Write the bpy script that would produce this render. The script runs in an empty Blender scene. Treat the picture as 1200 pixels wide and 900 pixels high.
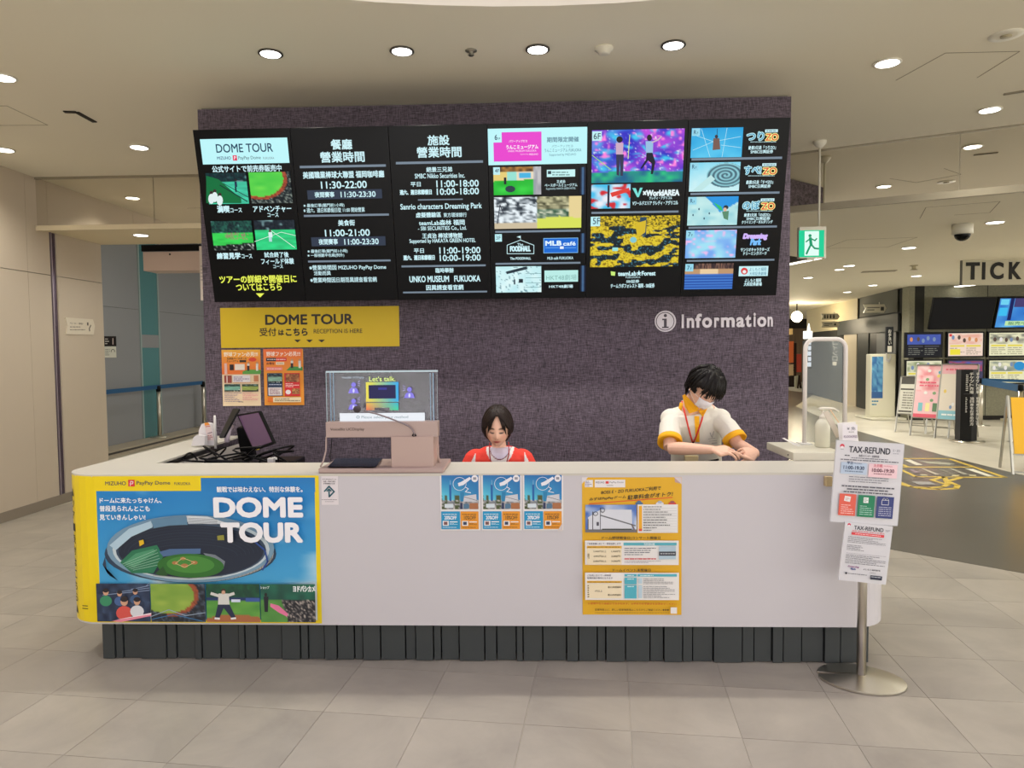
import bpy, bmesh, math, random
import numpy as np
from mathutils import Vector as V, Matrix
from math import sin, cos, pi, radians, sqrt, exp, atan2
S = bpy.context.scene
COL = S.collection
# ------------------------------------------------------------------ camera
FP = 832.0; EYE = 1.6
yaw = math.atan(30/832); pit = math.atan(40/832); rol = .0095
fw = V((-sin(yaw)*cos(pit), cos(yaw)*cos(pit), -sin(pit)))
rt = fw.cross(V((0, 0, 1))).normalized(); up = rt.cross(fw)
RT = rt*cos(rol) - up*sin(rol); UP = up*cos(rol) + rt*sin(rol)
cd = bpy.data.cameras.new('camera'); cam = bpy.data.objects.new('camera', cd); COL.objects.link(cam)
cam.matrix_world = Matrix(((RT.x, UP.x, -fw.x, 0), (RT.y, UP.y, -fw.y, 0), (RT.z, UP.z, -fw.z, EYE), (0, 0, 0, 1)))
cd.sensor_width = 36; cd.lens = FP/1200*36; cd.clip_start = .05; cd.clip_end = 200
S.camera = cam
# ------------------------------------------------------------------ world, exposure
w = bpy.data.worlds.new('hall_beyond'); S.world = w; w.use_nodes = True
w.node_tree.nodes['Background'].inputs[0].default_value = (1, .965, .90, 1)
w.node_tree.nodes['Background'].inputs[1].default_value = 2.9
S.view_settings.view_transform = 'Standard'; S.view_settings.look = 'None'
S.view_settings.exposure = 0.0; S.view_settings.gamma = 1; S.view_settings.use_curve_mapping = False
LAMP_WARM = (1, .95, .85)
W_FRONT, W_FAR, RING = 76, 200, .95
# ------------------------------------------------------------------ helpers
def ray(x, y): return fw + RT*((x-600)/FP) - UP*((y-450)/FP)
CC = V((0, 0, EYE))
def PP(px, py, P0, n):
    d = ray(px, py); return CC + d*((P0-CC).dot(n)/d.dot(n))
def PY(x, y, Y): return PP(x, y, V((0, Y, 0)), V((0, 1, 0)))
def PZ(x, y, Z=0.): return PP(x, y, V((0, 0, Z)), V((0, 0, 1)))
def PX(x, y, X): return PP(x, y, V((X, 0, 0)), V((1, 0, 0)))
def lin(c):
    if isinstance(c, str): c = tuple(int(c[i:i+2], 16) for i in (0, 2, 4))
    return tuple(((v/255)/12.92 if v/255 <= .04045 else ((v/255+.055)/1.055)**2.4) for v in c[:3])
def world(o):
    m = o.matrix_basis.copy()
    if o.parent: m = world(o.parent) @ o.matrix_parent_inverse @ m
    return m
def par(o, p):
    o.parent = p; o.matrix_parent_inverse = world(p).inverted()
def tag(o, label=None, cat=None, group=None, kind=None):
    if label: o['label'] = label
    if cat: o['category'] = cat
    if group: o['group'] = group
    if kind: o['kind'] = kind
    return o
def empty(name, loc, label=None, cat=None, group=None, kind=None):
    o = bpy.data.objects.new(name, None); COL.objects.link(o); o.location = loc; o.empty_display_size = .1
    return tag(o, label, cat, group, kind)
def copy_tree(o, off=(0, 0, 0), parent=None):
    c = o.copy(); COL.objects.link(c)
    if parent is None: c.location = V(o.location)+V(off)
    else:
        c.parent = parent
    for ch in [x for x in bpy.data.objects if x.parent == o]: copy_tree(ch, off, c)
    return c
MATS = {}
def M(name, c=(200, 200, 200), rough=.5, metal=0., emit=0., noise=0., nscale=8., bump=0., alpha=1., trans=0., coat=0., stretch=None, ecol=None):
    if name in MATS: return MATS[name]
    m = bpy.data.materials.new(name); m.use_nodes = True; nt = m.node_tree; b = nt.nodes['Principled BSDF']
    col = (*lin(c), 1); b.inputs['Base Color'].default_value = col
    b.inputs['Roughness'].default_value = rough; b.inputs['Metallic'].default_value = metal
    b.inputs['Coat Weight'].default_value = coat
    if not metal and sum(col[:3]) < .12: b.inputs['Specular IOR Level'].default_value = .15
    if trans: b.inputs['Transmission Weight'].default_value = trans; b.inputs['IOR'].default_value = 1.05
    if alpha < 1: b.inputs['Alpha'].default_value = alpha
    if emit: b.inputs['Emission Color'].default_value = (*lin(ecol or c), 1); b.inputs['Emission Strength'].default_value = emit
    if noise or bump:
        tc = nt.nodes.new('ShaderNodeTexCoord'); mp = nt.nodes.new('ShaderNodeMapping'); nz = nt.nodes.new('ShaderNodeTexNoise')
        nt.links.new(tc.outputs['Object'], mp.inputs[0]); nt.links.new(mp.outputs[0], nz.inputs['Vector'])
        if stretch: mp.inputs['Scale'].default_value = stretch
        nz.inputs['Scale'].default_value = nscale; nz.inputs['Detail'].default_value = 5
        if noise:
            mx = nt.nodes.new('ShaderNodeMix'); mx.data_type = 'RGBA'
            mx.inputs['A'].default_value = (*[v*(1-noise) for v in col[:3]], 1); mx.inputs['B'].default_value = (*[min(1, v*(1+noise)) for v in col[:3]], 1)
            nt.links.new(nz.outputs[0], mx.inputs['Factor']); nt.links.new(mx.outputs['Result'], b.inputs['Base Color'])
        if bump:
            bp = nt.nodes.new('ShaderNodeBump'); bp.inputs['Strength'].default_value = bump; bp.inputs['Distance'].default_value = .01
            nt.links.new(nz.outputs[0], bp.inputs['Height']); nt.links.new(bp.outputs[0], b.inputs['Normal'])
    MATS[name] = m; return m
def attr_mat(name, rough=.5, emit=0., bump=0):
    if name in MATS: return MATS[name]
    m = bpy.data.materials.new(name); m.use_nodes = True; nt = m.node_tree; b = nt.nodes['Principled BSDF']
    a = nt.nodes.new('ShaderNodeAttribute'); a.attribute_name = 'Col'
    b.inputs['Roughness'].default_value = rough
    if emit:
        b.inputs['Base Color'].default_value = (.004, .004, .005, 1); b.inputs['Specular IOR Level'].default_value = .12
        nt.links.new(a.outputs['Color'], b.inputs['Emission Color']); b.inputs['Emission Strength'].default_value = emit
    else: nt.links.new(a.outputs['Color'], b.inputs['Base Color'])
    if bump:
        nz = nt.nodes.new('ShaderNodeTexNoise'); nz.inputs['Scale'].default_value = 60; bp = nt.nodes.new('ShaderNodeBump')
        bp.inputs['Strength'].default_value = bump; bp.inputs['Distance'].default_value = .01
        nt.links.new(nz.outputs[0], bp.inputs['Height']); nt.links.new(bp.outputs[0], b.inputs['Normal'])
    MATS[name] = m; return m

class MB:
    def __init__(s): s.v = []; s.f = []; s.sm = []
    def add(s, vs, fs, smooth=False):
        k = len(s.v); s.v += [V(a) for a in vs]; s.f += [tuple(i+k for i in q) for q in fs]; s.sm += [smooth]*len(fs); return s
    def box(s, x0, x1, y0, y1, z0, z1):
        return s.hexa([(x0, y0, z0), (x1, y0, z0), (x1, y1, z0), (x0, y1, z0), (x0, y0, z1), (x1, y0, z1), (x1, y1, z1), (x0, y1, z1)])
    def hexa(s, v): return s.add(v, [(0, 3, 2, 1), (4, 5, 6, 7), (0, 1, 5, 4), (1, 2, 6, 5), (2, 3, 7, 6), (3, 0, 4, 7)])
    def obox(s, c, ax, ay, az, hx, hy, hz):
        c = V(c); ax, ay, az = V(ax)*hx, V(ay)*hy, V(az)*hz
        return s.hexa([c-ax-ay-az, c+ax-ay-az, c+ax+ay-az, c-ax+ay-az, c-ax-ay+az, c+ax-ay+az, c+ax+ay+az, c-ax+ay+az])
    def bar(s, a, b, wx, wy, upv=(0, 0, 1)):
        a, b = V(a), V(b); d = (b-a); L = d.length; d.normalize(); u = V(upv)
        if abs(d.dot(u)) > .95: u = V((0, 1, 0))
        r = d.cross(u).normalized(); q = r.cross(d)
        return s.obox((a+b)/2, r, q, d, wx/2, wy/2, L/2)
    def tube(s, pts, r, seg=10, cap=True, flat=None, smooth=True):
        # r: number or list; flat: (vector, ratio) squashes the section along the vector
        pts = [V(p) for p in pts]; n = len(pts); rr = r if isinstance(r, (list, tuple)) else [r]*n
        vs = []; prev = None
        for i, p in enumerate(pts):
            t = (pts[min(i+1, n-1)]-pts[max(i-1, 0)]).normalized()
            if prev is None:
                u = V(flat[0]) if flat else (V((0, 0, 1)) if abs(t.z) < .9 else V((0, 1, 0)))
            else: u = prev
            u = (u - t*u.dot(t)).normalized(); prev = u; b = t.cross(u)
            fr = flat[1] if flat else 1
            if isinstance(fr, (list, tuple)): fr = fr[i]
            for k in range(seg):
                a = 2*pi*k/seg; vs.append(p + u*(cos(a)*rr[i]*fr) + b*(sin(a)*rr[i]))
        fs = [(i*seg+k, i*seg+(k+1) % seg, (i+1)*seg+(k+1) % seg, (i+1)*seg+k) for i in range(n-1) for k in range(seg)]
        if cap: fs += [tuple(range(seg))[::-1], tuple((n-1)*seg+k for k in range(seg))]
        return s.add(vs, fs, smooth)
    def lathe(s, prof, c, seg=24, axis=(0, 0, 1), smooth=True):
        c = V(c); z = V(axis).normalized(); x = (V((1, 0, 0)) if abs(z.x) < .9 else V((0, 1, 0))); x = (x-z*x.dot(z)).normalized(); y = z.cross(x)
        vs = [c+z*h+x*(r*cos(2*pi*k/seg))+y*(r*sin(2*pi*k/seg)) for r, h in prof for k in range(seg)]
        n = len(prof); fs = [(i*seg+k, i*seg+(k+1) % seg, (i+1)*seg+(k+1) % seg, (i+1)*seg+k) for i in range(n-1) for k in range(seg)]
        fs += [tuple(range(seg))[::-1], tuple((n-1)*seg+k for k in range(seg))]
        return s.add(vs, fs, smooth)
    def ell(s, c, rx, ry, rz, seg=16, rot=None):
        vs = []; n = seg//2
        for i in range(1, n):
            t = pi*i/n
            for k in range(seg):
                p = V((rx*sin(t)*cos(2*pi*k/seg), ry*sin(t)*sin(2*pi*k/seg), -rz*cos(t)))
                vs.append(V(c)+(rot @ p if rot else p))
        b, t_ = V((0, 0, -rz)), V((0, 0, rz)); vs += [V(c)+(rot @ b if rot else b), V(c)+(rot @ t_ if rot else t_)]
        m = (n-1)*seg; fs = [(i*seg+k, i*seg+(k+1) % seg, (i+1)*seg+(k+1) % seg, (i+1)*seg+k) for i in range(n-2) for k in range(seg)]
        fs += [(m, (k+1) % seg, k) for k in range(seg)] + [(m+1, (n-2)*seg+k, (n-2)*seg+(k+1) % seg) for k in range(seg)]
        return s.add(vs, fs, True)
    def prism(s, poly, ext):
        # poly: 3-D points in order, ext: extrusion vector
        n = len(poly); e = V(ext); p = [V(a) for a in poly]
        return s.add(p+[a+e for a in p], [tuple(range(n))[::-1], tuple(range(n, 2*n))]+[(i, (i+1) % n, n+(i+1) % n, n+i) for i in range(n)])
    def build(s, name, mat, parent=None, bevel=0., label=None, cat=None, group=None, kind=None, solid=0., fix=True):
        me = bpy.data.meshes.new(name)
        xs = [a.x for a in s.v]; ys = [a.y for a in s.v]; zs = [a.z for a in s.v]
        loc = V(((min(xs)+max(xs))/2, (min(ys)+max(ys))/2, min(zs)))
        me.from_pydata([tuple(a-loc) for a in s.v], [], s.f)
        me.polygons.foreach_set('use_smooth', s.sm)
        if fix:
            bm = bmesh.new(); bm.from_mesh(me); bmesh.ops.recalc_face_normals(bm, faces=bm.faces[:]); bm.to_mesh(me); bm.free()
        me.materials.append(mat if not isinstance(mat, str) else MATS[mat]); me.update()
        o = bpy.data.objects.new(name, me); COL.objects.link(o); o.location = loc
        if parent: par(o, parent)
        if bevel:
            b = o.modifiers.new('bevel', 'BEVEL'); b.width = bevel; b.segments = 2; b.limit_method = 'ANGLE'; b.angle_limit = radians(40)
        if solid:
            b = o.modifiers.new('thickness', 'SOLIDIFY'); b.thickness = solid
        return tag(o, label, cat, group, kind)
def box(*a): return MB().box(*a)
# ---------- flat print: coloured shapes and lettering laid on a surface
def vnoise(seed, n=64):
    return np.random.RandomState(seed).rand(n, n)
NZ = [vnoise(i) for i in range(8)]
def ns(x, y, k=0):
    a = NZ[k % 8]; x0 = math.floor(x); y0 = math.floor(y); fx = x-x0; fy = y-y0; fx = fx*fx*(3-2*fx); fy = fy*fy*(3-2*fy)
    g = lambda i, j: a[i % 64, j % 64]
    return (g(x0, y0)*(1-fx)+g(x0+1, y0)*fx)*(1-fy)+(g(x0, y0+1)*(1-fx)+g(x0+1, y0+1)*fx)*fy
def mix(a, b, t):
    t = max(0., min(1., t)); return tuple(a[i]*(1-t)+b[i]*t for i in range(3))
PRINTS = []
class Print:
    """design coordinates -> (u,v) metres on the surface -> 3-D"""
    def __init__(s, name, to3, parent=None, mat='ink', d2uv=None, label=None):
        s.name, s.to3, s.parent, s.mat, s.d2uv, s.label = name, to3, parent, mat, d2uv or (lambda x, y: (x, y)), label
        s.v = []; s.f = []; s.c = []; s.h = .0004; s.txt = []; s.step = .00022; PRINTS.append(s)
    def raw(s, uvs, faces, cols):    # cols per vertex
        k = len(s.v); s.v += [s.to3(u, v, s.h) for u, v in uvs]
        for q in faces: s.f.append(tuple(i+k for i in q)); s.c += [cols[i] for i in q]
    def poly(s, pts, col, px=True):
        uv = [s.d2uv(*p) for p in pts] if px else pts; cs = [lin(col)]*len(uv)
        a = sum(uv[i][0]*uv[(i+1) % len(uv)][1]-uv[(i+1) % len(uv)][0]*uv[i][1] for i in range(len(uv)))
        if a < 0: uv = uv[::-1]
        s.raw(uv, [tuple(range(len(uv)))], cs); s.h += s.step
    def corners(s, x0, y0, x1, y1):
        a = s.d2uv(x0, y0); b = s.d2uv(x1, y1); return a[0], b[0], b[1], a[1]
    def rect(s, x0, y0, x1, y1, col):
        u0, u1, v0, v1 = s.corners(x0, y0, x1, y1); s.poly([(u0, v0), (u1, v0), (u1, v1), (u0, v1)], col, False)
    def frame(s, x0, y0, x1, y1, t, col):
        s.rect(x0, y0, x1, y0+t, col); s.h -= s.step; s.rect(x0, y1-t, x1, y1, col); s.h -= s.step
        s.rect(x0, y0, x0+t, y1, col); s.h -= s.step; s.rect(x1-t, y0, x1, y1, col)
    def ell(s, cx, cy, rx, ry, col, n=20, a0=0, a1=2*pi, rot=0):
        P = []
        for i in range(n):
            a = a0+(a1-a0)*i/(n if abs(a1-a0-2*pi) < 1e-6 else n-1); x, y = rx*cos(a), ry*sin(a)
            P.append((cx+x*cos(rot)-y*sin(rot), cy+x*sin(rot)+y*cos(rot)))
        s.poly(P, col)
    def ring(s, cx, cy, rx, ry, t, col, n=24, a0=0, a1=2*pi):
        s.line([(cx+rx*cos(a0+(a1-a0)*i/n), cy+ry*sin(a0+(a1-a0)*i/n)) for i in range(n+1)], t, col)
    def line(s, pts, t, col):
        for a, b in zip(pts, pts[1:]):
            d = V((b[0]-a[0], b[1]-a[1])); L = d.length
            if L < 1e-6: continue
            n = V((-d.y, d.x))/L*t/2; e = d/L*t*.25
            s.poly([(a[0]-e.x+n.x, a[1]-e.y+n.y), (b[0]+e.x+n.x, b[1]+e.y+n.y), (b[0]+e.x-n.x, b[1]+e.y-n.y), (a[0]-e.x-n.x, a[1]-e.y-n.y)], col); s.h -= s.step
        s.h += s.step
    def pic(s, x0, y0, x1, y1, fn, nx=40, ny=26):
        u0, u1, v0, v1 = s.corners(x0, y0, x1, y1); uvs = []; cs = []
        for j in range(ny+1):
            for i in range(nx+1):
                a, b = i/nx, j/ny; uvs.append((u0+(u1-u0)*a, v1+(v0-v1)*b)); cs.append(lin(tuple(max(0, min(255, q)) for q in fn(a, b))))
        s.raw(uvs, [(j*(nx+1)+i, (j+1)*(nx+1)+i, (j+1)*(nx+1)+i+1, j*(nx+1)+i+1) for j in range(ny) for i in range(nx)], cs); s.h += s.step
    def text(s, t, x0, y0, x1, y1, col, bold=.0, shear=0, rot=0):
        c4 = s.corners(x0, y0, x1, y1); H_ = abs(c4[3]-c4[2])
        if bold > .003:
            o_ = bold*(1.5 if len(t) < 14 or not t.isascii() else 1.1)*H_; u0, u1, v0, v1 = c4; sg_ = 1 if u1 > u0 else -1; nk = 8 if bold > .025 else 4
            for k_ in range(nk):
                a_ = (k_+.5)*2*pi/nk; dx_, dy_ = o_*cos(a_), o_*sin(a_); s.txt.append((t, (u0+sg_*o_+dx_, u1-sg_*o_+dx_, v0+o_+dy_, v1-o_+dy_), lin(col), 0., shear, rot, s.h+k_*.00006))
            s.h += nk*.00006
        else: s.txt.append((t, c4, lin(col), 0., shear, rot, s.h))
        s.h += s.step
    def rows(s, x0, y0, x1, y1, n, col, seed=1, fill=.9, thick=.42):
        rnd = random.Random(seed); p = (y1-y0)/n
        for i in range(n):
            x = x0; xe = x0+(x1-x0)*rnd.uniform(fill-.35, fill) if n > 1 and rnd.random() < .5 else x1
            while x < xe-p*.2:
                wd = rnd.uniform(.5, 2.6)*p; e = min(x+wd, xe); s.rect(x, y0+p*(i+.5-thick/2), e, y0+p*(i+.5+thick/2), col); s.h -= s.step; x = e+p*.28
        s.h += s.step
def flush_prints():
    objs = []; cache = {}
    for p in PRINTS:
        for t in p.txt:
            k = (t[0], t[3], t[4])
            if k in cache: continue
            c = bpy.data.curves.new('t', 'FONT'); c.body = t[0]; c.size = 1; c.resolution_u = 3; c.offset = t[3]; c.shear = t[4]
            o = bpy.data.objects.new('t', c); COL.objects.link(o); cache[k] = o
    bpy.context.view_layer.update(); dg = bpy.context.evaluated_depsgraph_get(); geo = {}
    for k, o in cache.items():
        e = o.evaluated_get(dg); me = e.to_mesh(); n = len(me.vertices); a = np.empty(n*3, 'f'); me.vertices.foreach_get('co', a); a = a.reshape(-1, 3)
        geo[k] = (a[:, :2].copy(), [tuple(q.vertices) for q in me.polygons]); e.to_mesh_clear()
    for o in cache.values():
        c = o.data; bpy.data.objects.remove(o); bpy.data.curves.remove(c)
    for p in PRINTS:
        for t in p.txt:
            a, fs = geo[(t[0], t[3], t[4])]
            if not len(a): continue
            u0, u1, v0, v1 = t[1]; mn = a.min(0); mx = a.max(0); sz = mx-mn; b = (a-mn)/np.maximum(sz, 1e-6)
            uv = np.stack([u0+b[:, 0]*(u1-u0), v0+b[:, 1]*(v1-v0)], 1)
            if t[5]:
                c0 = np.array([(u0+u1)/2, (v0+v1)/2]); R_ = np.array([[cos(t[5]), -sin(t[5])], [sin(t[5]), cos(t[5])]]); uv = (uv-c0) @ R_.T + c0
            p.h = t[6]+.0001; p.raw([tuple(q) for q in uv], fs, [t[2]]*len(uv))
        me = bpy.data.meshes.new(p.name)
        xs = [a.x for a in p.v]; ys = [a.y for a in p.v]; zs = [a.z for a in p.v]; loc = V(((min(xs)+max(xs))/2, (min(ys)+max(ys))/2, min(zs)))
        me.from_pydata([tuple(a-loc) for a in p.v], [], p.f)
        ca = me.color_attributes.new('Col', 'FLOAT_COLOR', 'CORNER'); arr = np.ones((len(p.c), 4), 'f'); arr[:, :3] = p.c; ca.data.foreach_set('color', arr.ravel())
        me.materials.append(MATS[p.mat]); me.update()
        o = bpy.data.objects.new(p.name, me); COL.objects.link(o); o.location = loc
        if p.parent: par(o, p.parent)
        if p.label: o['label'] = p.label
def plane_map(P0, ux, uy):
    P0, ux, uy = V(P0), V(ux).normalized(), V(uy).normalized(); n = ux.cross(uy)
    def to3(u, v, h): return P0+ux*u+uy*v+n*h
    def d2uv(px, py): q = PP(px, py, P0, n)-P0; return q.dot(ux), q.dot(uy)
    return to3, d2uv
attr_mat('ink', .45); attr_mat('glow', .35, 1.0); attr_mat('cloth', .85, bump=.15); attr_mat('skin', .5)
BLACK = M('black_plastic', (18, 18, 20), .4); WHITE = M('white_paint', (226, 224, 220), .45); STEEL = M('brushed_steel', (205, 200, 188), .28, 1.)
PAPER = M('paper', (232, 230, 226), .6)
WARMPAPER = M('warm_acrylic', (212, 208, 190), .4)
# ================================================================== SETTING
CEIL = 3.40; LOWC = 2.88
def floor_mat(name, c1, c2, rough):
    m = M(name, c1, rough); nt = m.node_tree; b = nt.nodes['Principled BSDF']
    g = nt.nodes.new('ShaderNodeNewGeometry'); oi = nt.nodes.new('ShaderNodeObjectInfo')
    cmb = nt.nodes.new('ShaderNodeVectorMath'); cmb.operation = 'ADD'
    sc = nt.nodes.new('ShaderNodeVectorMath'); sc.operation = 'SCALE'; sc.inputs['Scale'].default_value = 1.5
    v3 = nt.nodes.new('ShaderNodeCombineXYZ'); nt.links.new(oi.outputs['Random'], v3.inputs[0]); nt.links.new(oi.outputs['Random'], v3.inputs[2])
    nt.links.new(v3.outputs[0], sc.inputs[0]); nt.links.new(g.outputs['Position'], cmb.inputs[0]); nt.links.new(sc.outputs[0], cmb.inputs[1])
    n1 = nt.nodes.new('ShaderNodeTexNoise'); n1.inputs['Scale'].default_value = 1.6; n1.inputs['Detail'].default_value = 7; n1.inputs['Roughness'].default_value = .62; n1.inputs['Distortion'].default_value = .5
    nt.links.new(cmb.outputs[0], n1.inputs['Vector'])
    cr = nt.nodes.new('ShaderNodeValToRGB'); cr.color_ramp.elements[0].position = .3; cr.color_ramp.elements[1].position = .7
    cr.color_ramp.elements[0].color = (*lin(c1), 1); cr.color_ramp.elements[1].color = (*lin(c2), 1)
    nt.links.new(n1.outputs[0], cr.inputs[0]); nt.links.new(cr.outputs[0], b.inputs['Base Color'])
    return m
FT = floor_mat('stone_look_tile', (149, 143, 133), (176, 169, 156), .38)
FAR = floor_mat('pale_floor', (190, 184, 168), (205, 199, 184), .35)
DARKF = M('dark_vinyl', (84, 80, 72), .3, noise=.12, nscale=1.2)
flo = box(-12, 24, -9, 46, -.2, -.003).build('floor', FAR, kind='structure')
# tiles turned 5.8 degrees against the room
ang = radians(5.8); tx, ty = V((cos(ang), -sin(ang), 0)), V((sin(ang), cos(ang), 0)); T = .45
T0 = PZ(630, 780); tiles = []
for i in range(-20, 18):
    for j in range(-5, 15):
        c = T0 + tx*((i+.5)*T) + ty*((j+.5)*T+(-.12))
        if c.y > 6.6-max(0, c.x-2.0)*.9 + (0 if c.x > 0 else 1.2) or c.x < -5.0 or c.x > 5.2 or c.y < 1.75: continue
        px = 600+FP*(c-CC).dot(RT)/(c-CC).dot(fw)
        if -330 < px < 1530: tiles.append(c)
tiles.sort(key=lambda c: c.y)
q = MB(); h = T/2-.0012
q.obox((0, 0, -.006), tx, ty, (0, 0, 1), h, h, .006); tm = q.build('floor_tile', FT, flo); tm.location = V((0, 0, -.012))
first = True
for c in tiles[:300]:
    o = tm if first else tm.copy()
    if not first: COL.objects.link(o)
    first = False; par(o, flo); o.location = (c.x, c.y, -.012+.0*random.random())
if len(tiles) > 300:
    q = MB()
    for c in tiles[300:]: q.obox((c.x, c.y, -.006), tx, ty, (0, 0, 1), h, h, .006)
    q.build('floor_tile', FT, flo, kind='stuff')
# dark walkway inlay
dk = [PZ(1200, 672), PZ(1028, 641), V((2.0, 6.45, 0)), V((1.9, 9, 0)), V((5.2, 17, 0)), V((9.2, 30, 0)), V((9.4, 24.5, 0)), V((7.0, 19.5, 0)), V((6.1, 14.5, 0)), V((5.92, 10.5, 0)), V((5.95, 8.9, 0)), V((6.8, 7.0, 0)), V((8.5, 5.5, 0)), V((8.5, .5, 0)), PZ(1200, 672)+V((2.4, -2.35, 0))]
MB().prism([V((p.x, p.y, -.002)) for p in dk], (0, 0, .0035)).build('floor_inlay', DARKF, flo)
# ceiling with the big round light recess
def circ3(a, b, c):
    ax, ay, bx, by, cx, cy = a.x, a.y, b.x, b.y, c.x, c.y
    d = 2*(ax*(by-cy)+bx*(cy-ay)+cx*(ay-by))
    ux = ((ax*ax+ay*ay)*(by-cy)+(bx*bx+by*by)*(cy-ay)+(cx*cx+cy*cy)*(ay-by))/d
    uy = ((ax*ax+ay*ay)*(cx-bx)+(bx*bx+by*by)*(ax-cx)+(cx*cx+cy*cy)*(bx-ax))/d
    return ux, uy, sqrt((ax-ux)**2+(ay-uy)**2)
rx_, ry_, RR = circ3(PZ(397, 0, CEIL), PZ(590, 8.4, CEIL), PZ(783, 0, CEIL))
CW = M('ceiling_paint', (238, 232, 212), .7)
q = MB(); n = 96; X0, X1, Y0, Y1 = -8.2, 9.0, -9, 7.9; vs = []; 
RR = min(RR, 5.0); ry_ = PZ(590, 8.4, CEIL).y-RR
for i in range(n):
    a = 2*pi*i/n; dx, dy = cos(a), sin(a); t = 1e9
    for lim, o, d in ((X0, rx_, dx), (X1, rx_, dx), (Y0, ry_, dy), (Y1, ry_, dy)):
        if abs(d) > 1e-6 and (lim-o)/d > 0: t = min(t, (lim-o)/d)
    vs += [(rx_+RR*dx, ry_+RR*dy, CEIL), (rx_+t*dx, ry_+t*dy, CEIL), (rx_+RR*dx, ry_+RR*dy, CEIL+.35)]
q.add(vs, [(3*i, 3*((i+1) % n), 3*((i+1) % n)+1, 3*i+1) for i in range(n)]+[(3*i, 3*i+2, 3*((i+1) % n)+2, 3*((i+1) % n)) for i in range(n)])
ceil = q.build('ceiling', CW, kind='structure', fix=False)
# fill corners of the ceiling outline
q = MB()
for (cx_, cy_) in ((X0, Y0), (X1, Y0), (X0, Y1), (X1, Y1)):
    a = atan2(cy_-ry_, cx_-rx_); k = math.floor(a/(2*pi/n)) % n
    q.add([V(vs[3*k+1]), V((cx_, cy_, CEIL)), V(vs[3*((k+1) % n)+1])], [(0, 1, 2)])
q.build('ceiling_corner', CW, ceil)
t = empty('round_ceiling_light', (rx_, ry_, CEIL+.3), 'huge round glowing lilac-white light recess at the top of the picture', 'ceiling light')
MB().lathe([(RR+.02, 0), (RR+.02, .02)], (rx_, ry_, CEIL+.33), 96).build('diffuser', M('luminous_film', (120, 116, 124), .9, emit=RING, ecol=(222, 214, 236)), t)
# reception wall (woven fabric)
fab = M('woven_wallcovering', (104, 92, 104), .9); nt = fab.node_tree; b = nt.nodes['Principled BSDF']
tc = nt.nodes.new('ShaderNodeTexCoord'); outs = []
for sc_ in ((1, 1, 14), (16, 1, 1.2)):
    mp = nt.nodes.new('ShaderNodeMapping'); mp.inputs['Scale'].default_value = sc_; nz = nt.nodes.new('ShaderNodeTexNoise'); nz.inputs['Scale'].default_value = 20; nz.inputs['Detail'].default_value = 3; nz.inputs['Roughness'].default_value = .7
    nt.links.new(tc.outputs['Object'], mp.inputs[0]); nt.links.new(mp.outputs[0], nz.inputs['Vector']); outs.append(nz)
ad = nt.nodes.new('ShaderNodeMath'); ad.operation = 'ADD'; nt.links.new(outs[0].outputs[0], ad.inputs[0]); nt.links.new(outs[1].outputs[0], ad.inputs[1])
cr = nt.nodes.new('ShaderNodeValToRGB'); e = cr.color_ramp.elements; e[0].position = .78/2; e[1].position = 1.22/2; 
hf = nt.nodes.new('ShaderNodeMath'); hf.operation = 'MULTIPLY'; hf.inputs[1].default_value = .5; nt.links.new(ad.outputs[0], hf.inputs[0]); nt.links.new(hf.outputs[0], cr.inputs[0])
e[0].color = (*lin((46, 41, 46)), 1); e[1].color = (*lin((124, 111, 126)), 1); nt.links.new(cr.outputs[0], b.inputs['Base Color'])
bp = nt.nodes.new('ShaderNodeBump'); bp.inputs['Strength'].default_value = .4; bp.inputs['Distance'].default_value = .01; nt.links.new(hf.outputs[0], bp.inputs['Height']); nt.links.new(bp.outputs[0], b.inputs['Normal'])
WY = 5.23; WL, WR = -2.485, 1.826
box(WL, WR, WY, 6.9, 0, CEIL-.012).build('wall_back', fab, kind='structure')
box(WL+.02, WR-.02, WY+.02, 6.9, CEIL-.012, CEIL).build('trim_1', M('shadow_gap', (120, 116, 104), .6), kind='structure')
# mirror-finish bulkheads
MIR = M('polished_bulkhead', (226, 222, 212), .015, 1.)
RAIL = M('bronze_rail', (150, 142, 122), .4, .3)
bl = tag(box(-5.1, WL-.0, 7.17, 7.9, LOWC+.045, CEIL).build('trim_2', CW, kind='structure'))
for a, b_ in ((-5.1, PY(180, 230, 7.15).x-.003), (PY(180, 230, 7.15).x+.003, -1.6)):
    box(a, b_, 7.15, 7.165, LOWC+.02, CEIL-.012).build('mirror_panel', MIR, bl)
box(-5.1, -1.6, 7.125, 7.17, LOWC-.02, LOWC+.03).build('rail', M('white_rail', (222, 208, 176), .5), bl)
box(-5.1, -1.6, 7.135, 7.17, CEIL-.02, CEIL).build('top_rail', RAIL, bl)
A_ = V((1.6, 7.14, 0)); D_ = V((.904, -.427, 0)); N_ = V((.427, .904, 0))
br = MB().hexa([A_+N_*.02+V((0, 0, LOWC+.045)), A_+D_*5.5+N_*.02+V((0, 0, LOWC+.045)), A_+D_*5.5+N_*.5+V((0, 0, LOWC+.045)), A_+N_*.5+V((0, 0, LOWC+.045)), A_+N_*.02+V((0, 0, CEIL)), A_+D_*5.5+N_*.02+V((0, 0, CEIL)), A_+D_*5.5+N_*.5+V((0, 0, CEIL)), A_+N_*.5+V((0, 0, CEIL))]).build('trim_3', CW, kind='structure')
tj = (PP(1125, 180, A_, N_)-A_).dot(D_)
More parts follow.
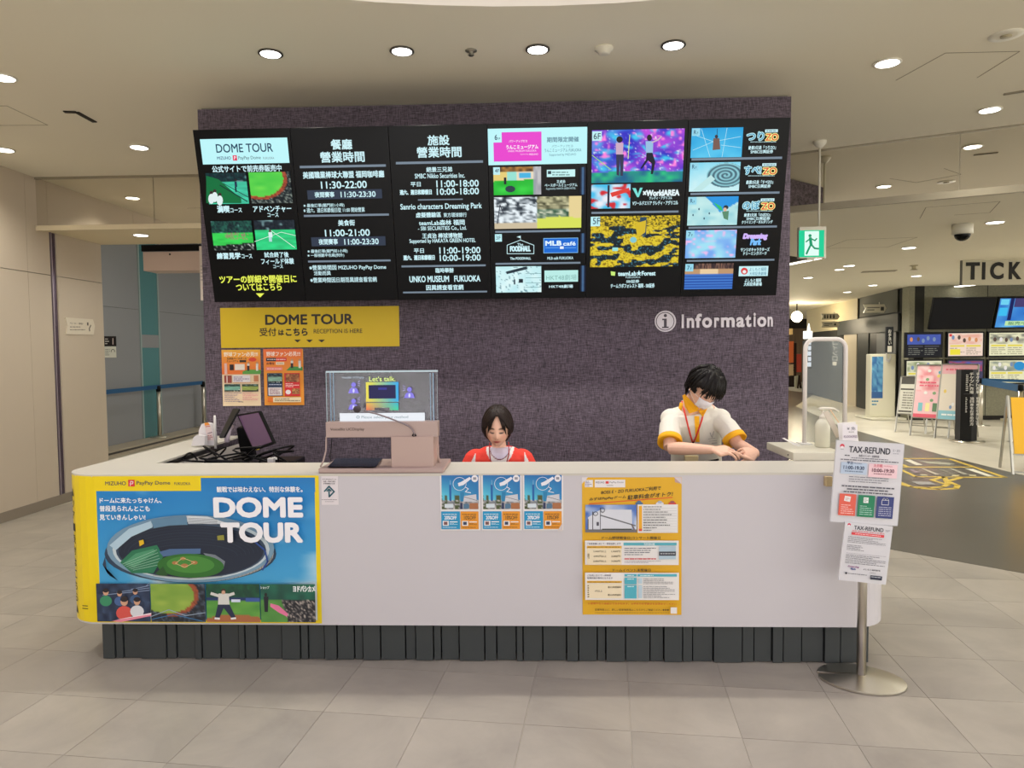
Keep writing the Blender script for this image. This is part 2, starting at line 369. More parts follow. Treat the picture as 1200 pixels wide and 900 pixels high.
for a, b_ in ((0, tj-.003), (tj+.003, tj+1.8), (tj+1.806, 5.5)):
    m_ = A_+D_*((a+b_)/2)+V((0, 0, (LOWC+CEIL)/2)); MB().obox(m_+N_*.012, D_, N_, (0, 0, 1), (b_-a)/2, .007, (CEIL-LOWC)/2-.014).build('mirror_panel', MIR, br)
MB().obox(A_+D_*2.75+V((0, 0, LOWC)), D_, N_, (0, 0, 1), 2.75, .02, .03).build('rail', RAIL, br)
MB().obox(A_+D_*2.75+N_*.008+V((0, 0, CEIL-.008)), D_, N_, (0, 0, 1), 2.75, .012, .008).build('top_rail', RAIL, br)
# lower ceilings
q = MB(); P_ = [A_+N_*.02, A_+D_*5.5+N_*.02, V((24, 3.9, 0)), V((24, 46, 0)), V((1.0, 46, 0)), V((1.0, 7.3, 0))]
q.prism([V((p.x, p.y, LOWC)) for p in P_], (0, 0, .04)).build('ceiling_right', CW, kind='structure')
box(-7.2, WL, 7.17, 8.25, LOWC, LOWC+.04).build('ceiling_left', M('warm_soffit', (236, 222, 188), .7), kind='structure')
box(-7.2, WL, 8.2, 8.25, LOWC+.04, 4.1).build('trim_5', CW, kind='structure')
box(-9, 1.0, 7.9, 17.5, 4.1, 4.15).build('ceiling_rear', CW, kind='structure')
# left wall: metal-faced panels
LWM = M('beige_wall_panel', (206, 192, 172), .42, .0, noise=.03, nscale=2)
LE = PX(122.5, 410, -5.1).y; C0, C1 = PX(58.5, 300, -5.1).y, PX(66.5, 300, -5.1).y; LJ = PX(30, 250, -5.1).y
lw = box(-5.35, -5.125, -7, LE-.004, 0, CEIL).build('wall_left', M('wall_core', (90, 80, 72), .8), kind='structure')
ys = [-4.6, -2.9, -1.2, .5, 2.2, 3.9, 5.4, LJ]
ys2 = ys
for a, b_ in zip(ys2, ys2[1:]):
    for z0, z1 in ((.1, 2.425), (2.431, CEIL)):
        box(-5.125, -5.1, a+.003, b_-.003, z0, z1).build('wall_panel', LWM, lw)
for a, b_ in ((LJ, C0), (C1, LE)):
    for z0, z1 in ((.1, 2.425), (2.431, CEIL)): box(-5.125, -5.1, a, b_, z0, z1).build('wall_panel', LWM, lw)
box(-5.125, -5.115, C0, C1, 0, LOWC).build('channel', M('dark_channel', (96, 82, 100), .25, .6), lw)
box(-5.125, -5.098, C0+.022, C0+.035, 0, LOWC).build('channel_edge', M('channel_edge', (176, 164, 176), .3, .6), lw)
box(-5.125, -5.095, -7, LE, 0, .1).build('baseboard_left', M('baseboard_metal', (150, 140, 126), .4, .3), kind='structure')
GW = M('grey_wall_panel', (140, 142, 146), .55)
G0, G1 = PX(163.5, 350, -6.95).y, PX(184, 350, -6.95).y
gw = box(-7.2, -6.97, 8.25, 17, 0, 4.1).build('wall_far_left', M('grey_core', (80, 82, 84), .8), kind='structure')
for a, b_ in ((8.3, 10.1), (10.1, G0-.03), (G1+.03, 14.8), (14.8, 16.9)):
    for z0, z1 in ((.1, 2.36), (2.366, 4.1)): box(-6.97, -6.95, a+.003, b_-.003, z0, z1).build('wall_panel', GW, gw)
TEAL = M('teal_glass', (84, 134, 140), .15); 
box(-6.96, -6.945, G0, G1, 1.93, 4.1).build('glass_strip', TEAL, gw); box(-6.96, -6.945, G0, G1, .1, 1.7).build('glass_strip', TEAL, gw)
box(-6.96, -6.94, G0-.03, G1+.03, 1.7, 1.93).build('wall_panel', GW, gw)
for y in (G0-.015, G1+.015): box(-6.96, -6.935, y-.02, y+.02, 0.1, 4.1).build('glass_edge', M('glass_edge', (150, 168, 168), .3), gw)
box(-9, 1.0, 16.9, 17.1, 0, 4.1).build('wall_rear', GW, kind='structure')
pl = box(-6.97, -6.56, 8.25, 16.9, 0, .1).build('trim_4', M('plinth_stone', (176, 166, 148), .5), kind='structure')
box(-6.56, -6.555, 8.25, 16.9, .045, .075).build('dark_slot', M('dark_slot', (70, 66, 62), .6), pl)
# ---- ticket hall
CON = M('ticket_wall_finish', (132, 130, 110), .8, noise=.30, nscale=26)
TY = 15.6
tw = box(7.99, 20, TY, TY+.3, 0, LOWC).build('wall_ticket', CON, kind='structure')
for x in (9.62, 11.3, 13.0): box(x, x+.012, TY-.006, TY, 0, LOWC).build('joint_strip', M('joint_dark', (60, 58, 52), .8), tw)
box(7.99, 20, TY-.012, TY, 0, .09).build('baseboard_ticket', M('black_skirting', (38, 36, 34), .6), kind='structure')
SD = V((.15, .989, 0)).normalized(); SN = V((SD.y, -SD.x, 0))   # side wall runs back from the ticket wall corner; SN points away from the walkway
SP0 = V((7.97, 15.6, 0))
def side(name, x0, x1, y0, y1, m, off=0., dep=.03, parent=None, lab=None):
    a = PP(x0, (y0+y1)/2, SP0, SN); b = PP(x1, (y0+y1)/2, SP0, SN)
    xm = x0
    z1 = PP(x1, y0, SP0, SN).z if y0 else LOWC; z0 = PP(x1, y1, SP0, SN).z if y1 else 0
    z1 = min(z1, LOWC); z0 = max(z0, 0)
    c = (a+b)/2; c.z = (z0+z1)/2; L = V((b.x-a.x, b.y-a.y, 0)).length
    o = MB().obox(c-SN*(off+dep/2), SD, SN, (0, 0, 1), L/2, dep/2, (z1-z0)/2).build(name, m, parent)
    if lab: o['label'] = lab
    return o
sw = MB().obox(SP0+SD*4.7+SN*.17+V((0, 0, LOWC/2)), SD, SN, (0, 0, 1), 4.68, .15, LOWC/2).build('wall_right', M('dark_wall_core', (52, 52, 48), .7), kind='structure')
DKP = M('charcoal_panel', (50, 52, 50), .45); CRM = M('cream_fascia', (188, 176, 142), .6)
side('fascia_panel', 948, 1008, 0, 384, CRM, .0, .02, sw)
side('upper_panel', 1011, 1055.5, 0, 365, M('olive_panel', (74, 74, 62), .7), 0, .02, sw)
side('header_panel', 984, 1055.5, 367, 388, DKP, 0, .06, sw)
side('wall_panel', 1009, 1022, 389, 0, DKP, 0, .03, sw); side('wall_panel', 1032, 1055, 389, 0, M('charcoal_panel_light', (60, 62, 60), .5), 0, .03, sw)
side('recess_shade_sheet', 1023, 1031, 389, 0, BLACK, 0, .01, sw)  # flat black sheet; the opening's darkness is put into its colour
dr = side('door_1', 993, 1008, 389, 0, M('cream_door', (184, 172, 148), .5), 0, .03); tag(dr, kind='structure')
bpn = side('blue_grey_panel', 944, 992, 397, 0, M('blue_grey_panel', (74, 82, 88), .35), .0, .04, sw)
# far shop end of the walkway
far = box(8.5, 22, 33, 33.3, 0, LOWC).build('wall_shop', M('shop_wood', (104, 80, 50), .5, noise=.4, nscale=3, stretch=(3, 3, .4)), kind='structure')
box(9.2, 13, 32.8, 33, 2.45, LOWC).build('dark_fascia', M('shop_dark', (34, 28, 22), .6), far)
box(-8.5, 10.2, 46, 46.2, 0, LOWC).build('wall_end', M('shop_end', (96, 88, 70), .6), kind='structure')
# ================================================================== CEILING FITTINGS
GLOWW = M('lamp_glow', (255, 252, 244), .5, emit=9)
def downlight(px, py, z, label, kind, W, r=.07, bezel=True, grp=None):
    p = PZ(px, py, z) if py is not None else px
    t = empty('downlight', (p.x, p.y, z-.001), label, 'downlight', grp)
    mt = M('dark_bezel', (70, 66, 60), .4) if kind == 'dark' else M('white_bezel', (236, 232, 220), .4)
    MB().lathe([(r, 0), (r+.012, -.002), (r+.014, -.008), (r+.001, -.011), (r, -.006)], (p.x, p.y, z), 20).build('trim_ring', mt, t)
    MB().lathe([(r*.98, -.004), (r*.98, -.010)], (p.x, p.y, z), 20).build('diffuser', GLOWW, t)
    ld = bpy.data.lights.new('bulb', 'SPOT'); ld.energy = W; ld.color = LAMP_WARM; ld.shadow_soft_size = r; ld.spot_size = radians(140); ld.spot_blend = .9
    lo = bpy.data.objects.new('bulb', ld); COL.objects.link(lo); lo.location = (p.x, p.y, z-.02); par(lo, t)
    return t
WF = W_FRONT
downlight(317, 62, CEIL, 'bright dark-rimmed downlight above the left end of the screens', 'dark', WF, .06)
downlight(471, 59, CEIL, 'bright dark-rimmed downlight, second from left in the front row', 'dark', WF, .06)
downlight(630, 57, CEIL, 'bright dark-rimmed downlight between two ceiling sensors', 'dark', WF, .06)
downlight(789, 52, CEIL, 'bright dark-rimmed downlight right of the smoke detector', 'dark', WF, .06)
downlight(1040, 73, CEIL, 'downlight alone on the ceiling right of the fabric wall', 'white', WF)
downlight(1160, 128, CEIL, 'downlight close in front of the right mirror bulkhead', 'white', WF)
downlight(163, 172, CEIL, 'downlight nearest the upper left corner of the fabric wall', 'white', WF)
downlight(3, 90, CEIL, 'downlight at the left picture edge, farther from the wall', 'white', WF)
downlight(5, 175, CEIL, 'downlight at the left picture edge, nearer the mirror bulkhead', 'white', WF)
FARL = [((1166, 260), 'near the dome camera, above the ticket sign'), ((1065, 290), 'between dome camera and exit sign'), ((995, 311), 'right of the exit sign'), ((947, 325), 'just below the exit sign'), ((1023, 334), 'above the white floor kiosk'), ((1074, 323), 'above the corner of the ticket wall'), ((993, 342), 'above the cream door')]
for (a, b_), s_ in FARL: downlight(a, b_, LOWC, 'small downlight in the lower ceiling '+s_, 'white', W_FAR, .08)
downlight(165, 275, LOWC, 'downlight in the warm soffit over the left passage', 'white', 25, .07)
for i, (x, y) in enumerate(((-3.4, 1.5), (3.6, 1.5), (-4.4, -2), (4.6, -2), (5.6, 4.2), (-3.4, 3.0), (3.4, 3.0))):
    downlight(V((x, y, 0)), None, CEIL, 'downlight of the main ceiling outside the picture, near the round recess', 'white', WF, grp='downlights around the round recess')
for i, (x, y) in enumerate(((7, 7.5), (10, 9), (12.5, 12.5), (9.5, 13.2), (5, 12), (7.4, 24), (8.4, 29))):
    downlight(V((x, y, 0)), None, LOWC, 'downlight of the ticket hall ceiling far from the sign and the dome camera', 'white', W_FAR, grp='ticket hall downlights')
for i, (x, y) in enumerate(((-5.2, 10.5), (-4.6, 14))):
    downlight(V((x, y, 0)), None, 4.1, 'downlight in the high ceiling over the left passage', 'white', 130, grp='left passage downlights')
def dome_thing(name, px, py, z, label, cat, prof, mat, extra=None):
    p = PZ(px, py, z); t = empty(name, (p.x, p.y, z), label, cat)
    MB().lathe([(r, -h) for r, h in prof], (p.x, p.y, z), 24).build('housing', mat, t)
    if extra: extra(t, p)
    return t
WPL = M('white_plastic', (224, 220, 204), .4)
dome_thing('smoke_detector', 708, 56, CEIL, 'round white smoke detector on the ceiling left of the last dark-rimmed downlight', 'detector', [(.055, 0), (.055, .012), (.04, .02), (.036, .034), (.02, .04)], WPL,
           lambda t, p: MB().lathe([(.037, -.022), (.037, -.03)], (p.x, p.y, CEIL), 24).build('sensor_slot', BLACK, t))
dome_thing('sprinkler_head', 552, 59, CEIL, 'small grey sprinkler head between two dark-rimmed downlights', 'sprinkler', [(.035, 0), (.035, .005), (.014, .008), (.012, .025), (.02, .028)], M('sprinkler_metal', (150, 146, 134), .4, .7),
           lambda t, p: MB().lathe([(.013, -.028), (.013, -.034)], (p.x, p.y, CEIL), 12).build('nozzle', M('nozzle_dark', (60, 58, 52), .5), t))
dome_thing('ceiling_speaker', 1179, 41, CEIL, 'flat round ceiling fitting near the top right picture corner', 'speaker', [(.09, 0), (.09, .004), (.05, .006)], WPL,
           lambda t, p: MB().lathe([(.03, -.006), (.03, -.012)], (p.x, p.y, CEIL), 16).build('centre_cap', M('cap_beige', (170, 160, 130), .5), t))
dome_thing('sprinkler_head', 1071, 311, LOWC, 'sprinkler fitting in the lower ceiling above the ticket wall corner', 'sprinkler', [(.06, 0), (.06, .01), (.03, .015), (.03, .06), (.06, .07)], M('sprinkler_beige', (190, 180, 150), .5))
p = PZ(1128, 263, LOWC); t = empty('dome_camera', (p.x, p.y, LOWC), 'white security camera with black dome on the lower ceiling', 'camera')
MB().lathe([(.1, 0), (.1, -.1), (.085, -.105)], (p.x, p.y, LOWC), 24).build('housing', WPL, t)
MB().ell((p.x, p.y, LOWC-.105), .078, .078, .07, 18).build('dome', M('dome_black', (18, 18, 18), .1), t)
def slit(name, pts, z, wd, label, cat='vent', mat=None):
    P = [PZ(*p_, z) for p_ in pts]; q = MB()
    for a, b_ in zip(P, P[1:]): q.bar(V((a.x, a.y, z-.004)), V((b_.x, b_.y, z-.004)), wd, .008)
    return q.build(name, mat or M('slot_dark', (48, 44, 38), .6), label=label, cat=cat)
slit('slot_diffuser', [(75, 130.5), (90, 131), (111, 142.5)], CEIL, .035, 'thin bent black air slot in the ceiling on the left', 'vent')
slit('slot_diffuser', [(1176, 110), (1215, 104)], CEIL, .03, 'grey air slot in the ceiling at the right picture edge', 'vent', M('slot_grey', (130, 122, 104), .6))
slit('slot_diffuser', [(1010, 318.5), (1050, 317)], LOWC, .22, 'grey louvred air vent in the lower ceiling above the kiosk', 'vent', M('slot_grey2', (150, 142, 120), .6))
HL = M('hatch_joint', (150, 140, 116), .7)
def hatch(pts, z, label):
    P = [PZ(*p_, z) for p_ in pts]; q = MB()
    for a, b_ in zip(P, P[1:]): q.bar(V((a.x, a.y, z-.0008)), V((b_.x, b_.y, z-.0008)), .006, .0015)
    q.build('ceiling_hatch', HL, label=label, cat='hatch')
hatch([(-20, 124), (8, 124), (56, 146.5), (-20, 147)], CEIL, 'faint outline of an access hatch in the left ceiling')
hatch([(1050, 94), (1108, 62), (1195, 60), (1145, 91)], CEIL, 'faint outline of an access hatch near the top right')
hatch([(1078, 256), (1085, 243), (1172, 236), (1160, 249), (1118, 252)], LOWC, 'faint access hatch outline left of the dome camera')
hatch([(966, 291), (993, 281), (1075, 278), (1040, 289.5), (970, 291)], LOWC, 'faint access hatch outline right of the exit sign')
# linear ceiling lights
def linlight(a, b_, z, label, wd=.05, W=10):
    a = PZ(*a, z); b_ = PZ(*b_, z); t = empty('linear_ceiling_light', ((a.x+b_.x)/2, (a.y+b_.y)/2, z), label, 'ceiling light')
    MB().bar(V((a.x, a.y, z-.012)), V((b_.x, b_.y, z-.012)), wd+.02, .02).build('housing', WPL, t)
    MB().bar(V((a.x, a.y, z-.027)), V((b_.x, b_.y, z-.027)), wd, .01).build('tube', M('tube_glow', (255, 250, 236), .5, emit=5), t)
linlight((1122, 334.5), (1153, 331), LOWC, 'short bright tube light in front of the ticket wall screens', .16)
linlight((905, 312), (965, 299.5), LOWC, 'bright white tube light running behind the exit sign', .07)
t = empty('ceiling_recess', PZ(930, 303, LOWC), 'flat dark sheet standing for a shaded recess beside the exit sign', 'recess')
MB().prism([V((q_.x, q_.y, LOWC-.006)) for q_ in (PZ(900, 296, LOWC), PZ(948, 303, LOWC), PZ(925, 308, LOWC), PZ(900, 312, LOWC))], (0, 0, .005)).build('recess_panel', M('recess_shade', (44, 34, 28), .8), t)  # flat sheet under the ceiling, coloured dark for the shade of a recess
# pendant spot far away by the shop
p = PZ(934, 356, LOWC); t = empty('spotlight', (p.x, p.y, LOWC), 'glaring spotlight under the ceiling before the far shop', 'spotlight')
MB().tube([(p.x, p.y, LOWC), (p.x, p.y, LOWC-.3)], .02).build('stem', BLACK, t)
MB().ell((p.x, p.y, LOWC-.38), .16, .16, .16).build('bulb', M('spot_glow', (255, 240, 200), .5, emit=12), t)
ld = bpy.data.lights.new('spot_bulb', 'POINT'); ld.energy = 90; ld.color = (1, .85, .6); ld.shadow_soft_size = .2
lo = bpy.data.objects.new('spot_bulb', ld); COL.objects.link(lo); lo.location = (p.x, p.y-.1, LOWC-.65); par(lo, t)
# exit sign
EY = 6.4; a = PY(936, 268, EY); b_ = PY(966, 302, EY); pt = PZ(953, 171, CEIL)
t = empty('exit_sign', (pt.x, EY, CEIL), 'green running-man exit sign hanging on a long white rod', 'sign')
MB().tube([(pt.x, EY, CEIL), (pt.x, EY, a.z)], .009).build('rod', WPL, t)
MB().lathe([(.055, 0), (.055, -.02), (.03, -.05), (.012, -.06)], (pt.x, EY, CEIL), 20).build('ceiling_rose', WPL, t)
box(a.x-.004, b_.x+.004, EY-.03, EY+.03, b_.z-.004, a.z+.012).build('housing', WPL, t, bevel=.004)
box(PY(945, 303, EY).x, PY(954, 303, EY).x, EY-.02, EY+.02, b_.z-.02, b_.z-.004).build('sensor', WPL, t)
pr = Print('pictogram', *(lambda m: (m[0],))(plane_map((a.x, EY-.031, b_.z), (1, 0, 0), (0, 0, 1))), parent=t, mat='glow', d2uv=plane_map((a.x, EY-.031, b_.z), (1, 0, 0), (0, 0, 1))[1], label='glowing green and white face with running figure')
pr.rect(936.3, 270, 965.6, 301, (24, 206, 150)); pr.rect(943, 271, 959.5, 299.5, (226, 255, 244))
G = (16, 150, 104); pr.ell(949.2, 276.2, 1.9, 1.9, G, 10)
pr.line([(949.5, 279), (950.5, 287)], 3.4, G); pr.line([(949, 280), (944.5, 283.5)], 1.5, G); pr.line([(951, 280), (955, 282), (957, 279.5)], 1.5, G); pr.line([(951, 287), (954.5, 291), (959, 291.5)], 2.0, G); pr.line([(950, 287), (947.5, 292), (945, 297.5)], 2.2, G)
# ================================================================== SCREEN WALL
ST = V((0, 4.70, 3.075)); SB = V((0, 4.95, 1.955)); SU = (ST-SB).normalized(); SL, SR = -2.272, 1.640
sto3, sd2 = plane_map((SL, SB.y, SB.z), (1, 0, 0), SU); sn = V((1, 0, 0)).cross(SU)
SH = (ST-SB).length; SWD = (SR-SL)/6
LBL = ['far left wall display with white DOME TOUR banner and stadium photos', 'wall display listing restaurant opening hours in Chinese characters', 'wall display listing facility opening hours, third from left', 'wall display with pink museum advert at its top', 'wall display with cosmic light show above yellow forest picture', 'far right wall display with five small attraction pictures']
BEZ = M('screen_black', (8, 9, 12), .3)
scr = []
for i in range(6):
    c = sto3(SWD*(i+.5), SH/2, -.03); t = empty('wall_display', (c.x, c.y+.1, SB.z), LBL[i], 'screen', 'six upright displays on the fabric wall')
    MB().obox(c, (1, 0, 0), SU, sn, SWD/2-.0012, SH/2, .029).build('screen_body', BEZ, t, bevel=.002)
    MB().box(c.x-.12, c.x+.12, c.y+.03, WY, 2.3, 2.5).build('wall_bracket', BLACK, t)
    pr = Print('picture', sto3, t, 'glow', sd2); scr.append(pr)
WH = (205, 240, 246); LNC = (120, 135, 150)
def A(p, X0, Y0, X1, Y1, ox=220, oy=140, k=4.09): return ox+X0/k, oy+Y0/k, ox+X1/k, oy+Y1/k
def bt(p, s, x, c=WH, b=.022, **k): p.text(s, *A(p, *x), c, b, **k)
# image generators
def field(seed, sky=(30, 60, 60), grass=(60, 200, 120), h=.45, crowd=True):
    def f(x, y):
        n = ns(x*30, y*20, seed); m_ = ns(x*9+3, y*7, seed+1)
        if y < h: return mix(mix(sky, (10, 20, 30), n), (170, 220, 220), (m_-.72)*3)
        g = mix(grass, tuple(v*.8 for v in grass), ns(x*5, y*16, seed+2))
        if crowd and y > .84-.1*x: g = mix((15, 25, 25), (220, 230, 220), (n-.6)*3)
        return g
    return f
p = scr[0]
p.rect(*A(p, 58, 95, 488, 208), (190, 246, 250)); bt(p, 'DOME TOUR', (133, 118, 410, 155), (20, 60, 90), .012)
bt(p, 'MIZUHO', (140, 178, 208, 192), (60, 70, 120), .01); p.rect(*A(p, 215, 172, 238, 197), (225, 50, 90)); bt(p, 'P', (221, 176, 233, 193), (250, 230, 240), .02); bt(p, 'PayPay Dome', (242, 176, 352, 195), (90, 110, 120), .005); bt(p, 'FUKUOKA', (362, 180, 415, 190), (110, 120, 130), 0)
bt(p, '公式サイトで前売券販売中', (115, 222, 452, 249))
p.pic(*A(p, 85, 258, 295, 403), field(1, (20, 70, 70), (70, 215, 175), .3, False)); a4 = A
p.poly([(242, 206), (256, 210), (283, 233), (283, 238), (242, 238)], (12, 110, 60)); p.line([(262, 215), (291, 231)], .8, (30, 40, 60)); p.line([(258, 217), (290, 236)], 1.2, (20, 50, 50))
for x, y in ((248, 226), (252, 224), (258, 228)): p.ell(x, y, 2, 2.2, (60, 40, 40), 10); p.ell(x, y+7, 3.6, 6, (225, 240, 240), 12)
p.ell(276.5, 211, 1.2, 1.5, (50, 30, 30), 8); p.rect(275, 213, 278.5, 219, (30, 50, 80)); p.rect(275.5, 219, 278, 225, (20, 25, 50))
def adv(x, y):
    r = sqrt(((x-.25)/.62)**2+((y-.2)/.62)**2)
    if r < .93: return mix((70, 200, 70), (110, 220, 80), ns(x*4, y*8, 2))
    if r < 1.08: return mix((190, 90, 60), (120, 50, 30), ns(x*20, y*20, 3))
    return mix((20, 30, 34), (150, 160, 150), (ns(x*34, y*26, 4)-.5)*2)
p.pic(*A(p, 292, 254, 505, 400), adv)
bt(p, '満喫', (140, 413, 205, 447), b=.03); bt(p, 'コース', (205, 425, 263, 445)); bt(p, 'アドベンチャー', (313, 415, 500, 443)); bt(p, 'コース', (383, 448, 438, 467))
p.pic(*A(p, 112, 488, 322, 625), lambda x, y: field(3, (40, 110, 90), (60, 225, 90), .42)(x, y) if not (.42 < y < .62 and abs(x-.6) < .3 and ns(x*50, y*40, 2) > .55) else (150, 130, 110))
p.pic(*A(p, 318, 484, 525, 622), field(5, (40, 50, 60), (50, 225, 140), .33, False))
p.line([(318, 270), (346, 290)], .5, (240, 255, 250)); p.line([(299, 283), (330, 272), (347, 276)], .5, (240, 255, 250)); p.ell(317, 270.5, 1.5, 1.6, (90, 60, 60), 8); p.rect(315, 272, 320, 278, (220, 240, 240)); p.rect(315.5, 278, 319.5, 283, (180, 220, 220))
bt(p, '練習見学', (140, 638, 258, 668), b=.03); bt(p, 'コース', (260, 645, 313, 665)); bt(p, '試合終了後', (368, 635, 488, 660)); bt(p, 'フィールド体験', (353, 665, 513, 692)); bt(p, 'コース', (412, 696, 460, 712))
YL = (235, 245, 90); bt(p, 'ツアーの詳細や開催日に', (153, 747, 527, 781), YL); bt(p, 'ついてはこちら', (233, 785, 455, 818), YL)
p.poly([(300.7, 343.4), (310.5, 343.4), (305.6, 348.3)], YL)
p = scr[1]
bt(p, '餐廳', (683, 95, 790, 144)); bt(p, '營業時間', (632, 155, 850, 204)); p.rect(351.3, 194.4, 452.3, 195.3, LNC)
bt(p, '美國職業棒球大聯盟 福岡咖啡廳', (550, 250, 943, 278)); bt(p, '11:30-22:00', (637, 297, 860, 329))
GB = (48, 58, 76)
p.rect(359.9, 223.1, 448.1, 232.4, GB); bt(p, '夜間賽事', (607, 347, 705, 373)); bt(p, '11:30-23:30', (732, 346, 902, 371))
bt(p, '※ 最後訂單(關門前1小時)', (555, 404, 752, 421), b=.01); bt(p, '※ 週六、週日和節假日從 11:00 開始營業', (555, 425, 850, 443), b=.01); p.rect(356.2, 251.8, 456, 252.6, LNC)
bt(p, '美食街', (720, 481, 803, 509)); bt(p, '11:00-21:00', (657, 528, 875, 558)); p.rect(364.7, 278.1, 452.3, 287.4, GB)
bt(p, '夜間賽事', (627, 572, 722, 599)); bt(p, '11:00-23:30', (750, 572, 917, 598)); bt(p, '※ 最後訂單(關門前1小時)', (575, 623, 768, 640), b=.01); bt(p, '※ 一般視聽半包廂(例外)', (575, 643, 752, 660), b=.01)
p.rect(361.3, 305.3, 458, 306.1, LNC); bt(p, '※營業時間因 MIZUHO PayPay Dome', (583, 698, 953, 721), b=.012); bt(p, '活動而異', (605, 726, 688, 746), b=.012); bt(p, '※營業時間因日期而異請查看官網', (588, 757, 908, 778), b=.012)
p = scr[2]
def ct(s, x, c=WH, b=.022): p.text(s, *A(p, *x, 450, 140), c, b)
ct('施設', (207, 75, 315, 123)); ct('營業時間', (155, 132, 373, 181)); p.rect(463.9, 189.8, 566.1, 190.7, LNC)
ct('絕景三兄弟', (202, 228, 328, 251)); ct('SMBC Nikko Securities Inc.', (147, 260, 388, 279)); ct('平日', (127, 300, 177, 322)); ct('11:00-18:00', (250, 292, 455, 322)); ct('週六、週日和節假日', (75, 337, 230, 360), b=.03); ct('10:00-18:00', (252, 330, 456, 359))
p.rect(489.9, 233.6, 542.4, 234.1, LNC); ct('Sanrio characters Dreaming Park', (78, 405, 470, 434)); ct('虛擬體驗區', (152, 445, 275, 469)); ct('東方環球銀行', (285, 447, 397, 467), b=.01); ct('teamLab森林 福岡', (167, 482, 388, 506)); ct('- SBI SECURITIES Co., Ltd.', (163, 513, 397, 531))
ct('王貞治 棒球博物館', (183, 545, 377, 568)); ct('Supported by HAKATA GREEN HOTEL', (122, 573, 440, 593)); ct('平日', (143, 618, 193, 640)); ct('11:00-19:00', (265, 612, 463, 641)); ct('週六、週日和節假日', (93, 650, 245, 673), b=.03); ct('10:00-19:00', (267, 648, 465, 676))
p.rect(470.8, 311, 569.3, 311.8, LNC); ct('臨時舉辦', (247, 711, 335, 734)); ct('UNKO MUSEUM   FUKUOKA', (122, 750, 463, 776), b=.03); ct('因異請查看官網', (202, 792, 382, 816)); p.rect(472.7, 341.6, 571, 342.3, LNC)
p = scr[3]
def D4(s, x, c=WH, b=.02, oy=145): p.text(s, *A(p, *x, 570, oy, 9), c, b)
p.rect(571.5, 151, 687.8, 191.5, (190, 246, 250)); p.rect(578, 155.3, 634.7, 188.4, (232, 66, 205)); p.rect(578, 155.3, 588, 166.9, (190, 246, 250)); D4('6', (85, 115, 118, 172), (60, 90, 110)); D4('F', (130, 145, 147, 168), (60, 90, 110))
D4('うんこミュージアム', (207, 226, 548, 264), (255, 235, 250), .03); D4('UNKO MUSEUM FUKUOKA', (228, 279, 527, 294), (255, 215, 245), .01); D4('パワーアップだヨ', (237, 172, 430, 196), (255, 220, 245)); D4('Supported by', (357, 315, 440, 330), (255, 215, 245), 0); D4('MIZUHO', (450, 313, 545, 331), (255, 215, 245))
CG = (90, 130, 150); D4('期間限定開催', (637, 141, 975, 191), CG); D4('パワーアップだヨ', (690, 224, 910, 249), CG, 0); D4('うんこミュージアム FUKUOKA', (612, 264, 1000, 293), CG, .005); D4('Supported by MIZUHO', (662, 316, 945, 341), CG, 0)
def room(x, y):
    if y > .5-.06*x and x < .9: return mix((20, 170, 40), (60, 215, 70), ns(x*5, y*5, 2)) if x < .84 else (150, 160, 165)
    if x > .84: return mix((150, 150, 160), (200, 200, 200), ns(x*20, y*4, 1))
    if y < .18: return mix((70, 50, 30), (200, 140, 60), ns(x*14, y*8, 3))
    return (230, 205, 120) if x < .3 else ((150, 225, 210) if x < .5 else ((70, 180, 225) if .53 < x < .8 and .2 < y < .4 else (235, 220, 190)))
p.pic(578, 196.1, 634.2, 227.8, room); p.rect(590.5, 208, 593.5, 216, (30, 30, 40)); p.ell(598, 221.5, 6, 4, (40, 60, 70), 10); p.rect(578, 196.1, 586, 204.8, (190, 240, 245)); D4('4F', (90, 478, 135, 515), (60, 80, 100))
p.rect(640.8, 199.1, 673.9, 206.9, (200, 245, 245)); p.rect(642, 200.5, 646, 204, (40, 60, 70)); p.rows(647, 200.5, 672.5, 206.4, 2, (110, 150, 150), 3); D4('王貞治', (740, 593, 832, 626)); D4('ベースボールミュージアム', (615, 632, 958, 661)); D4('Supported by HAKATA GREEN HOTEL', (630, 675, 940, 696), b=0)
def hall(x, y):
    n = ns(x*26, y*20, 1)
    if x < .5: return mix((235, 245, 250), (40, 50, 60), (n-.35)*3*(1-y*.75)) if y < .8 else (205, 190, 160)
    if y > .62+.3*abs(x-.75): return (215, 225, 90)
    if x > .86: return (230, 210, 150)
    return mix((60, 60, 40), (220, 215, 170), n) if y < .4 else mix((30, 70, 50), (225, 225, 200), n)
p.pic(578.9, 231.3, 681, 266.7, hall, 60, 24); p.line([(583, 262), (586, 240), (590, 250)], 1, (40, 45, 60)); p.rect(580.5, 270.5, 680, 271.3, LNC)
p.rect(580, 274.4, 588.3, 283, (190, 240, 245)); D4('3F', (102, 283, 152, 322), (60, 80, 100), 0, 245)
p.line([(594.4, 297.2), (594.4, 287.2), (610, 281.2), (625.6, 287.2), (625.6, 297.2), (594.4, 297.2)], .7, WH); p.line([(610, 281), (610, 276.3)], .5, WH); p.poly([(610, 276), (605.5, 277.6), (610, 279)], WH)
D4('The', (325, 358, 388, 385), WH, .02, 245); D4('FOODHALL', (247, 388, 468, 446), WH, .05, 245); D4('The FOODHALL', (250, 506, 470, 531), WH, .03, 245)
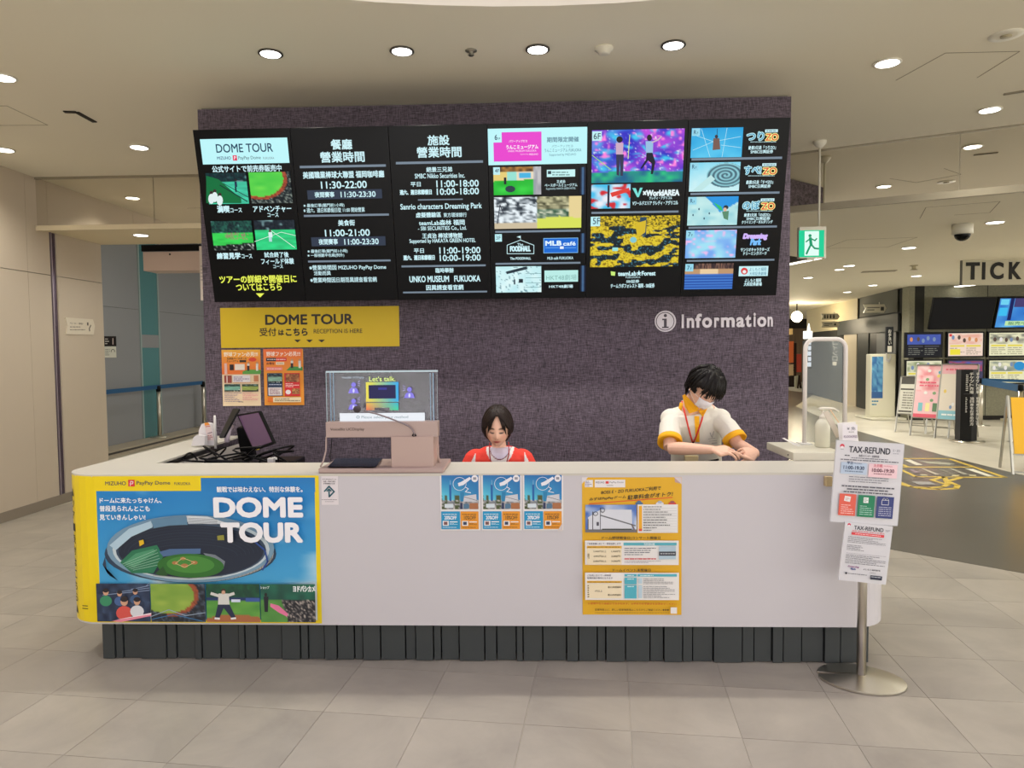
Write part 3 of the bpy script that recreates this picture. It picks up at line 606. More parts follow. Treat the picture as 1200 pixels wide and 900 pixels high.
p.rect(636.8, 279, 677.2, 296, (150, 210, 245)); p.rect(637.3, 279.5, 676.7, 295.5, (14, 104, 210)); D4('MLB', (620, 333, 793, 384), (225, 245, 255), .05, 245); D4('café', (808, 341, 940, 383), (225, 245, 255), .03, 245); p.rect(656, 288.5, 660.5, 291.5, (230, 240, 250)); p.rect(639, 290, 655, 290.4, (120, 180, 240)); p.rect(661.5, 290, 675, 290.4, (120, 180, 240)); D4('MLB café FUKUOKA', (642, 501, 915, 528), WH, .02, 245)
p.rect(580.8, 307.9, 680, 308.7, LNC); p.pic(581, 312.2, 634.4, 341.9, lambda x, y: mix((190, 235, 240), (225, 250, 250), ns(x*7, y*5, 1)) if ns(x*30, y*22, 2) < .8 else (120, 160, 170))
p.poly([(593, 318), (617, 311.8), (618.5, 315), (594, 321)], (40, 55, 65)); p.rect(608, 326.7, 613, 331, (30, 40, 50)); p.rect(602, 327, 604, 333, (60, 80, 90)); p.rect(615, 316, 615.4, 341, (110, 150, 160))
for yy in (320, 325, 331, 336): p.rect(616, yy, 634, yy+.35, (120, 165, 170))
p.rect(638, 316.7, 677.2, 329.6, (186, 236, 230)); D4('HKT48劇場', (630, 690, 950, 745), (130, 180, 175), .0, 245); D4('HKT48劇場', (660, 795, 912, 828), WH, .02, 245)
for y0, y1 in ((196, 228), (273.3, 296), (311, 341)): p.pic(679.3, y0, 686.3, y1, lambda x, y: mix((8, 12, 30), (90, 140, 190), 1-abs(x-.5)*2.2+.2*sin(y*25)-.2), 6, 8)
p = scr[4]
def E5(s, x, c=WH, b=.02): p.text(s, *A(p, *x, 680, 140, 4.092), c, b)
def cosmic(x, y):
    a = atan2(y-.45, x-.6); r = sqrt((x-.6)**2+(y-.45)**2); n = ns(x*22, y*16, 1); m_ = ns(a*5+8, r*9, 2); k = ns(x*5, y*4, 3)
    c = mix((30, 40, 190), (190, 70, 220), k*1.1); c = mix(c, (60, 200, 240), (m_-.5)*2.4); c = mix(c, (255, 130, 220), (n-.66)*4); c = mix(c, (240, 250, 255), (ns(x*48, y*36, 5)-.8)*6)
    if y > .78+.12*(x-.5)**2: c = mix((20, 90, 140), (40, 200, 130), ns(x*14, y*12, 6))
    return c
p.pic(693.9, 152.7, 799.7, 212.8, cosmic, 84, 48)
for (hx, hy, bc, lc) in ((726, 163.5, (205, 170, 195), (40, 40, 70)), (761, 161.5, (150, 190, 225), (20, 22, 50))):
    p.ell(hx, hy, 3.8 if hx < 740 else 3, 3.8, (28, 22, 34), 14); p.poly([(hx-4.5, hy+4), (hx+4.5, hy+4), (hx+4, hy+18), (hx-4, hy+18)], bc)
p.poly([(722, 181), (731, 181), (730, 206), (726.8, 206), (726.5, 186), (725.5, 206), (722.5, 205)], (50, 50, 80)); p.poly([(757.5, 179), (764.5, 179), (768, 190), (765, 204), (762.5, 204), (764, 192), (759.5, 188), (752, 198), (750.5, 197), (757, 187)], (16, 18, 40)); p.line([(764, 167), (771, 164), (775, 160)], 1.6, (205, 180, 200)); p.line([(738, 158), (736, 186)], .8, (220, 240, 120)); p.line([(694, 182), (716, 199)], .8, (170, 230, 80))
p.rect(694, 154, 705, 165, (190, 240, 245)); E5('6F', (64, 66, 98, 95), (50, 70, 90), .01)
p.pic(693, 216.5, 738.2, 243.9, lambda x, y: mix(mix((70, 190, 235), (235, 235, 245), ns(x*5, y*5, 1)*1.6-.3), (210, 40, 50), (ns(x*7+3, y*6, 2)-.55)*6), 36, 22); p.poly([(715, 226), (737, 220), (738, 224), (717, 231)], (225, 60, 50)); p.rect(712, 217, 714, 243, (40, 40, 60))
p.poly([(741, 220.5), (745, 220.5), (747.5, 227), (750, 220), (753, 220), (748.5, 231), (746.5, 231)], (120, 225, 215)); E5('×WorldAREA', (300, 338, 475, 366), (230, 245, 248), .045, ); E5('クレディ・アグリコル', (330, 369, 440, 383)); E5('Vワールドエリア クレディ・アグリコル', (250, 391, 468, 409), WH, .02)
p.rect(693, 248.3, 794.9, 249, LNC)
def forest(x, y):
    yy = y**.8; n = ns(x*13+4*y, yy*24, 2); m_ = ns(x*6+1, yy*13+4, 3); d = ns(x*80, y*60, 4)
    if y < .2: return mix((225, 195, 40), (30, 30, 10), (d-.35)*2)
    c = (225, 200, 45) if n*.6+m_*.5 > .50 else (18, 34, 42)
    if c[0] > 100: c = mix(c, (120, 90, 10), (d-.55)*2.5)
    elif d > .8: c = (60, 120, 140)
    return c
p.pic(692.2, 253.8, 794.4, 311.8, forest, 120, 70); p.rect(750, 254.5, 757, 276, (40, 70, 90)); p.poly([(744, 262), (757, 258), (756, 272), (747, 279)], (215, 185, 40)); p.ell(742, 281, 4, 3.5, (130, 200, 210), 10); p.rect(717.5, 290, 724, 294, (150, 225, 225)); p.rect(692.2, 254, 703, 265, (190, 240, 245)); E5('5F', (60, 472, 94, 502), (50, 70, 90), .01)
p.poly([(715.5, 317.8), (721, 318.5), (720.5, 323), (716, 322.6)], (200, 235, 120)); E5('teamLab★Forest', (180, 724, 360, 748), WH, .03); E5('FUKUOKA', (217, 752, 287, 760), WH, .0); E5('SBI証券', (220, 768, 282, 783)); E5('チームラボフォレスト 福岡 - SBI証券', (145, 787, 355, 806))
p = scr[5]
def F6(s, x, c=WH, b=.02, **k): p.text(s, *A(p, *x, 680, 140, 4.092), c, b, **k)
p.pic(810.7, 150.3, 868.9, 184, lambda x, y: mix((20, 150, 215), (90, 200, 240), y*.7+ns(x*5, y*4, 1)*.4))
for l in ([(812, 176), (836, 166), (868, 160)], [(822, 151), (832, 184)], [(852, 150), (846, 184)], [(813, 158), (836, 166)], [(868, 173), (845, 170)]): p.line(l, .5, (190, 235, 245))
p.ell(839.5, 160, 2, 2.2, (60, 50, 60), 8); p.poly([(836, 162), (843, 162), (844, 175), (835, 176)], (120, 90, 80)); p.line([(840, 163), (840.5, 151)], .6, (30, 40, 60))
def spiral(x, y):
    r = sqrt((x-.72)**2+(y-.45)**2*.8); a = atan2(y-.45, x-.72)
    return mix((150, 215, 225), (60, 90, 105), .5+.5*sin(r*70+a)) if r < .38 else mix((130, 215, 240), (200, 240, 245), y+ns(x*9, y*6, 1)*.3)
p.pic(808.8, 190.8, 865.7, 223.6, spiral, 60, 36); p.poly([(812, 223), (833, 205), (838, 210), (822, 223.4)], (190, 230, 230))
p.pic(806.6, 230.9, 863.3, 263.4, lambda x, y: mix((200, 238, 236), (150, 210, 220), ns(x*8, y*8, 2)) if x < .35+y*.55 or y > 1.2-x else (40, 150, 225))
p.ell(850.5, 243, 3, 2.6, (40, 50, 50), 10); p.ell(849.5, 245.5, 2.2, 2.4, (225, 185, 160), 8); p.poly([(836, 237), (845, 242), (847, 247), (843, 246)], (50, 190, 110)); p.poly([(846, 248), (854, 247), (853, 258), (848, 256)], (90, 140, 110))
for x, y in ((812, 252), (819, 245), (825, 256), (831, 250)): p.ell(x, y, .9, 1.4, (60, 90, 110), 8)
p.pic(804.1, 270, 861.3, 301.8, lambda x, y: mix(mix((120, 170, 240), (160, 225, 245), ns(x*6, y*5, 1)*1.5-.2), (240, 190, 235), (ns(x*12, y*10, 3)-.62)*4), 44, 26)
p.pic(802.9, 309.1, 857.7, 338.4, lambda x, y: mix((26, 20, 30), (150, 110, 90), ns(x*40, y*8, 1)) if y < .22 else ((235, 205, 160) if .3 < x < .7 and y < .4 else ((190, 150, 110) if y < .42 else mix((20, 60, 150), (80, 140, 220), .5+.5*sin(y*60)))))
for k, (x, y, s_) in enumerate(((811, 150.6, 'R'), (809, 191, 'R'), (806.8, 231, 'R'), (804.3, 270.2, '7'), (803, 309.3, '7'))): p.rect(x, y, x+9, y+8.6, (150, 215, 235)); p.text(s_, x+2, y+2, x+4.8, y+6.8, (40, 80, 110), .01); p.text('F', x+5.8, y+4, x+7, y+6.8, (40, 80, 110), .0)
for y0, jp, xs_ in ((58, 'つり', (795, 880, 884, 948)), (220, 'すべ!', (783, 866, 870, 940)), (388, 'のぼ', (775, 858, 862, 930))):
    F6(jp, (xs_[0], y0, xs_[1], y0+46), (190, 235, 240), .06); F6(jp, (xs_[0]+3, y0+4, xs_[1]-3, y0+43), (70, 150, 190), .01)
    F6('ZO', (xs_[2], y0+8, xs_[3], y0+47), (250, 245, 150), .08); F6('ZO', (xs_[2]+3, y0+11, xs_[3]-3, y0+44), (225, 90, 60), .02); p.rect(*A(p, xs_[2], y0-9, xs_[3]-4, y0+4, 680, 140, 4.092), (205, 240, 245)); p.rows(*A(p, xs_[2]+5, y0-7, xs_[3]-9, y0+3, 680, 140, 4.092), 1, (90, 130, 140), 3)
    p.rows(*A(p, xs_[0]+18, y0+47, xs_[3]-12, y0+54, 680, 140, 4.092), 1, (180, 215, 220), y0)
for tx_, x in (('絶景3兄弟「つりZO」', (803, 127, 933, 144)), ('SMBC日興証券', (813, 147, 920, 163)), ('絶景3兄弟「すべZO」', (792, 292, 920, 309)), ('SMBC日興証券', (803, 312, 908, 328)), ('絶景3兄弟「のぼZO」', (782, 449, 907, 465)), ('SMBC日興証券', (793, 467, 905, 482)), ('クライミング・ボルダリング', (770, 484, 917, 498)), ('サンリオキャラクターズ', (765, 614, 902, 631)), ('ドリーミングパーク', (778, 633, 888, 649)), ('よしもと福岡', (785, 761, 862, 778)), ('大和証券劇場', (780, 779, 865, 796))): F6(tx_, x, WH, .022)
for x0, x1, y in ((809.5, 915, 186), (808.3, 912, 226.4), (806, 909, 265.9), (804, 906, 304.6)): p.rect(x0, y-.3, x1, y+.4, LNC)
F6('Dreaming', (775, 545, 893, 578), (210, 180, 250), .06, shear=.2); F6('Park', (810, 570, 862, 602), (120, 190, 250), .05, shear=.2)
p.rect(865, 311.6, 898.2, 322.8, (200, 240, 245)); p.ell(871, 317.2, 4, 4, (220, 60, 60), 18); p.ell(871, 318, 2.2, 2, (240, 235, 235), 12); p.text('よしもと福岡', 877, 313, 896.5, 317, (110, 160, 180), .01); p.text('大和証券劇場', 877, 318, 896.5, 322, (110, 160, 180), .01)
# ================================================================== COUNTER
CY = 3.54; CXL, CXR = -2.49, 1.775; CB, CT = .2, .980; RC = .2
def outline(off=0., back=5.2, y0=CY, xl=CXL, xr=CXR, r=RC, n=8):
    """outer plan of the front: left arm end -> round corner -> front -> round corner -> right arm end"""
    P = [(xl-off, back)]
    P += [(xl+r-(r+off)*cos(a), y0+r-(r+off)*sin(a)) for a in [pi/2*i/n for i in range(n+1)]]
    P += [(xr-r+(r+off)*sin(a), y0+r-(r+off)*cos(a)) for a in [pi/2*i/n for i in range(n+1)]]
    P += [(xr+off, 4.22)]
    return P
GLOSS = M('white_laminate', (202, 199, 203), .35); TOPM = M('cream_worktop', (204, 200, 188), .4)
ct_ = empty('reception_counter', (-.36, CY+.2, 0), 'long white reception counter with rounded corners and dark ribbed base', 'counter')
def band(q, out, inn, z0, z1):
    n = len(out); vs = [(x, y, z0) for x, y in out]+[(x, y, z1) for x, y in out]+[(x, y, z0) for x, y in inn]+[(x, y, z1) for x, y in inn]
    fs = [(i, i+1, n+i+1, n+i) for i in range(n-1)]+[(2*n+i+1, 2*n+i, 3*n+i, 3*n+i+1) for i in range(n-1)]+[(n+i, n+i+1, 3*n+i+1, 3*n+i) for i in range(n-1)]+[(2*n+i, 2*n+i+1, i+1, i) for i in range(n-1)]
    fs += [(0, n, 3*n, 2*n), (n-1, 3*n-1, 4*n-1, 2*n-1)]
    q.add(vs, fs); return q
o1 = outline()
inn = lambda d, o: [(min(max(x, CXL+d), CXR-d), max(y, CY+d)) if i not in (0, len(o)-1) else ((CXL+d) if i == 0 else (CXR-d), y) for i, (x, y) in enumerate(o)]
band(MB(), o1, inn(.04, o1), CB, CT-.012).build('front_panel', GLOSS, ct_)
def worktop():
    q = MB(); o = outline(.0015); W2 = .335
    inp = [(min(max(x, CXL+W2), CXR-W2-.01), max(y, CY+W2+.035)) if 0 < i < len(o)-1 else ((CXL+W2-.06) if i == 0 else (CXR-W2-.01), y) for i, (x, y) in enumerate(o)]
    return band(q, o, inp, CT-.012, CT)
worktop().build('worktop', TOPM, ct_)
band(MB(), outline(-.14), inn(.17, o1), .0, CB).build('plinth', M('plinth_dark', (40, 42, 42), .6), ct_)
# ribbed base: boards of uneven width with gaps
KM = M('charcoal_board', (54, 59, 60), .55, noise=.06); rnd = random.Random(4)
edges = [120, 135, 144, 165, 195, 206.5, 228, 236.5, 258, 279.5, 287, 301, 330, 352, 361, 380, 395, 415, 425, 446, 475, 487, 508, 517, 538, 568, 582, 605, 613, 636, 664, 678, 700, 710, 733, 762, 778, 800, 812, 836, 870, 884, 905, 918, 940, 966, 985, 1005, 1019.5]
for i, (a, b_) in enumerate(zip(edges, edges[1:])):
    x0, x1 = PY(a, 750, CY+.035).x, PY(b_, 750, CY+.035).x; dy = .006*(i % 3)
    box(x0+.0035, x1-.0035, CY+.032+dy, CY+.08, .004, CB+.0).build('kick_board', KM, ct_)
KS = M('steel_corner', (150, 150, 148), .35, .8)
# inner desk behind the screen of the counter
box(CXL+.3, CXR-.3, CY+.045, 4.02, .68, .71).build('inner_desk', M('desk_grey', (150, 146, 140), .5), ct_)
box(CXL+.02, CXL+.75, 4.0, 5.2, .70, .72).build('side_desk', M('desk_dark', (60, 56, 58), .4), ct_)
box(CXL+.29, CXL+.31, 3.95, 5.2, .3, .93).build('side_inner_panel', M('desk_light2', (196, 190, 182), .4), ct_)
# ---- DOME TOUR wrap on the left end
t3f, d2f = plane_map((0, CY-.002, 0), (1, 0, 0), (0, 0, 1))
def wrap3(u, v, h):
    xs_ = CXL+RC
    if u >= xs_: return V((u, CY-.002-h, v))
    s_ = xs_-u; arc = pi/2*RC
    if s_ < arc: a = s_/RC; return V((xs_-(RC+.002+h)*sin(a), CY+RC-(RC+.002+h)*cos(a), v))
    return V((CXL-.002-h, CY+RC+(s_-arc), v))
XA = CXL+RC-.62; z0_, z1_ = PY(300, 730, CY).z, PY(300, 557.4, CY).z; XE = PY(375.5, 650, CY).x
wp = empty('tour_poster', (-1.8, CY-.003, z0_), 'big yellow and blue DOME TOUR poster wrapped round the left counter corner', 'poster')
q = MB(); us = [XA+(XE-XA)*i/40 for i in range(41)]
q.add([wrap3(u, v, 0) for u in us for v in (z0_, z1_)]+[wrap3(u, v, -.0015) for u in us for v in (z0_, z1_)], [(2*i, 2*i+2, 2*i+3, 2*i+1) for i in range(40)]+[(82+2*i+1, 82+2*i+3, 82+2*i+2, 82+2*i) for i in range(40)])
YE = (240, 214, 20); q.build('film', M('yellow_film', YE, .35), wp)
p = Print('artwork', wrap3, wp, 'ink', d2f); B3 = lambda X0, Y0, X1, Y1: (90+X0/3.6, 540+Y0/3.6, 90+X1/3.6, 540+Y1/3.6)
c3 = lambda *a: p.d2uv(90+a[0]/3.6, 540+a[1]/3.6)
def sky(x, y):
    c = mix((28, 130, 200), (90, 185, 228), y*.9+.1*ns(x*6, y*6, 1)); k = (ns(x*5+2, y*6, 2)*.7+ns(x*14, y*16, 3)*.3-.56+max(0, x-.72)*1.9*max(0, y-.25))*3.4
    return mix(c, (235, 242, 246), k if y > .3 else k*.3)
p.pic(*B3(82, 128, 1016, 672), sky, 80, 50); p.pic(*B3(523, 72, 1006, 132), lambda x, y: mix((24, 122, 192), (32, 134, 202), y), 20, 4)
T_ = lambda s, x, c, b=.02, **k: p.text(s, *B3(*x), c, b, **k)
NV = (40, 44, 90); T_('MIZUHO', (120, 87, 208, 103), NV, .01); p.rect(*B3(217, 80, 245, 108), (222, 40, 60)); p.line([(90+v/3.6, 540+w_/3.6) for v, w_ in ((226, 105), (228, 86), (238, 88), (236, 97), (224, 97))], .8, (250, 240, 240)); T_('PayPay Dome', (252, 85, 395, 105), (60, 60, 90), .005); T_('FUKUOKA', (412, 90, 480, 102), (60, 60, 90), 0)
E3 = lambda cx, cy, rx, ry, c, n=40, a0=0, a1=2*pi, rot=0: p.ell(90+cx/3.6, 540+cy/3.6, rx/3.6, ry/3.6, c, n, a0, a1, rot)
L3 = lambda pts, t_, c: p.line([(90+a/3.6, 540+b_/3.6) for a, b_ in pts], t_/3.6, c)
G3 = lambda pts, c: p.poly([(90+a/3.6, 540+b_/3.6) for a, b_ in pts], c)
# stadium
E3(480, 392, 362, 122, (52, 72, 96)); E3(492, 390, 340, 122, (186, 184, 176))
for k in range(46):
    a = pi*(.06+.86*k/45); L3([(492+338*cos(a), 392+118*sin(a)), (492+338*cos(a), 374+106*sin(a))], 2.2, (120, 120, 116))
E3(485, 368, 352, 142, (120, 156, 180)); E3(487, 371, 330, 128, (196, 212, 218)); E3(487, 374, 316, 119, (58, 78, 100))
def stands(x, y):
    n = ns(x*70, y*40, 4); r = .5+.5*sin(y*90+6*x)
    c = mix((22, 32, 52), (46, 62, 84), r*.6+n*.4)
    return c
E3(487, 378, 305, 110, (26, 38, 58)); 
for k in range(7): p.ring(90+487/3.6, 540+(380+k*3)/3.6, (298-k*17)/3.6, (104-k*9)/3.6, .4, ((44, 60, 82), (36, 50, 72))[k % 2], 40, pi, 2*pi)
G3([(190, 425), (240, 375), (345, 352), (372, 400), (330, 470), (240, 470)], (40, 120, 84)); G3([(205, 428), (255, 388), (330, 368), (340, 380), (250, 445)], (74, 150, 110))
for k in range(6): L3([(200+k*9, 432+k*5), (345+k*4, 372+k*12)], 2, (150, 190, 170))
G3([(355, 380), (400, 368), (530, 366), (528, 388), (440, 392), (372, 400)], (76, 108, 150)); G3([(540, 385), (590, 392), (632, 420), (625, 452), (600, 440), (560, 405)], (120, 130, 140))
E3(487, 438, 140, 50, (46, 110, 44), rot=.03); E3(487, 433, 100, 36, (70, 138, 58), rot=.03)
for x, y, a in ((455, 408, 9), (422, 426, 10), (503, 425, 11), (462, 438, 12)): E3(x, y, a*1.3, a*.75, (176, 122, 72), 12)
L3([(455, 405), (424, 428), (462, 445), (505, 424), (455, 405)], 2, (220, 200, 150)); G3([(340, 470), (372, 440), (392, 478), (360, 482)], (38, 84, 40))
L3([(330, 478), (480, 492), (620, 482)], 3, (160, 170, 170)); G3([(470, 228), (560, 232), (640, 258), (600, 262), (478, 262)], (214, 222, 226))
for k in range(5): L3([(478, 238+k*5), (600, 244+k*5)], 1.6, (110, 120, 130))
G3([(148, 352), (230, 282), (322, 250), (330, 276), (240, 316), (175, 372)], (176, 206, 222)); G3([(322, 246), (412, 232), (470, 228), (476, 266), (400, 268), (334, 280)], (96, 136, 164)); G3([(272, 333), (290, 328), (294, 345), (275, 356)], (224, 184, 30)); G3([(600, 312), (628, 308), (630, 330), (602, 330)], (150, 148, 60))
L3([(750, 330), (800, 372), (812, 420), (790, 455)], 7, (38, 76, 150)); G3([(130, 400), (120, 432), (150, 480), (185, 500), (140, 470)], (44, 60, 84))
# photo strip
def seats(x, y): return mix((22, 34, 60), (60, 80, 110), ns(x*16, y*12, 2))
p.pic(*B3(92, 512, 322, 672), seats, 24, 16)
for k in range(4): L3([(120+k*60, 560-k*12), (318, 540-k*10)], 3, (130, 150, 180))
for x, y, s_, bc in ((134, 547, 15, (56, 140, 100)), (192, 553, 13, (70, 100, 150)), (258, 545, 13, (60, 90, 130)), (212, 585, 20, (212, 84, 76)), (266, 585, 17, (214, 218, 224))):
    E3(x, y+s_*2.5, s_*1.7, s_*1.5, bc, 14); E3(x, y, s_*.8, s_, (206, 160, 130), 12); E3(x, y-s_*.45, s_*.85, s_*.62, (40, 34, 40), 12)
G3([(160, 668), (350, 628), (345, 642), (200, 672)], (232, 140, 160)); G3([(170, 664), (345, 630), (345, 636)], (248, 236, 240))
def advg(x, y):
    r = sqrt(((x-.3)/.52)**2+((y-.3)/.5)**2)
    if r < .95: return mix((120, 160, 62), (160, 186, 80), ns(x*5, y*8, 2))
    if r < 1.12 and x > .3: return mix((176, 92, 60), (120, 60, 40), ns(x*30, y*20, 3))
    return mix((28, 34, 44), (110, 130, 150), (ns(x*26, y*20, 4)-.45)*1.6)
p.pic(*B3(322, 512, 555, 672), advg, 36, 24); L3([(322, 650), (400, 620), (470, 645), (554, 632)], 3, (150, 170, 190)); L3([(330, 660), (420, 640), (540, 668)], 3, (60, 120, 170))
p.pic(*B3(555, 512, 783, 672), lambda x, y: (mix((26, 96, 60), (20, 60, 48), ns(x*20, y*10, 1)) if y < .34 else (30, 50, 100) if y < .45 else mix((70, 140, 60), (110, 170, 70), ns(x*4, y*12, 2)) if y < .9-.1*sin(3*x) else (168, 104, 66)), 24, 24)
G3([(608, 552), (650, 552), (655, 600), (606, 600)], (216, 216, 210)); L3([(610, 562), (578, 552)], 12, (212, 212, 206)); L3([(648, 560), (672, 552)], 12, (212, 212, 206)); E3(629, 543, 10, 12, (70, 50, 44), 12); E3(629, 547, 8, 8, (206, 164, 136), 10)
G3([(606, 598), (655, 598), (680, 650), (664, 655), (630, 612), (612, 655), (594, 650)], (34, 44, 72)); L3([(594, 656), (612, 657)], 8, (230, 230, 230)); L3([(662, 657), (680, 655)], 8, (230, 230, 230))
p.rect(*B3(662, 576, 700, 588), (210, 220, 240)); p.rect(*B3(722, 570, 783, 586), (60, 90, 160))
p.pic(*B3(783, 512, 1016, 672), lambda x, y: (mix((30, 110, 86), (24, 70, 60), ns(x*8, y*6, 1)) if y < .42 else mix((70, 130, 60), (100, 160, 76), ns(x*5, y*8, 2)) if x < .5-.2*(1-y) else mix((24, 26, 34), (190, 180, 170), (ns(x*40, y*34, 3)-.5)*2.2)), 40, 28)
T_('ヨドバシカメ', (920, 518, 1014, 545), (235, 240, 240), .03); G3([(826, 592), (862, 602), (900, 636), (896, 648), (860, 630), (826, 606)], (226, 120, 160)); E3(807, 556, 6, 8, (30, 26, 28), 10); G3([(798, 564), (818, 564), (816, 628), (802, 628)], (26, 30, 40)); T_('ショップ', (784, 520, 822, 532), (230, 240, 240), .02)
T_('ドームに来たっちゃけん、', (112, 150, 372, 173), (245, 248, 250), .02); T_('普段見られんとこも', (112, 183, 323, 208), (245, 248, 250), .02); T_('見ていきんしゃい!', (112, 220, 305, 244), (245, 248, 250), .02)
T_('観戦では味わえない、特別な体験を。', (602, 103, 962, 127), (245, 248, 250)); T_('DOME', (587, 147, 965, 234), (246, 247, 250), .045); T_('TOUR', (617, 252, 965, 339), (246, 247, 250), .045)
# vertical lettering on the rounded corner
for k, ch in enumerate('▲ツアー受付はこちら▲'):
    uc = CXL+RC-.16; zc = .88-k*.062; p.txt.append((ch, (uc-.022, uc+.022, zc-.022, zc+.022), lin((30, 30, 26)), .015, 0, 0, .001))
p.rows(94.5+8, 706, 109, 712, 2, (90, 84, 30), 5)
# ---- printed sheets
def sheet(name, x0, y0, x1, y1, Y, label, cat, base, corner_lift=0, th=.0012, group=None):
    a = PY(x0, y0, Y); b_ = PY(x1, y1, Y)
    t = empty(name, ((a.x+b_.x)/2, Y, b_.z), label, cat, group)
    box(a.x, b_.x, Y-th, Y, b_.z, a.z).build('sheet', M('sheet_%s_%d_%d' % (name, base[1], base[2]), base, .5), t)
    t3, d2 = plane_map((0, Y-th, 0), (1, 0, 0), (0, 0, 1)); return t, Print('artwork', t3, t, 'ink', d2)
# three identical city posters
for k, dx in enumerate((0, 48.6, 97.2)):
    t, p = sheet('city_poster', 515.5+dx, 557.8-.15*k, 563+dx, 621.5-.15*k, CY-.001, ['blue and orange discount poster, left of three, just right of the tan display', 'blue and orange discount poster in the middle of three', 'blue and orange discount poster, right of three, with a curled corner'][k], 'poster', (234, 232, 230), group='discount posters under the seated woman')
    X = lambda v: 510+dx+v/10.9; Y_ = lambda v: 550-.15*k+v/10.9; R4 = lambda a, b_, c, d, col: p.rect(X(a), Y_(b_), X(c), Y_(d), col)
    def city(x, y):
        c = mix((20, 110, 180), (90, 200, 225), y*1.5*(1.2-x)) if y < .72 else mix((90, 100, 110), (225, 220, 215), ns(x*24, y*20, 2))
        if y > .6 and (x < .14 or .34 < x < .5) and ns(x*20, y*20, 3) > .3: c = (70, 84, 44)
        return c
    p.pic(X(78), Y_(76), X(558), Y_(510), city, 30, 28); R4(178, 195, 208, 405, (16, 96, 170)); p.line([(X(193), Y_(140)), (X(193), Y_(200))], .25, (200, 230, 240)); R4(320, 290, 370, 410, (30, 130, 180))
    p.poly([(X(370), Y_(340)), (X(525), Y_(318)), (X(530), Y_(412)), (X(360), Y_(412))], (205, 208, 214)); p.line([(X(372), Y_(352)), (X(535), Y_(398))], .5, (60, 64, 80)); R4(440, 430, 550, 508, (170, 110, 70)); R4(320, 428, 352, 508, (40, 50, 90)); R4(362, 440, 430, 500, (80, 120, 150)); R4(120, 440, 230, 490, (215, 228, 235))
    p.ring(X(312), Y_(185), 7.6, 7.6, .55, (235, 240, 245)); p.poly([(X(300), Y_(215)), (X(290), Y_(175)), (X(330), Y_(160)), (X(440), Y_(95)), (X(460), Y_(120)), (X(360), Y_(200))], (232, 236, 244)); p.ell(X(505), Y_(117), 3.9, 4.1, (236, 236, 240)); p.rect(X(485), Y_(100), X(525), Y_(132), (150, 150, 160))
    p.line([(X(385), Y_(225)), (X(425), Y_(248)), (X(385), Y_(285)), (X(455), Y_(298))], .9, (235, 240, 245)); p.text('NOW & Then', X(300), Y_(283), X(375), Y_(300), (230, 240, 245), .02) if 0 else None
    R4(78, 536, 318, 762, (16, 150, 200)); R4(326, 536, 556, 762, (232, 152, 30)); p.text('20%OFF', X(118), Y_(592), X(276), Y_(640), (245, 248, 250), .02); p.text('10%OFF', X(370), Y_(590), X(522), Y_(640), (90, 70, 30), .01)
    for z_, c_, c2 in ((98, (220, 240, 245), (120, 80, 80)), (345, (120, 84, 30), (50, 60, 90))):
        R4(z_, 655, z_+78, 718, (236, 234, 232)); R4(z_+14, 666, z_+60, 706, c2); p.rows(X(z_), Y_(560), X(z_+180), Y_(582), 1, c_, 3); R4(z_+90, 662, z_+190, 674, (244, 244, 240)); p.rows(X(z_+90), Y_(684), X(z_+190), Y_(706), 2, c_, 4); p.rows(X(z_), Y_(730), X(z_+180), Y_(745), 1, c_, 5)
    if k == 2: p.poly([(659.2, 612), (659.2, 622), (653, 622)], (214, 206, 204))
# yellow parking poster
t, p = sheet('parking_poster', 682, 559.5, 798.5, 720.5, CY-.001, 'tall yellow poster with parking charge tables on the counter front', 'poster', (228, 176, 26))
X = lambda v: 675+v/9.231; Y_ = lambda v: 555+v/9.231; Y2 = lambda v: 640+v/9.231
R = lambda a, b_, c, d, col, f=Y_: p.rect(X(a), f(b_), X(c), f(d), col)
p.poly([(681.9, 559.4), (689, 559.4), (681.9, 567)], (222, 218, 220)); p.poly([(798.6, 559.4), (790, 559.4), (798.6, 567.5)], (214, 204, 206)); p.poly([(798.2, 566.8), (790.5, 559.8), (791, 565)], (196, 160, 150))
R(95, 68, 183, 146, (232, 230, 230)); p.rows(X(100), Y_(75), X(175), Y_(140), 4, (120, 110, 160), 4); R(202, 66, 532, 148, (236, 232, 230)); p.text('MIZUHO', X(212), Y_(85), X(306), Y_(104), (60, 60, 90), .01); R(320, 82, 354, 108, (220, 60, 60)); p.text('PayPay Dome', X(364), Y_(84), X(514), Y_(106), (90, 90, 100), .0); p.text('FUKUOKA', X(330), Y_(120), X(402), Y_(132), (100, 100, 110), 0)
BK = (50, 42, 24); p.text('BOSS E・ZO FUKUOKAご利用で', X(268), Y_(158), X(920), Y_(200), BK, .012, shear=.2, rot=.075); p.text('みずほPayPayドーム', X(142), Y_(246), X(540), Y_(284), BK, .012, shear=.2, rot=.075); p.text('駐車料金がオトク!', X(552), Y_(212), X(1050), Y_(262), BK, .014, shear=.2, rot=.085)
p.line([(X(140), Y_(325)), (X(1040), Y_(256))], 1.0, (226, 84, 40))
for x, c_ in ((682, (70, 110, 150)), (905, (225, 225, 228)), (1040, (214, 60, 50))): p.ell(X(x), Y_(322), 4.6, 1.9, c_, 14); p.ell(X(x), Y_(306), 2.6, 1.6, mix(c_, (90, 120, 150), .4), 12)
p.pic(X(100), Y_(335), X(655), Y_(632), lambda x, y: mix((70, 110, 190), (205, 215, 230), ns(x*7, y*6, 1)*1.4-.2), 24, 16)
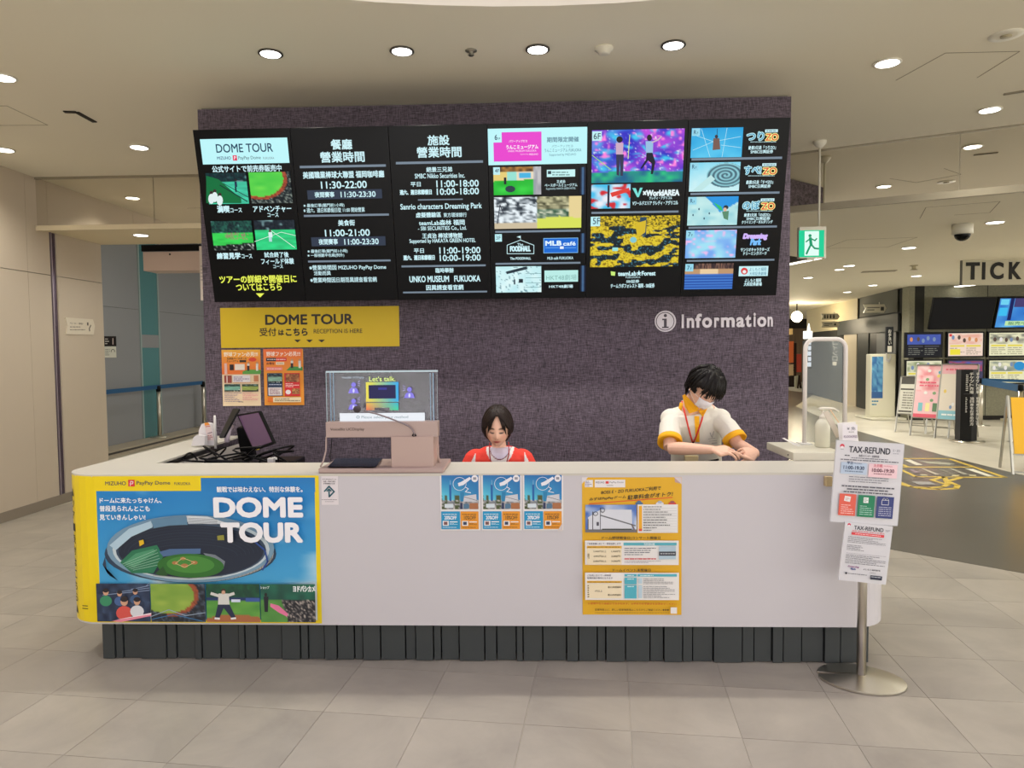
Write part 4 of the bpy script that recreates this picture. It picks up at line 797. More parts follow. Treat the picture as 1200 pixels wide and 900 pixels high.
p.poly([(X(130), Y_(470)), (X(265), Y_(385)), (X(600), Y_(388)), (X(608), Y_(545)), (X(600), Y_(600)), (X(130), Y_(600))], (216, 220, 228)); p.line([(X(265), Y_(448)), (X(640), Y_(560))], 1.5, (110, 114, 120)); p.line([(X(180), Y_(410)), (X(180), Y_(610))], .9, (50, 50, 60)); p.line([(X(262), Y_(370)), (X(262), Y_(610))], .7, (60, 60, 70)); p.line([(X(130), Y_(490)), (X(130), Y_(600))], .9, (60, 60, 70)); p.ring(X(210), Y_(430), 2.6, 2.2, .7, (50, 50, 60)); p.rect(X(100), Y_(600), X(655), Y_(632), (110, 110, 112)); R(280, 592, 600, 604, (50, 54, 50)); p.line([(X(600), Y_(545)), (X(640), Y_(625))], 1.8, (120, 110, 112)); R(222, 520, 246, 560, (70, 70, 84)); p.ring(X(287), Y_(390), 2.2, 2.8, .8, (140, 144, 150))
R(665, 330, 1098, 636, (232, 232, 230)); R(676, 345, 712, 592, (236, 172, 30)); R(676, 592, 712, 618, (222, 84, 60))
for k in range(10): p.rows(X(724), Y_(346+k*28), X(730+(200, 180, 260, 300, 230, 250, 240, 290, 140, 80)[k]), Y_(364+k*28), 1, (90, 90, 92), k); R(722, 368+k*28, 1085, 370+k*28, (190, 190, 190))
p.text('ドーム野球開催日|コンサート開催日', X(278), Y_(672), X(908), Y_(708), BK, .012)
R(95, 716, 1100, 730, (234, 232, 228)); p.rect(X(95), Y_(716), X(1105), Y2(195), (234, 232, 228)); p.text('ご利用金額に応じて一部返金致します', X(115), Y_(738), X(480), Y_(762), (60, 60, 90), .01); p.rect(X(510), Y_(738), X(1082), Y_(770), (90, 176, 190)); p.text('利用対象店舗', X(730), Y_(742), X(845), Y_(766), (235, 245, 245), .01)
p.rect(X(115), Y2(-12), X(490), Y2(190), (238, 224, 190)); p.rect(X(115), Y2(-12), X(490), Y2(14), (232, 180, 60)); p.rows(X(125), Y2(-8), X(470), Y2(10), 1, (120, 90, 30), 2)
for k in range(3): p.text(('3,000円以上', '4,000円以上', '5,000円以上')[k], X(185), Y2(36+52*k), X(325), Y2(58+52*k), (90, 76, 50), .01); p.text(('1,000円', '2,000円', '3,000円')[k], X(378), Y2(36+52*k), X(472), Y2(58+52*k), (90, 76, 50), .01)
p.text('平日', X(122), Y2(70), X(142), Y2(124), (90, 76, 50), .01); p.rows(X(518), Y2(0), X(858), Y2(92), 4, (90, 92, 110), 6, thick=.3); p.rows(X(518), Y2(116), X(858), Y2(136), 1, (206, 60, 70), 2, thick=.6); p.rows(X(520), Y2(144), X(960), Y2(172), 2, (130, 130, 140), 8, thick=.3)
p.rect(X(890), Y2(-10), X(1072), Y2(130), (176, 200, 214)); p.rect(X(890), Y2(46), X(1072), Y2(92), (60, 64, 74)); p.rows(X(905), Y2(58), X(1060), Y2(80), 1, (190, 195, 200), 4)
p.text('ドームイベント未開催日', X(392), Y2(230), X(800), Y2(262), BK, .012); p.rect(X(95), Y2(272), X(1105), Y2(568), (234, 232, 228)); p.text('ご利用に応じて一部時間', X(120), Y2(292), X(372), Y2(312), (60, 60, 90), .01); p.text('駐車料金が割引になります', X(120), Y2(320), X(392), Y2(340), (60, 60, 90), .01)
p.rect(X(115), Y2(360), X(490), Y2(384), (232, 180, 60)); p.rows(X(125), Y2(364), X(470), Y2(382), 1, (120, 90, 30), 2); p.rect(X(115), Y2(392), X(490), Y2(548), (238, 224, 190)); p.text('1円以上', X(200), Y2(458), X(280), Y2(480), (90, 76, 50), .01); p.text('最大2時間無料', X(340), Y2(416), X(480), Y2(438), (90, 76, 50), .01); p.text('最大4時間無料', X(340), Y2(500), X(480), Y2(520), (90, 76, 50), .01); p.rows(X(122), Y2(400), X(142), Y2(540), 6, (90, 76, 50), 7)
for a_, b_, c_, d_ in ((518, 286, 648, 312), (518, 324, 648, 396), (518, 404, 648, 548), (658, 286, 1080, 312)): p.rect(X(a_), Y2(b_), X(c_), Y2(d_), (80, 178, 196)); p.rows(X(a_+30), Y2(b_+5), X(min(c_, a_+200)-30), Y2(min(d_, b_+24)), 1, (225, 242, 245), a_)
p.rect(X(668), Y2(330), X(706), Y2(388), (186, 210, 222)); p.rect(X(668), Y2(404), X(706), Y2(544), (186, 210, 222)); p.rows(X(720), Y2(328), X(1040), Y2(396), 4, (110, 112, 120), 9, thick=.3); p.rows(X(720), Y2(410), X(1060), Y2(545), 8, (110, 112, 120), 3, thick=.28)
p.text('お客様不在の返金はできかねます。お早めのお手続きをお済ませください', X(125), Y2(590), X(1075), Y2(614), (200, 80, 30), .01); p.text('営業時間など、詳しい駐車場情報はこちらからご確認ください▶▶▶', X(200), Y2(655), X(998), Y2(680), BK, .008); p.rows(X(200), Y2(692), X(1000), Y2(704), 1, (130, 100, 30), 3); p.rect(X(1012), Y2(640), X(1080), Y2(708), (232, 230, 228))
# small notice with arrow mark
t, p = sheet('notice_sheet', 376.5, 558, 397, 591.5, CY-.001, 'small white notice with a teal arrow mark beside the DOME TOUR poster', 'notice', (226, 220, 222))
X = lambda v: 375+v/22.5; Y_ = lambda v: 555+v/22.5
for k, (s_, a_, b_) in enumerate((('みずほPayPayドーム', 60, 430), ('宅配・荷物の受付', 90, 405), ('手荷物預かり所', 90, 395))): p.text(s_, X(a_), Y_(130+k*58), X(b_), Y_(165+k*58), (60, 50, 60), .015)
TC = (24, 92, 106); p.line([(X(120), Y_(465)), (X(240), Y_(335)), (X(375), Y_(475)), (X(245), Y_(610)), (X(240), Y_(430))], 1.7, TC); p.line([(X(185), Y_(460)), (X(240), Y_(405)), (X(295), Y_(460))], 1.5, TC); p.rows(X(50), Y_(672), X(450), Y_(700), 1, (100, 90, 100), 4); p.rows(X(140), Y_(722), X(370), Y_(750), 1, (130, 120, 130), 4)
# wall banner
t, p = sheet('wall_banner', 258.3, 361, 468.3, 405.8, WY-.002, 'wide yellow DOME TOUR reception banner under the screens', 'banner', (222, 190, 22), th=.006)
X = lambda v: 220+v/4.285; Y_ = lambda v: 350+v/4.285
DK_ = (36, 28, 22); W_ = lambda s, x, b: p.text(s, X(x[0]), Y_(x[1]), X(x[2]), Y_(x[3]), DK_, b)
W_('DOME TOUR', (388, 80, 832, 128), .028); W_('受付', (360, 147, 446, 188), .012); W_('は', (455, 156, 484, 184), .03); W_('こちら', (492, 149, 603, 186), .03); W_('RECEPTION IS HERE', (633, 153, 877, 172), .0)
for x in (552, 612, 673): p.poly([(X(x-17), Y_(206)), (X(x+17), Y_(206)), (X(x), Y_(220))], DK_)
# two fan posters on the wall
X = lambda v: 255+v/11.25; Y_ = lambda v: 400+v/11.25
t, p = sheet('fan_poster', 259.5, 410, 306, 475.5, WY-.002, 'cream and orange baseball fan poster, left one under the yellow banner', 'poster', (236, 214, 178), group='baseball fan posters')
R = lambda a, b_, c, d, col: p.rect(X(a), Y_(b_), X(c), Y_(d), col)
p.pic(X(50), Y_(112), X(572), Y_(432), lambda x, y: mix((244, 186, 60), (238, 120, 50), y+.2*ns(x*4, y*4)), 10, 8)
p.text('野球ファン必見!!!', X(80), Y_(142), X(532), Y_(198), (250, 238, 220), .02); p.text('王貞治ベースボール', X(120), Y_(212), X(385), Y_(240), (60, 40, 30), .02); p.text('ミュージアム', X(120), Y_(248), X(275), Y_(274), (60, 40, 30), .02); R(290, 248, 378, 276, (40, 30, 30)); p.ell(X(462), Y_(240), 4.6, 2.4, (226, 70, 50))
p.poly([(X(330), Y_(432)), (X(330), Y_(400)), (X(400), Y_(372)), (X(572), Y_(376)), (X(572), Y_(432))], (90, 160, 70)); R(160, 305, 215, 380, (34, 26, 34)); R(228, 300, 360, 378, (238, 226, 214)); R(90, 290, 130, 432, (232, 190, 180))
for x, c_ in ((408, (50, 40, 50)), (524, (230, 228, 220))): p.ell(X(x), Y_(283), 1.3, 1.3, (200, 150, 110), 10); R(x-16, 294, x+16, 322, (220, 214, 206)); R(x-16, 322, x+14, 388, c_)
R(90, 450, 190, 548, (150, 70, 60)); R(120, 455, 135, 548, (240, 220, 215)); R(200, 448, 435, 536, (228, 224, 226)); p.rows(X(215), Y_(460), X(420), Y_(530), 3, (130, 110, 150), 4); R(480, 450, 542, 530, (200, 130, 90)); p.rows(X(210), Y_(540), X(540), Y_(552), 1, (200, 120, 80), 5)
p.pic(X(92), Y_(565), X(305), Y_(660), field(2, (20, 70, 60), (130, 190, 170), .3), 16, 8); p.pic(X(325), Y_(565), X(542), Y_(660), field(4, (60, 90, 50), (160, 180, 90), .3), 16, 8); p.rows(X(95), Y_(670), X(320), Y_(800), 7, (130, 110, 150), 6, thick=.3); p.rows(X(335), Y_(670), X(540), Y_(780), 6, (220, 130, 150), 7, thick=.3); p.rows(X(280), Y_(790), X(345), Y_(806), 1, (60, 40, 40), 7)
t, p = sheet('fan_poster', 308.5, 409.3, 356.6, 474.6, WY-.002, 'orange baseball fan poster with blue and red boxes, right one under the yellow banner', 'poster', (240, 156, 50), group='baseball fan posters')
p.pic(X(602), Y_(102), X(1120), Y_(400), lambda x, y: mix((238, 110, 60), (242, 150, 50), y+.15*ns(x*4, y*4)), 10, 8)
p.text('野球ファン必見!!!', X(640), Y_(136), X(1092), Y_(194), (252, 232, 220), .02); R(640, 218, 770, 262, (50, 40, 60)); R(770, 216, 910, 260, (222, 50, 50)); p.rows(X(655), Y_(228), X(895), Y_(250), 1, (240, 230, 230), 4); p.text('お得な', X(645), Y_(275), X(750), Y_(308), (90, 40, 20), .02); R(770, 274, 880, 308, (246, 232, 200)); p.rows(X(782), Y_(282), X(870), Y_(300), 1, (120, 60, 30), 4)
p.poly([(X(905), Y_(385)), (X(960), Y_(330)), (X(1120), Y_(335)), (X(1122), Y_(385))], (70, 150, 70)); R(640, 340, 855, 384, (240, 130, 120)); p.rows(X(655), Y_(350), X(850), Y_(375), 1, (250, 220, 210), 4)
for x, c_ in ((983, (50, 40, 50)), (1085, (230, 228, 220))): p.ell(X(x), Y_(244), 1.4, 1.4, (200, 150, 110), 10); R(x-18, 256, x+16, 290, (216, 210, 206)); R(x-16, 288, x+16, 352, c_)
R(655, 420, 862, 720, (30, 56, 90)); p.pic(X(668), Y_(432), X(855), Y_(545), field(2, (20, 50, 70), (150, 200, 180), .35), 14, 8); R(672, 608, 852, 712, (222, 214, 212)); p.rows(X(682), Y_(560), X(845), Y_(580), 1, (200, 210, 230), 3); p.rows(X(690), Y_(620), X(830), Y_(700), 4, (140, 90, 110), 6)
R(882, 418, 1092, 720, (214, 44, 50)); p.pic(X(900), Y_(430), X(1080), Y_(535), lambda x, y: mix((220, 150, 90), (90, 40, 30), ns(x*9, y*7, 3)), 14, 8); p.rows(X(900), Y_(548), X(1075), Y_(606), 3, (245, 220, 215), 4); p.ell(X(935), Y_(668), 3.1, 2.7, (236, 226, 230)); p.pic(X(985), Y_(622), X(1085), Y_(695), lambda x, y: mix((226, 170, 100), (110, 50, 30), ns(x*6, y*6, 3)), 10, 6)
R(665, 740, 735, 798, (232, 120, 40)); R(735, 738, 1105, 800, (238, 220, 180)); p.rows(X(760), Y_(750), X(1090), Y_(790), 2, (110, 100, 80), 4)
# Information lettering with round i
t = empty('information_sign', (.95, WY, 1.8), 'raised white Information lettering with round i symbol on the fabric wall', 'sign')
def letters(name, s_, x0, y0, x1, y1, Y, dep, mat, parent, bold=.02):
    c = bpy.data.curves.new('t', 'FONT'); c.body = s_; c.size = 1; c.resolution_u = 4; c.offset = bold; c.extrude = .5
    o = bpy.data.objects.new('t', c); COL.objects.link(o); bpy.context.view_layer.update(); me = bpy.data.meshes.new_from_object(o.evaluated_get(bpy.context.evaluated_depsgraph_get()))
    bpy.data.objects.remove(o); n = len(me.vertices); a = np.empty(n*3, 'f'); me.vertices.foreach_get('co', a); a = a.reshape(-1, 3); mn, mx = a.min(0), a.max(0); b_ = (a-mn)/(mx-mn)
    A0, A1 = PY(x0, y1, Y), PY(x1, y0, Y); w3 = np.stack([(A1.x-A0.x)*b_[:, 0], -dep*b_[:, 2], (A1.z-A0.z)*b_[:, 1]], 1).astype('f'); me.vertices.foreach_set('co', w3.ravel()); me.materials.clear(); me.materials.append(mat); me.update()
    ob = bpy.data.objects.new(name, me); COL.objects.link(ob); ob.location = (A0.x, Y, A0.z); par(ob, parent); return ob
SW_ = M('sign_white', (226, 220, 228), .45)
x_ = 797.5
for ch, a_, b_, y0_, y1_ in (('I', 798.5, 801, 368.5, 384.5), ('n', 804.5, 813, 372.5, 384.3), ('f', 814.5, 822, 367.6, 384.1), ('o', 822.5, 834, 372, 384.2), ('r', 836.5, 842.5, 372, 383.9), ('m', 844.5, 860.5, 371.8, 383.6), ('a', 862.5, 872, 371.7, 383.6), ('t', 873, 880, 368.8, 383.3), ('i', 882.5, 885, 366.7, 383), ('o', 887, 898-.5, 371.2, 383.1), ('n', 899, 904.5+.5, 371.1, 382.8)):
    letters('letter', ch, a_, y0_, b_, y1_, WY, .012, SW_, t, .03)
c_ = PY(779.5, 376.5, WY); rr = .077
MB().lathe([(rr, 0), (rr, .010)], (c_.x, WY, c_.z), 40, axis=(0, -1, 0), smooth=False).build('disc', SW_, t)
pr = Print('i_mark', plane_map((0, WY-.010, 0), (1, 0, 0), (0, 0, 1))[0], t, 'ink', plane_map((0, WY-.010, 0), (1, 0, 0), (0, 0, 1))[1])
pr.ring(779.5, 376.5, 10.4, 10.4, .9, (84, 72, 88)); DP = (70, 60, 74); pr.ell(779.7, 369.8, 1.9, 1.9, DP, 14); pr.poly([(776, 373.5), (781.3, 373.3), (781.3, 382.8), (783.6, 382.8), (783.6, 384.4), (775.8, 384.6), (775.8, 383), (778, 382.9), (778, 375.2), (776, 375.3)], DP)
# ================================================================== THINGS ON THE COUNTER
def cx(px, Y, py=520): return PY(px, py, Y).x
def slab(name, x0, x1, y0, y1, Yf, Yb, mat, parent, bevel=0., **k):
    a, b_ = PY(x0, y0, Yf), PY(x1, y1, Yf); return box(a.x, b_.x, Yf, Yb, b_.z, a.z).build(name, mat, parent, bevel=bevel, **k)
TAN = M('taupe_metal', (176, 154, 146), .35, .1)
t = empty('translation_display', (cx(447, 3.62), 3.68, CT), 'taupe translation display with see-through screen and gooseneck microphone', 'display')
q = MB(); b0, b1 = cx(373.5, 3.565, 550), cx(520, 3.565, 550)
q.box(b0, b1, 3.555, 3.87, CT, CT+.026).build('base', TAN, t, bevel=.006)
slab('screen_beam', 381.4, 513, 494.6, 512.3, 3.61, 3.68, TAN, t, .003)
slab('speaker_box', 458, 508.4, 511.5, 547.6, 3.60, 3.80, M('taupe_box', (184, 160, 150), .4, .1), t, .003)
MB().tube([PY(508, 513, 3.7), PY(511, 522, 3.72), PY(513, 535, 3.74), PY(516.5, 546.5, 3.74)], .008, 8).build('rear_leg', TAN, t)
MB().tube([PY(382.5, 512, 3.63), PY(382, 528, 3.62), PY(379, 540, 3.60), PY(375.5, 547, 3.58)], .0045, 8).build('front_wire_leg', TAN, t)
CLEAR = bpy.data.materials.new('clear_acrylic'); CLEAR.use_nodes = True; nt = CLEAR.node_tree; ns_ = nt.nodes; bs = ns_['Principled BSDF']
tr = ns_.new('ShaderNodeBsdfTransparent'); gl = ns_.new('ShaderNodeBsdfGlossy'); gl.inputs['Roughness'].default_value = .03; mxs = ns_.new('ShaderNodeMixShader'); mxs.inputs[0].default_value = .02; tr.inputs[0].default_value = (.94, .96, .97, 1)
nt.links.new(tr.outputs[0], mxs.inputs[1]); nt.links.new(gl.outputs[0], mxs.inputs[2]); nt.links.new(mxs.outputs[0], ns_['Material Output'].inputs[0])
EDGE = M('acrylic_edge', (196, 220, 228), .2)
slab('screen_glass', 387, 508, 437.5, 495, 3.655, 3.661, CLEAR, t)
slab('outer_glass', 382, 512.6, 435.5, 495, 3.675, 3.680, CLEAR, t)
q = MB()
for a_, b_, c_, d_ in ((382, 383, 435.3, 495), (512, 513, 435.3, 495), (382, 513, 434.8, 435.7)):
    A0, A1 = PY(a_, c_, 3.675), PY(b_, d_, 3.675); q.box(A0.x, A1.x, 3.674, 3.682, A1.z, A0.z)
q.build('glass_edge', EDGE, t, kind='stuff')
q = MB()
for a_, b_ in ((386.3, 388), (390, 391.5), (503.7, 505), (507, 508.6)):
    A0, A1 = PY(a_, 437, 3.65), PY(b_, 495, 3.65); q.box(A0.x, A1.x, 3.65, 3.662, A1.z, A0.z)
q.build('light_edge', M('light_edge', (150, 186, 214), .3), t, kind='stuff')
t3, d2 = plane_map((0, 3.649, 0), (1, 0, 0), (0, 0, 1)); p = Print('screen_image', t3, t, 'glow', d2)
X = lambda v: 360+v/6; Y_ = lambda v: 420+v/6
p.rect(X(228), Y_(385), X(828), Y_(446), (236, 240, 246)); p.text('◎ Please select your method', X(345), Y_(402), X(710), Y_(426), (130, 150, 160), .0)
p.text("Let's talk.", X(435), Y_(127), X(622), Y_(160), (226, 246, 150), .02); p.text('VoiceBiz UCDisplay', X(245), Y_(127), X(402), Y_(144), (200, 215, 230), .005)
def gr(x, y): return mix(mix((236, 224, 90), (60, 170, 235), x*1.1-.1), mix((240, 110, 90), (70, 220, 160), x), max(0, y-.62)*2.4)
def gbox(a_, b_, c_, d_):
    p.pic(X(a_), Y_(b_), X(c_), Y_(d_), lambda x, y: gr((a_+(c_-a_)*x-413)/230, (b_+(d_-b_)*y-167)/195), 6, 4); p.h -= p.step
for g in ((413, 167, 643, 187), (413, 283, 643, 305), (413, 187, 433, 283), (622, 187, 643, 283), (415, 313, 642, 345), (415, 345, 475, 364), (580, 345, 642, 364)): gbox(*g)
p.rect(X(433), Y_(187), X(622), Y_(283), (44, 42, 84)); p.rect(X(500), Y_(205), X(560), Y_(220), (60, 60, 150))
PU = (142, 132, 232)
for x, y, s_ in ((327, 185, 1), (327, 300, 1), (720, 218, -1)):
    p.ell(X(x), Y_(y), 2.9, 2.9, PU, 14); p.poly([(X(x-38), Y_(y+60)), (X(x-26), Y_(y+28)), (X(x-12), Y_(y+20)), (X(x+12), Y_(y+20)), (X(x+26), Y_(y+28)), (X(x+38), Y_(y+60))], PU); p.ell(X(x), Y_(y+42), 1.2, 2.4, (220, 220, 255), 10)
    for k in (-1, 0, 1): p.line([(X(x+s_*28), Y_(y-6+k*10)), (X(x+s_*46), Y_(y-10+k*18))], .5, (190, 180, 250))
t3, d2 = plane_map((0, 3.609, 0), (1, 0, 0), (0, 0, 1)); p = Print('product_lettering', t3, t, 'ink', d2); p.text('VoiceBiz UCDisplay', X(162), Y_(489), X(402), Y_(512), (70, 54, 50), .01)
mb = MB().tube([PY(485.5, 511.5, 3.597), PY(485.2, 507.5, 3.595), PY(483, 503, 3.594), PY(479, 499.3, 3.592), PY(472, 496.2, 3.59), PY(457, 490.3, 3.58), PY(440, 484.5, 3.57), PY(426, 481.8, 3.56)], .0042, 8).build('gooseneck', M('gooseneck_grey', (140, 128, 130), .35, .5), t)
MB().ell(PY(418.5, 479.5, 3.555), .02, .02, .018, 16).build('microphone', M('mic_foam', (70, 62, 66), .9), t)
MB().lathe([(.012, 0), (.012, .012), (.007, .02)], PY(485.5, 512.5, 3.612), 14).build('microphone_socket', BLACK, t)
t = empty('tablet', (cx(415, 3.7), 3.70, CT+.026), 'dark tablet lying on the base of the taupe display', 'tablet')
a = PZ(384, 546.8, CT+.03); MB().hexa([PZ(384, 547, CT+.027), PZ(440, 547, CT+.027), V((cx(447, 3.78), 3.80, CT+.034)), V((cx(392, 3.78), 3.80, CT+.034)), PZ(384, 547, CT+.034), PZ(440, 547, CT+.034), V((cx(447, 3.78), 3.80, CT+.041)), V((cx(392, 3.78), 3.80, CT+.041))]).build('body', M('tablet_glass', (34, 44, 58), .12), t)
MB().tube([PY(389, 514, 3.72), PY(388, 526, 3.74), PY(386.5, 536, 3.78), PY(390, 545, 3.78)], .0022, 6).build('cable', BLACK, t)
# left arm: acrylic stands, white post
def card(name, pts, Y, th, mat, label, cat, parent=None):
    P = [PY(x, y, Y) for x, y in pts]; o = MB().prism(P, (0, th, 0)).build(name, mat, parent)
    return tag(o, label, cat)
YA = 4.62
AC = M('frosted_acrylic', (226, 222, 224), .3)
t = empty('acrylic_stand', (cx(240, YA), YA, CT), 'white acrylic stand holding a small price card on the left counter arm', 'stand')
dz = CT-PY(240, 522.5, YA).z; 
card('stand_body', [(232, 522), (233, 504), (236, 497), (241, 495.5), (246, 497), (250, 507), (251, 522)], YA, .05, AC, None, None, t)
p = Print('card', *(plane_map((0, YA-.003, 0), (1, 0, 0), (0, 0, 1))[:1]), parent=t, mat='ink', d2uv=plane_map((0, YA-.003, 0), (1, 0, 0), (0, 0, 1))[1])
p.poly([(240, 498), (246.5, 497.5), (250.5, 516), (243, 516.5)], (224, 206, 204)); p.poly([(239.5, 495.5), (244, 495), (246, 498), (240, 499)], (236, 150, 60)); p.line([(241, 500), (246, 499.4)], .9, (200, 90, 70)); p.line([(243.5, 508), (248.5, 506.5)], .8, (90, 60, 90)); p.rows(243, 509.5, 249.5, 515, 3, (190, 120, 120), 3)
t = card('acrylic_stand', [(224, 522.5), (227, 512), (230, 510), (240, 511), (240, 522)], YA-.06, .04, M('frosted_acrylic2', (214, 212, 214), .3), 'low white acrylic card holder in front of the price card stand', 'stand')
MB().lathe([(.008, 0), (.008, .2), (.006, .215)], V((cx(252.5, 4.5), 4.5, CT)), 12).build('white_post', WHITE, label='thin white upright post on the left counter arm', cat='post')
# point-of-sale terminal on the lower side desk
t = empty('cash_terminal', (cx(290, 4.55), 4.6, .83), 'black cash register terminal with tilted purple-reflecting touchscreen', 'terminal')
def plate(name, c, th, mat, parent):
    c = [V(a) for a in c]; n = (c[1]-c[0]).cross(c[3]-c[0]).normalized(); return MB().prism(c, n*th).build(name, mat, parent)
P4 = [PY(277.5, 486, 4.62), PY(303.5, 481.5, 4.50), PY(321, 519.5, 4.40), PY(297, 528, 4.50)]
plate('screen_housing', P4, .02, BLACK, t)
n_ = (P4[1]-P4[0]).cross(P4[3]-P4[0]).normalized(); n_ = n_ if n_.y < 0 else -n_
cc_ = sum(P4, V())/4; P5 = [cc_+(a-cc_)*.9+n_*.002 for a in P4]; ps = plate('touchscreen', P5, .001, M('reflection_tinted_glass', (112, 84, 116), .12), t)  # dark glass; its purple reflection is put into the base colour
c_ = PY(302, 525, 4.49); MB().obox(c_+n_*.004, (P4[1]-P4[0]).normalized(), n_, (P4[1]-P4[0]).normalized().cross(n_), .022, .002, .012).build('yellow_sticker', M('sticker_yellow', (222, 196, 60), .5), t)
MB().bar(PY(286, 500, 4.66), PY(292, 536, 4.70), .09, .06, (0, 1, 0)).build('stand_arm', BLACK, t, bevel=.01)
box(cx(262, 4.7), cx(318, 4.7), 4.5, 4.9, .72, .865).build('stand_foot', BLACK, t, bevel=.01)
plate('rear_display', [PY(273, 478.5, 4.75), PY(280, 479, 4.62), PY(262, 512, 4.52), PY(256.5, 512.5, 4.6)], .012, BLACK, t)
MB().tube([PY(271, 500, 4.66), PY(268, 504, 4.6), PY(266, 512, 4.58), PY(266, 518, 4.58)], .018, 10).build('receipt_curl', M('receipt', (206, 192, 204), .5), t)
box(cx(236, 4.3), cx(262, 4.3), 4.25, 4.5, .72, .90).build('receipt_printer', BLACK, label='black receipt printer box at the inner side of the left counter arm', cat='printer', bevel=.01)
rnd = random.Random(7); t = empty('cable_tangle', (cx(285, 4.2), 4.25, .83), 'tangle of black cables behind the left end of the counter', 'cables')
for k in range(9):
    x0 = cx(240+k*11, 4.2); pts = [V((x0+rnd.uniform(-.15, .15), 4.2+rnd.uniform(-.1, .12), .945+rnd.uniform(0, .09))) for _ in range(3)]
    pts = [V((x0-.1, 4.3, .94)), *pts, V((x0+.12, 4.15, .945))]
    cv = []
    for i in range(len(pts)-1):
        p0, p1, p2, p3 = pts[max(i-1, 0)], pts[i], pts[i+1], pts[min(i+2, len(pts)-1)]
        for u in (0, .25, .5, .75): cv.append(.5*((2*p1)+(-p0+p2)*u+(2*p0-5*p1+4*p2-p3)*u*u+(-p0+3*p1-3*p2+p3)*u**3))
    MB().tube(cv+[pts[-1]], .006, 7).build('cable', BLACK, t)
box(cx(264, 4.3), cx(347, 4.3), 4.08, 4.47, .72, .935).build('power_box', M('power_black', (26, 24, 28), .5), label='black cash drawer box behind the counter edge under the tangled cables', cat='box', bevel=.01)
box(cx(309, 4.05), cx(316, 4.05), 4.10, 4.13, .935, .975).build('white_plug', WHITE, label='small white plug, left of two, behind the counter edge', cat='plug')
MB().ell(V((cx(321, 4.2), 4.2, .955)), .022, .018, .014, 14).build('white_plug', WHITE, label='small white plug, right of two, beside the black cables', cat='plug')
# right arm: white device, sanitiser, acrylic panel, leaflet, pen
YR = 4.05
t = empty('white_device', (cx(945, YR), YR, CT), 'low white box with raised rear tray on the right counter end', 'device')
box(cx(918.5, YR), cx(977, YR), 3.90, YR+.30, CT, CT+.045).build('body', WARMPAPER, t, bevel=.004)
MB().prism([PY(917.5, 514, YR+.3), PY(920, 513.5, YR+.3), PY(938, 522, YR+.1), PY(936, 524.5, YR+.1)], (0, .02, 0)).build('rear_tray', WHITE, t)
for x, y in ((923.5, 533), (924, 538)): MB().ell(PY(x, y, 3.899), .004, .002, .004, 8).build('button', BLACK, t)
Print('lettering', plane_map((0, 3.899, 0), (1, 0, 0), (0, 0, 1))[0], t, 'ink', plane_map((0, 3.899, 0), (1, 0, 0), (0, 0, 1))[1]).rows(939, 540, 947, 544.5, 1, (80, 76, 60), 3)
sz = CT+.045
t = empty('sanitiser_bottle', (cx(963.5, 4.1), 4.12, sz), 'clear white sanitiser pump bottle on the right counter end', 'bottle')
c_ = V((cx(963.7, 4.12), 4.12, sz)); k_ = 4.12/832
MB().lathe([(.036, 0), (.041, .006), (.041, .115), (.039, .135), (.03, .152), (.018, .165), (.016, .172)], c_, 28).build('bottle_body', M('frosted_bottle', (218, 216, 196), .25), t)
MB().lathe([(.017, .165), (.019, .17), (.018, .185), (.009, .19), (.006, .2), (.006, .215)], c_, 20).build('pump_collar', WPL, t)
MB().tube([c_+V((-.022, 0, .219)), c_+V((0, 0, .222)), c_+V((.06, -.01, .222)), c_+V((.085, -.012, .205))], [.008, .010, .007, .005], 10).build('pump_nozzle', WPL, t)
t = empty('screen_divider', (cx(966, 4.2), 4.2, sz), 'upright clear acrylic panel in a rounded white tube frame', 'panel')
xa, xb, zt = cx(943.3, 4.25, 450), cx(990.5, 4.25, 450), PY(965, 397.5, 4.25).z
pts = [V((xa, 4.25, sz)), V((xa, 4.25, zt-.06))]+[V((xa+.055-.055*cos(a), 4.25, zt-.055+.055*sin(a))) for a in [pi/2*i/6 for i in range(1, 7)]]
pts += [V((xb-.055+.055*sin(a), 4.25, zt-.055+.055*cos(a))) for a in [pi/2*i/6 for i in range(0, 7)]]+[V((xb, 4.25, sz))]
MB().tube(pts, .0125, 12).build('tube_frame', M('frame_white', (224, 218, 212), .4), t)
box(xa+.01, xb-.01, 4.248, 4.252, sz+.01, zt-.012).build('clear_pane', CLEAR, t)
for xx in (xa, xb): box(xx-.03, xx+.03, 4.2, 4.3, sz-.0, sz+.008).build('foot_plate', WHITE, t)
t = empty('leaflet_stand', (cx(990, 4.0), 3.98, CT), 'small white leaflet on a clear slanted holder behind the TAX-REFUND board', 'leaflet')
q4 = [PY(981.5, 495.5, 3.92), PY(1002.5, 494.5, 3.92), PY(1006.5, 519, 3.88), PY(984, 519, 3.88)]
lf = plate('leaflet', q4, .002, PAPER, t)
MB().bar(PY(967.5, 482, 4.0), PY(983, 512, 3.95), .03, .004, (0, 1, 0)).build('clear_support', M('clear_support', (206, 196, 176), .25), t)
MB().bar(PY(973, 480, 4.02), PY(986, 500, 3.97), .006, .004, (0, 1, 0)).build('support_edge', M('edge_beige', (214, 186, 150), .4), t)
box(cx(980, 3.95), cx(1008, 3.95), 3.88, 3.99, CT, CT+.004).build('holder_foot', CLEAR, t)
p = Print('print', lambda u, v, h: V((u, 3.915-h-(PY(990, 500, 3.9).z-v)*-.0, v)), t, 'ink', lambda x, y: (PY(x, y, 3.9).x, PY(x, y, 3.9).z))
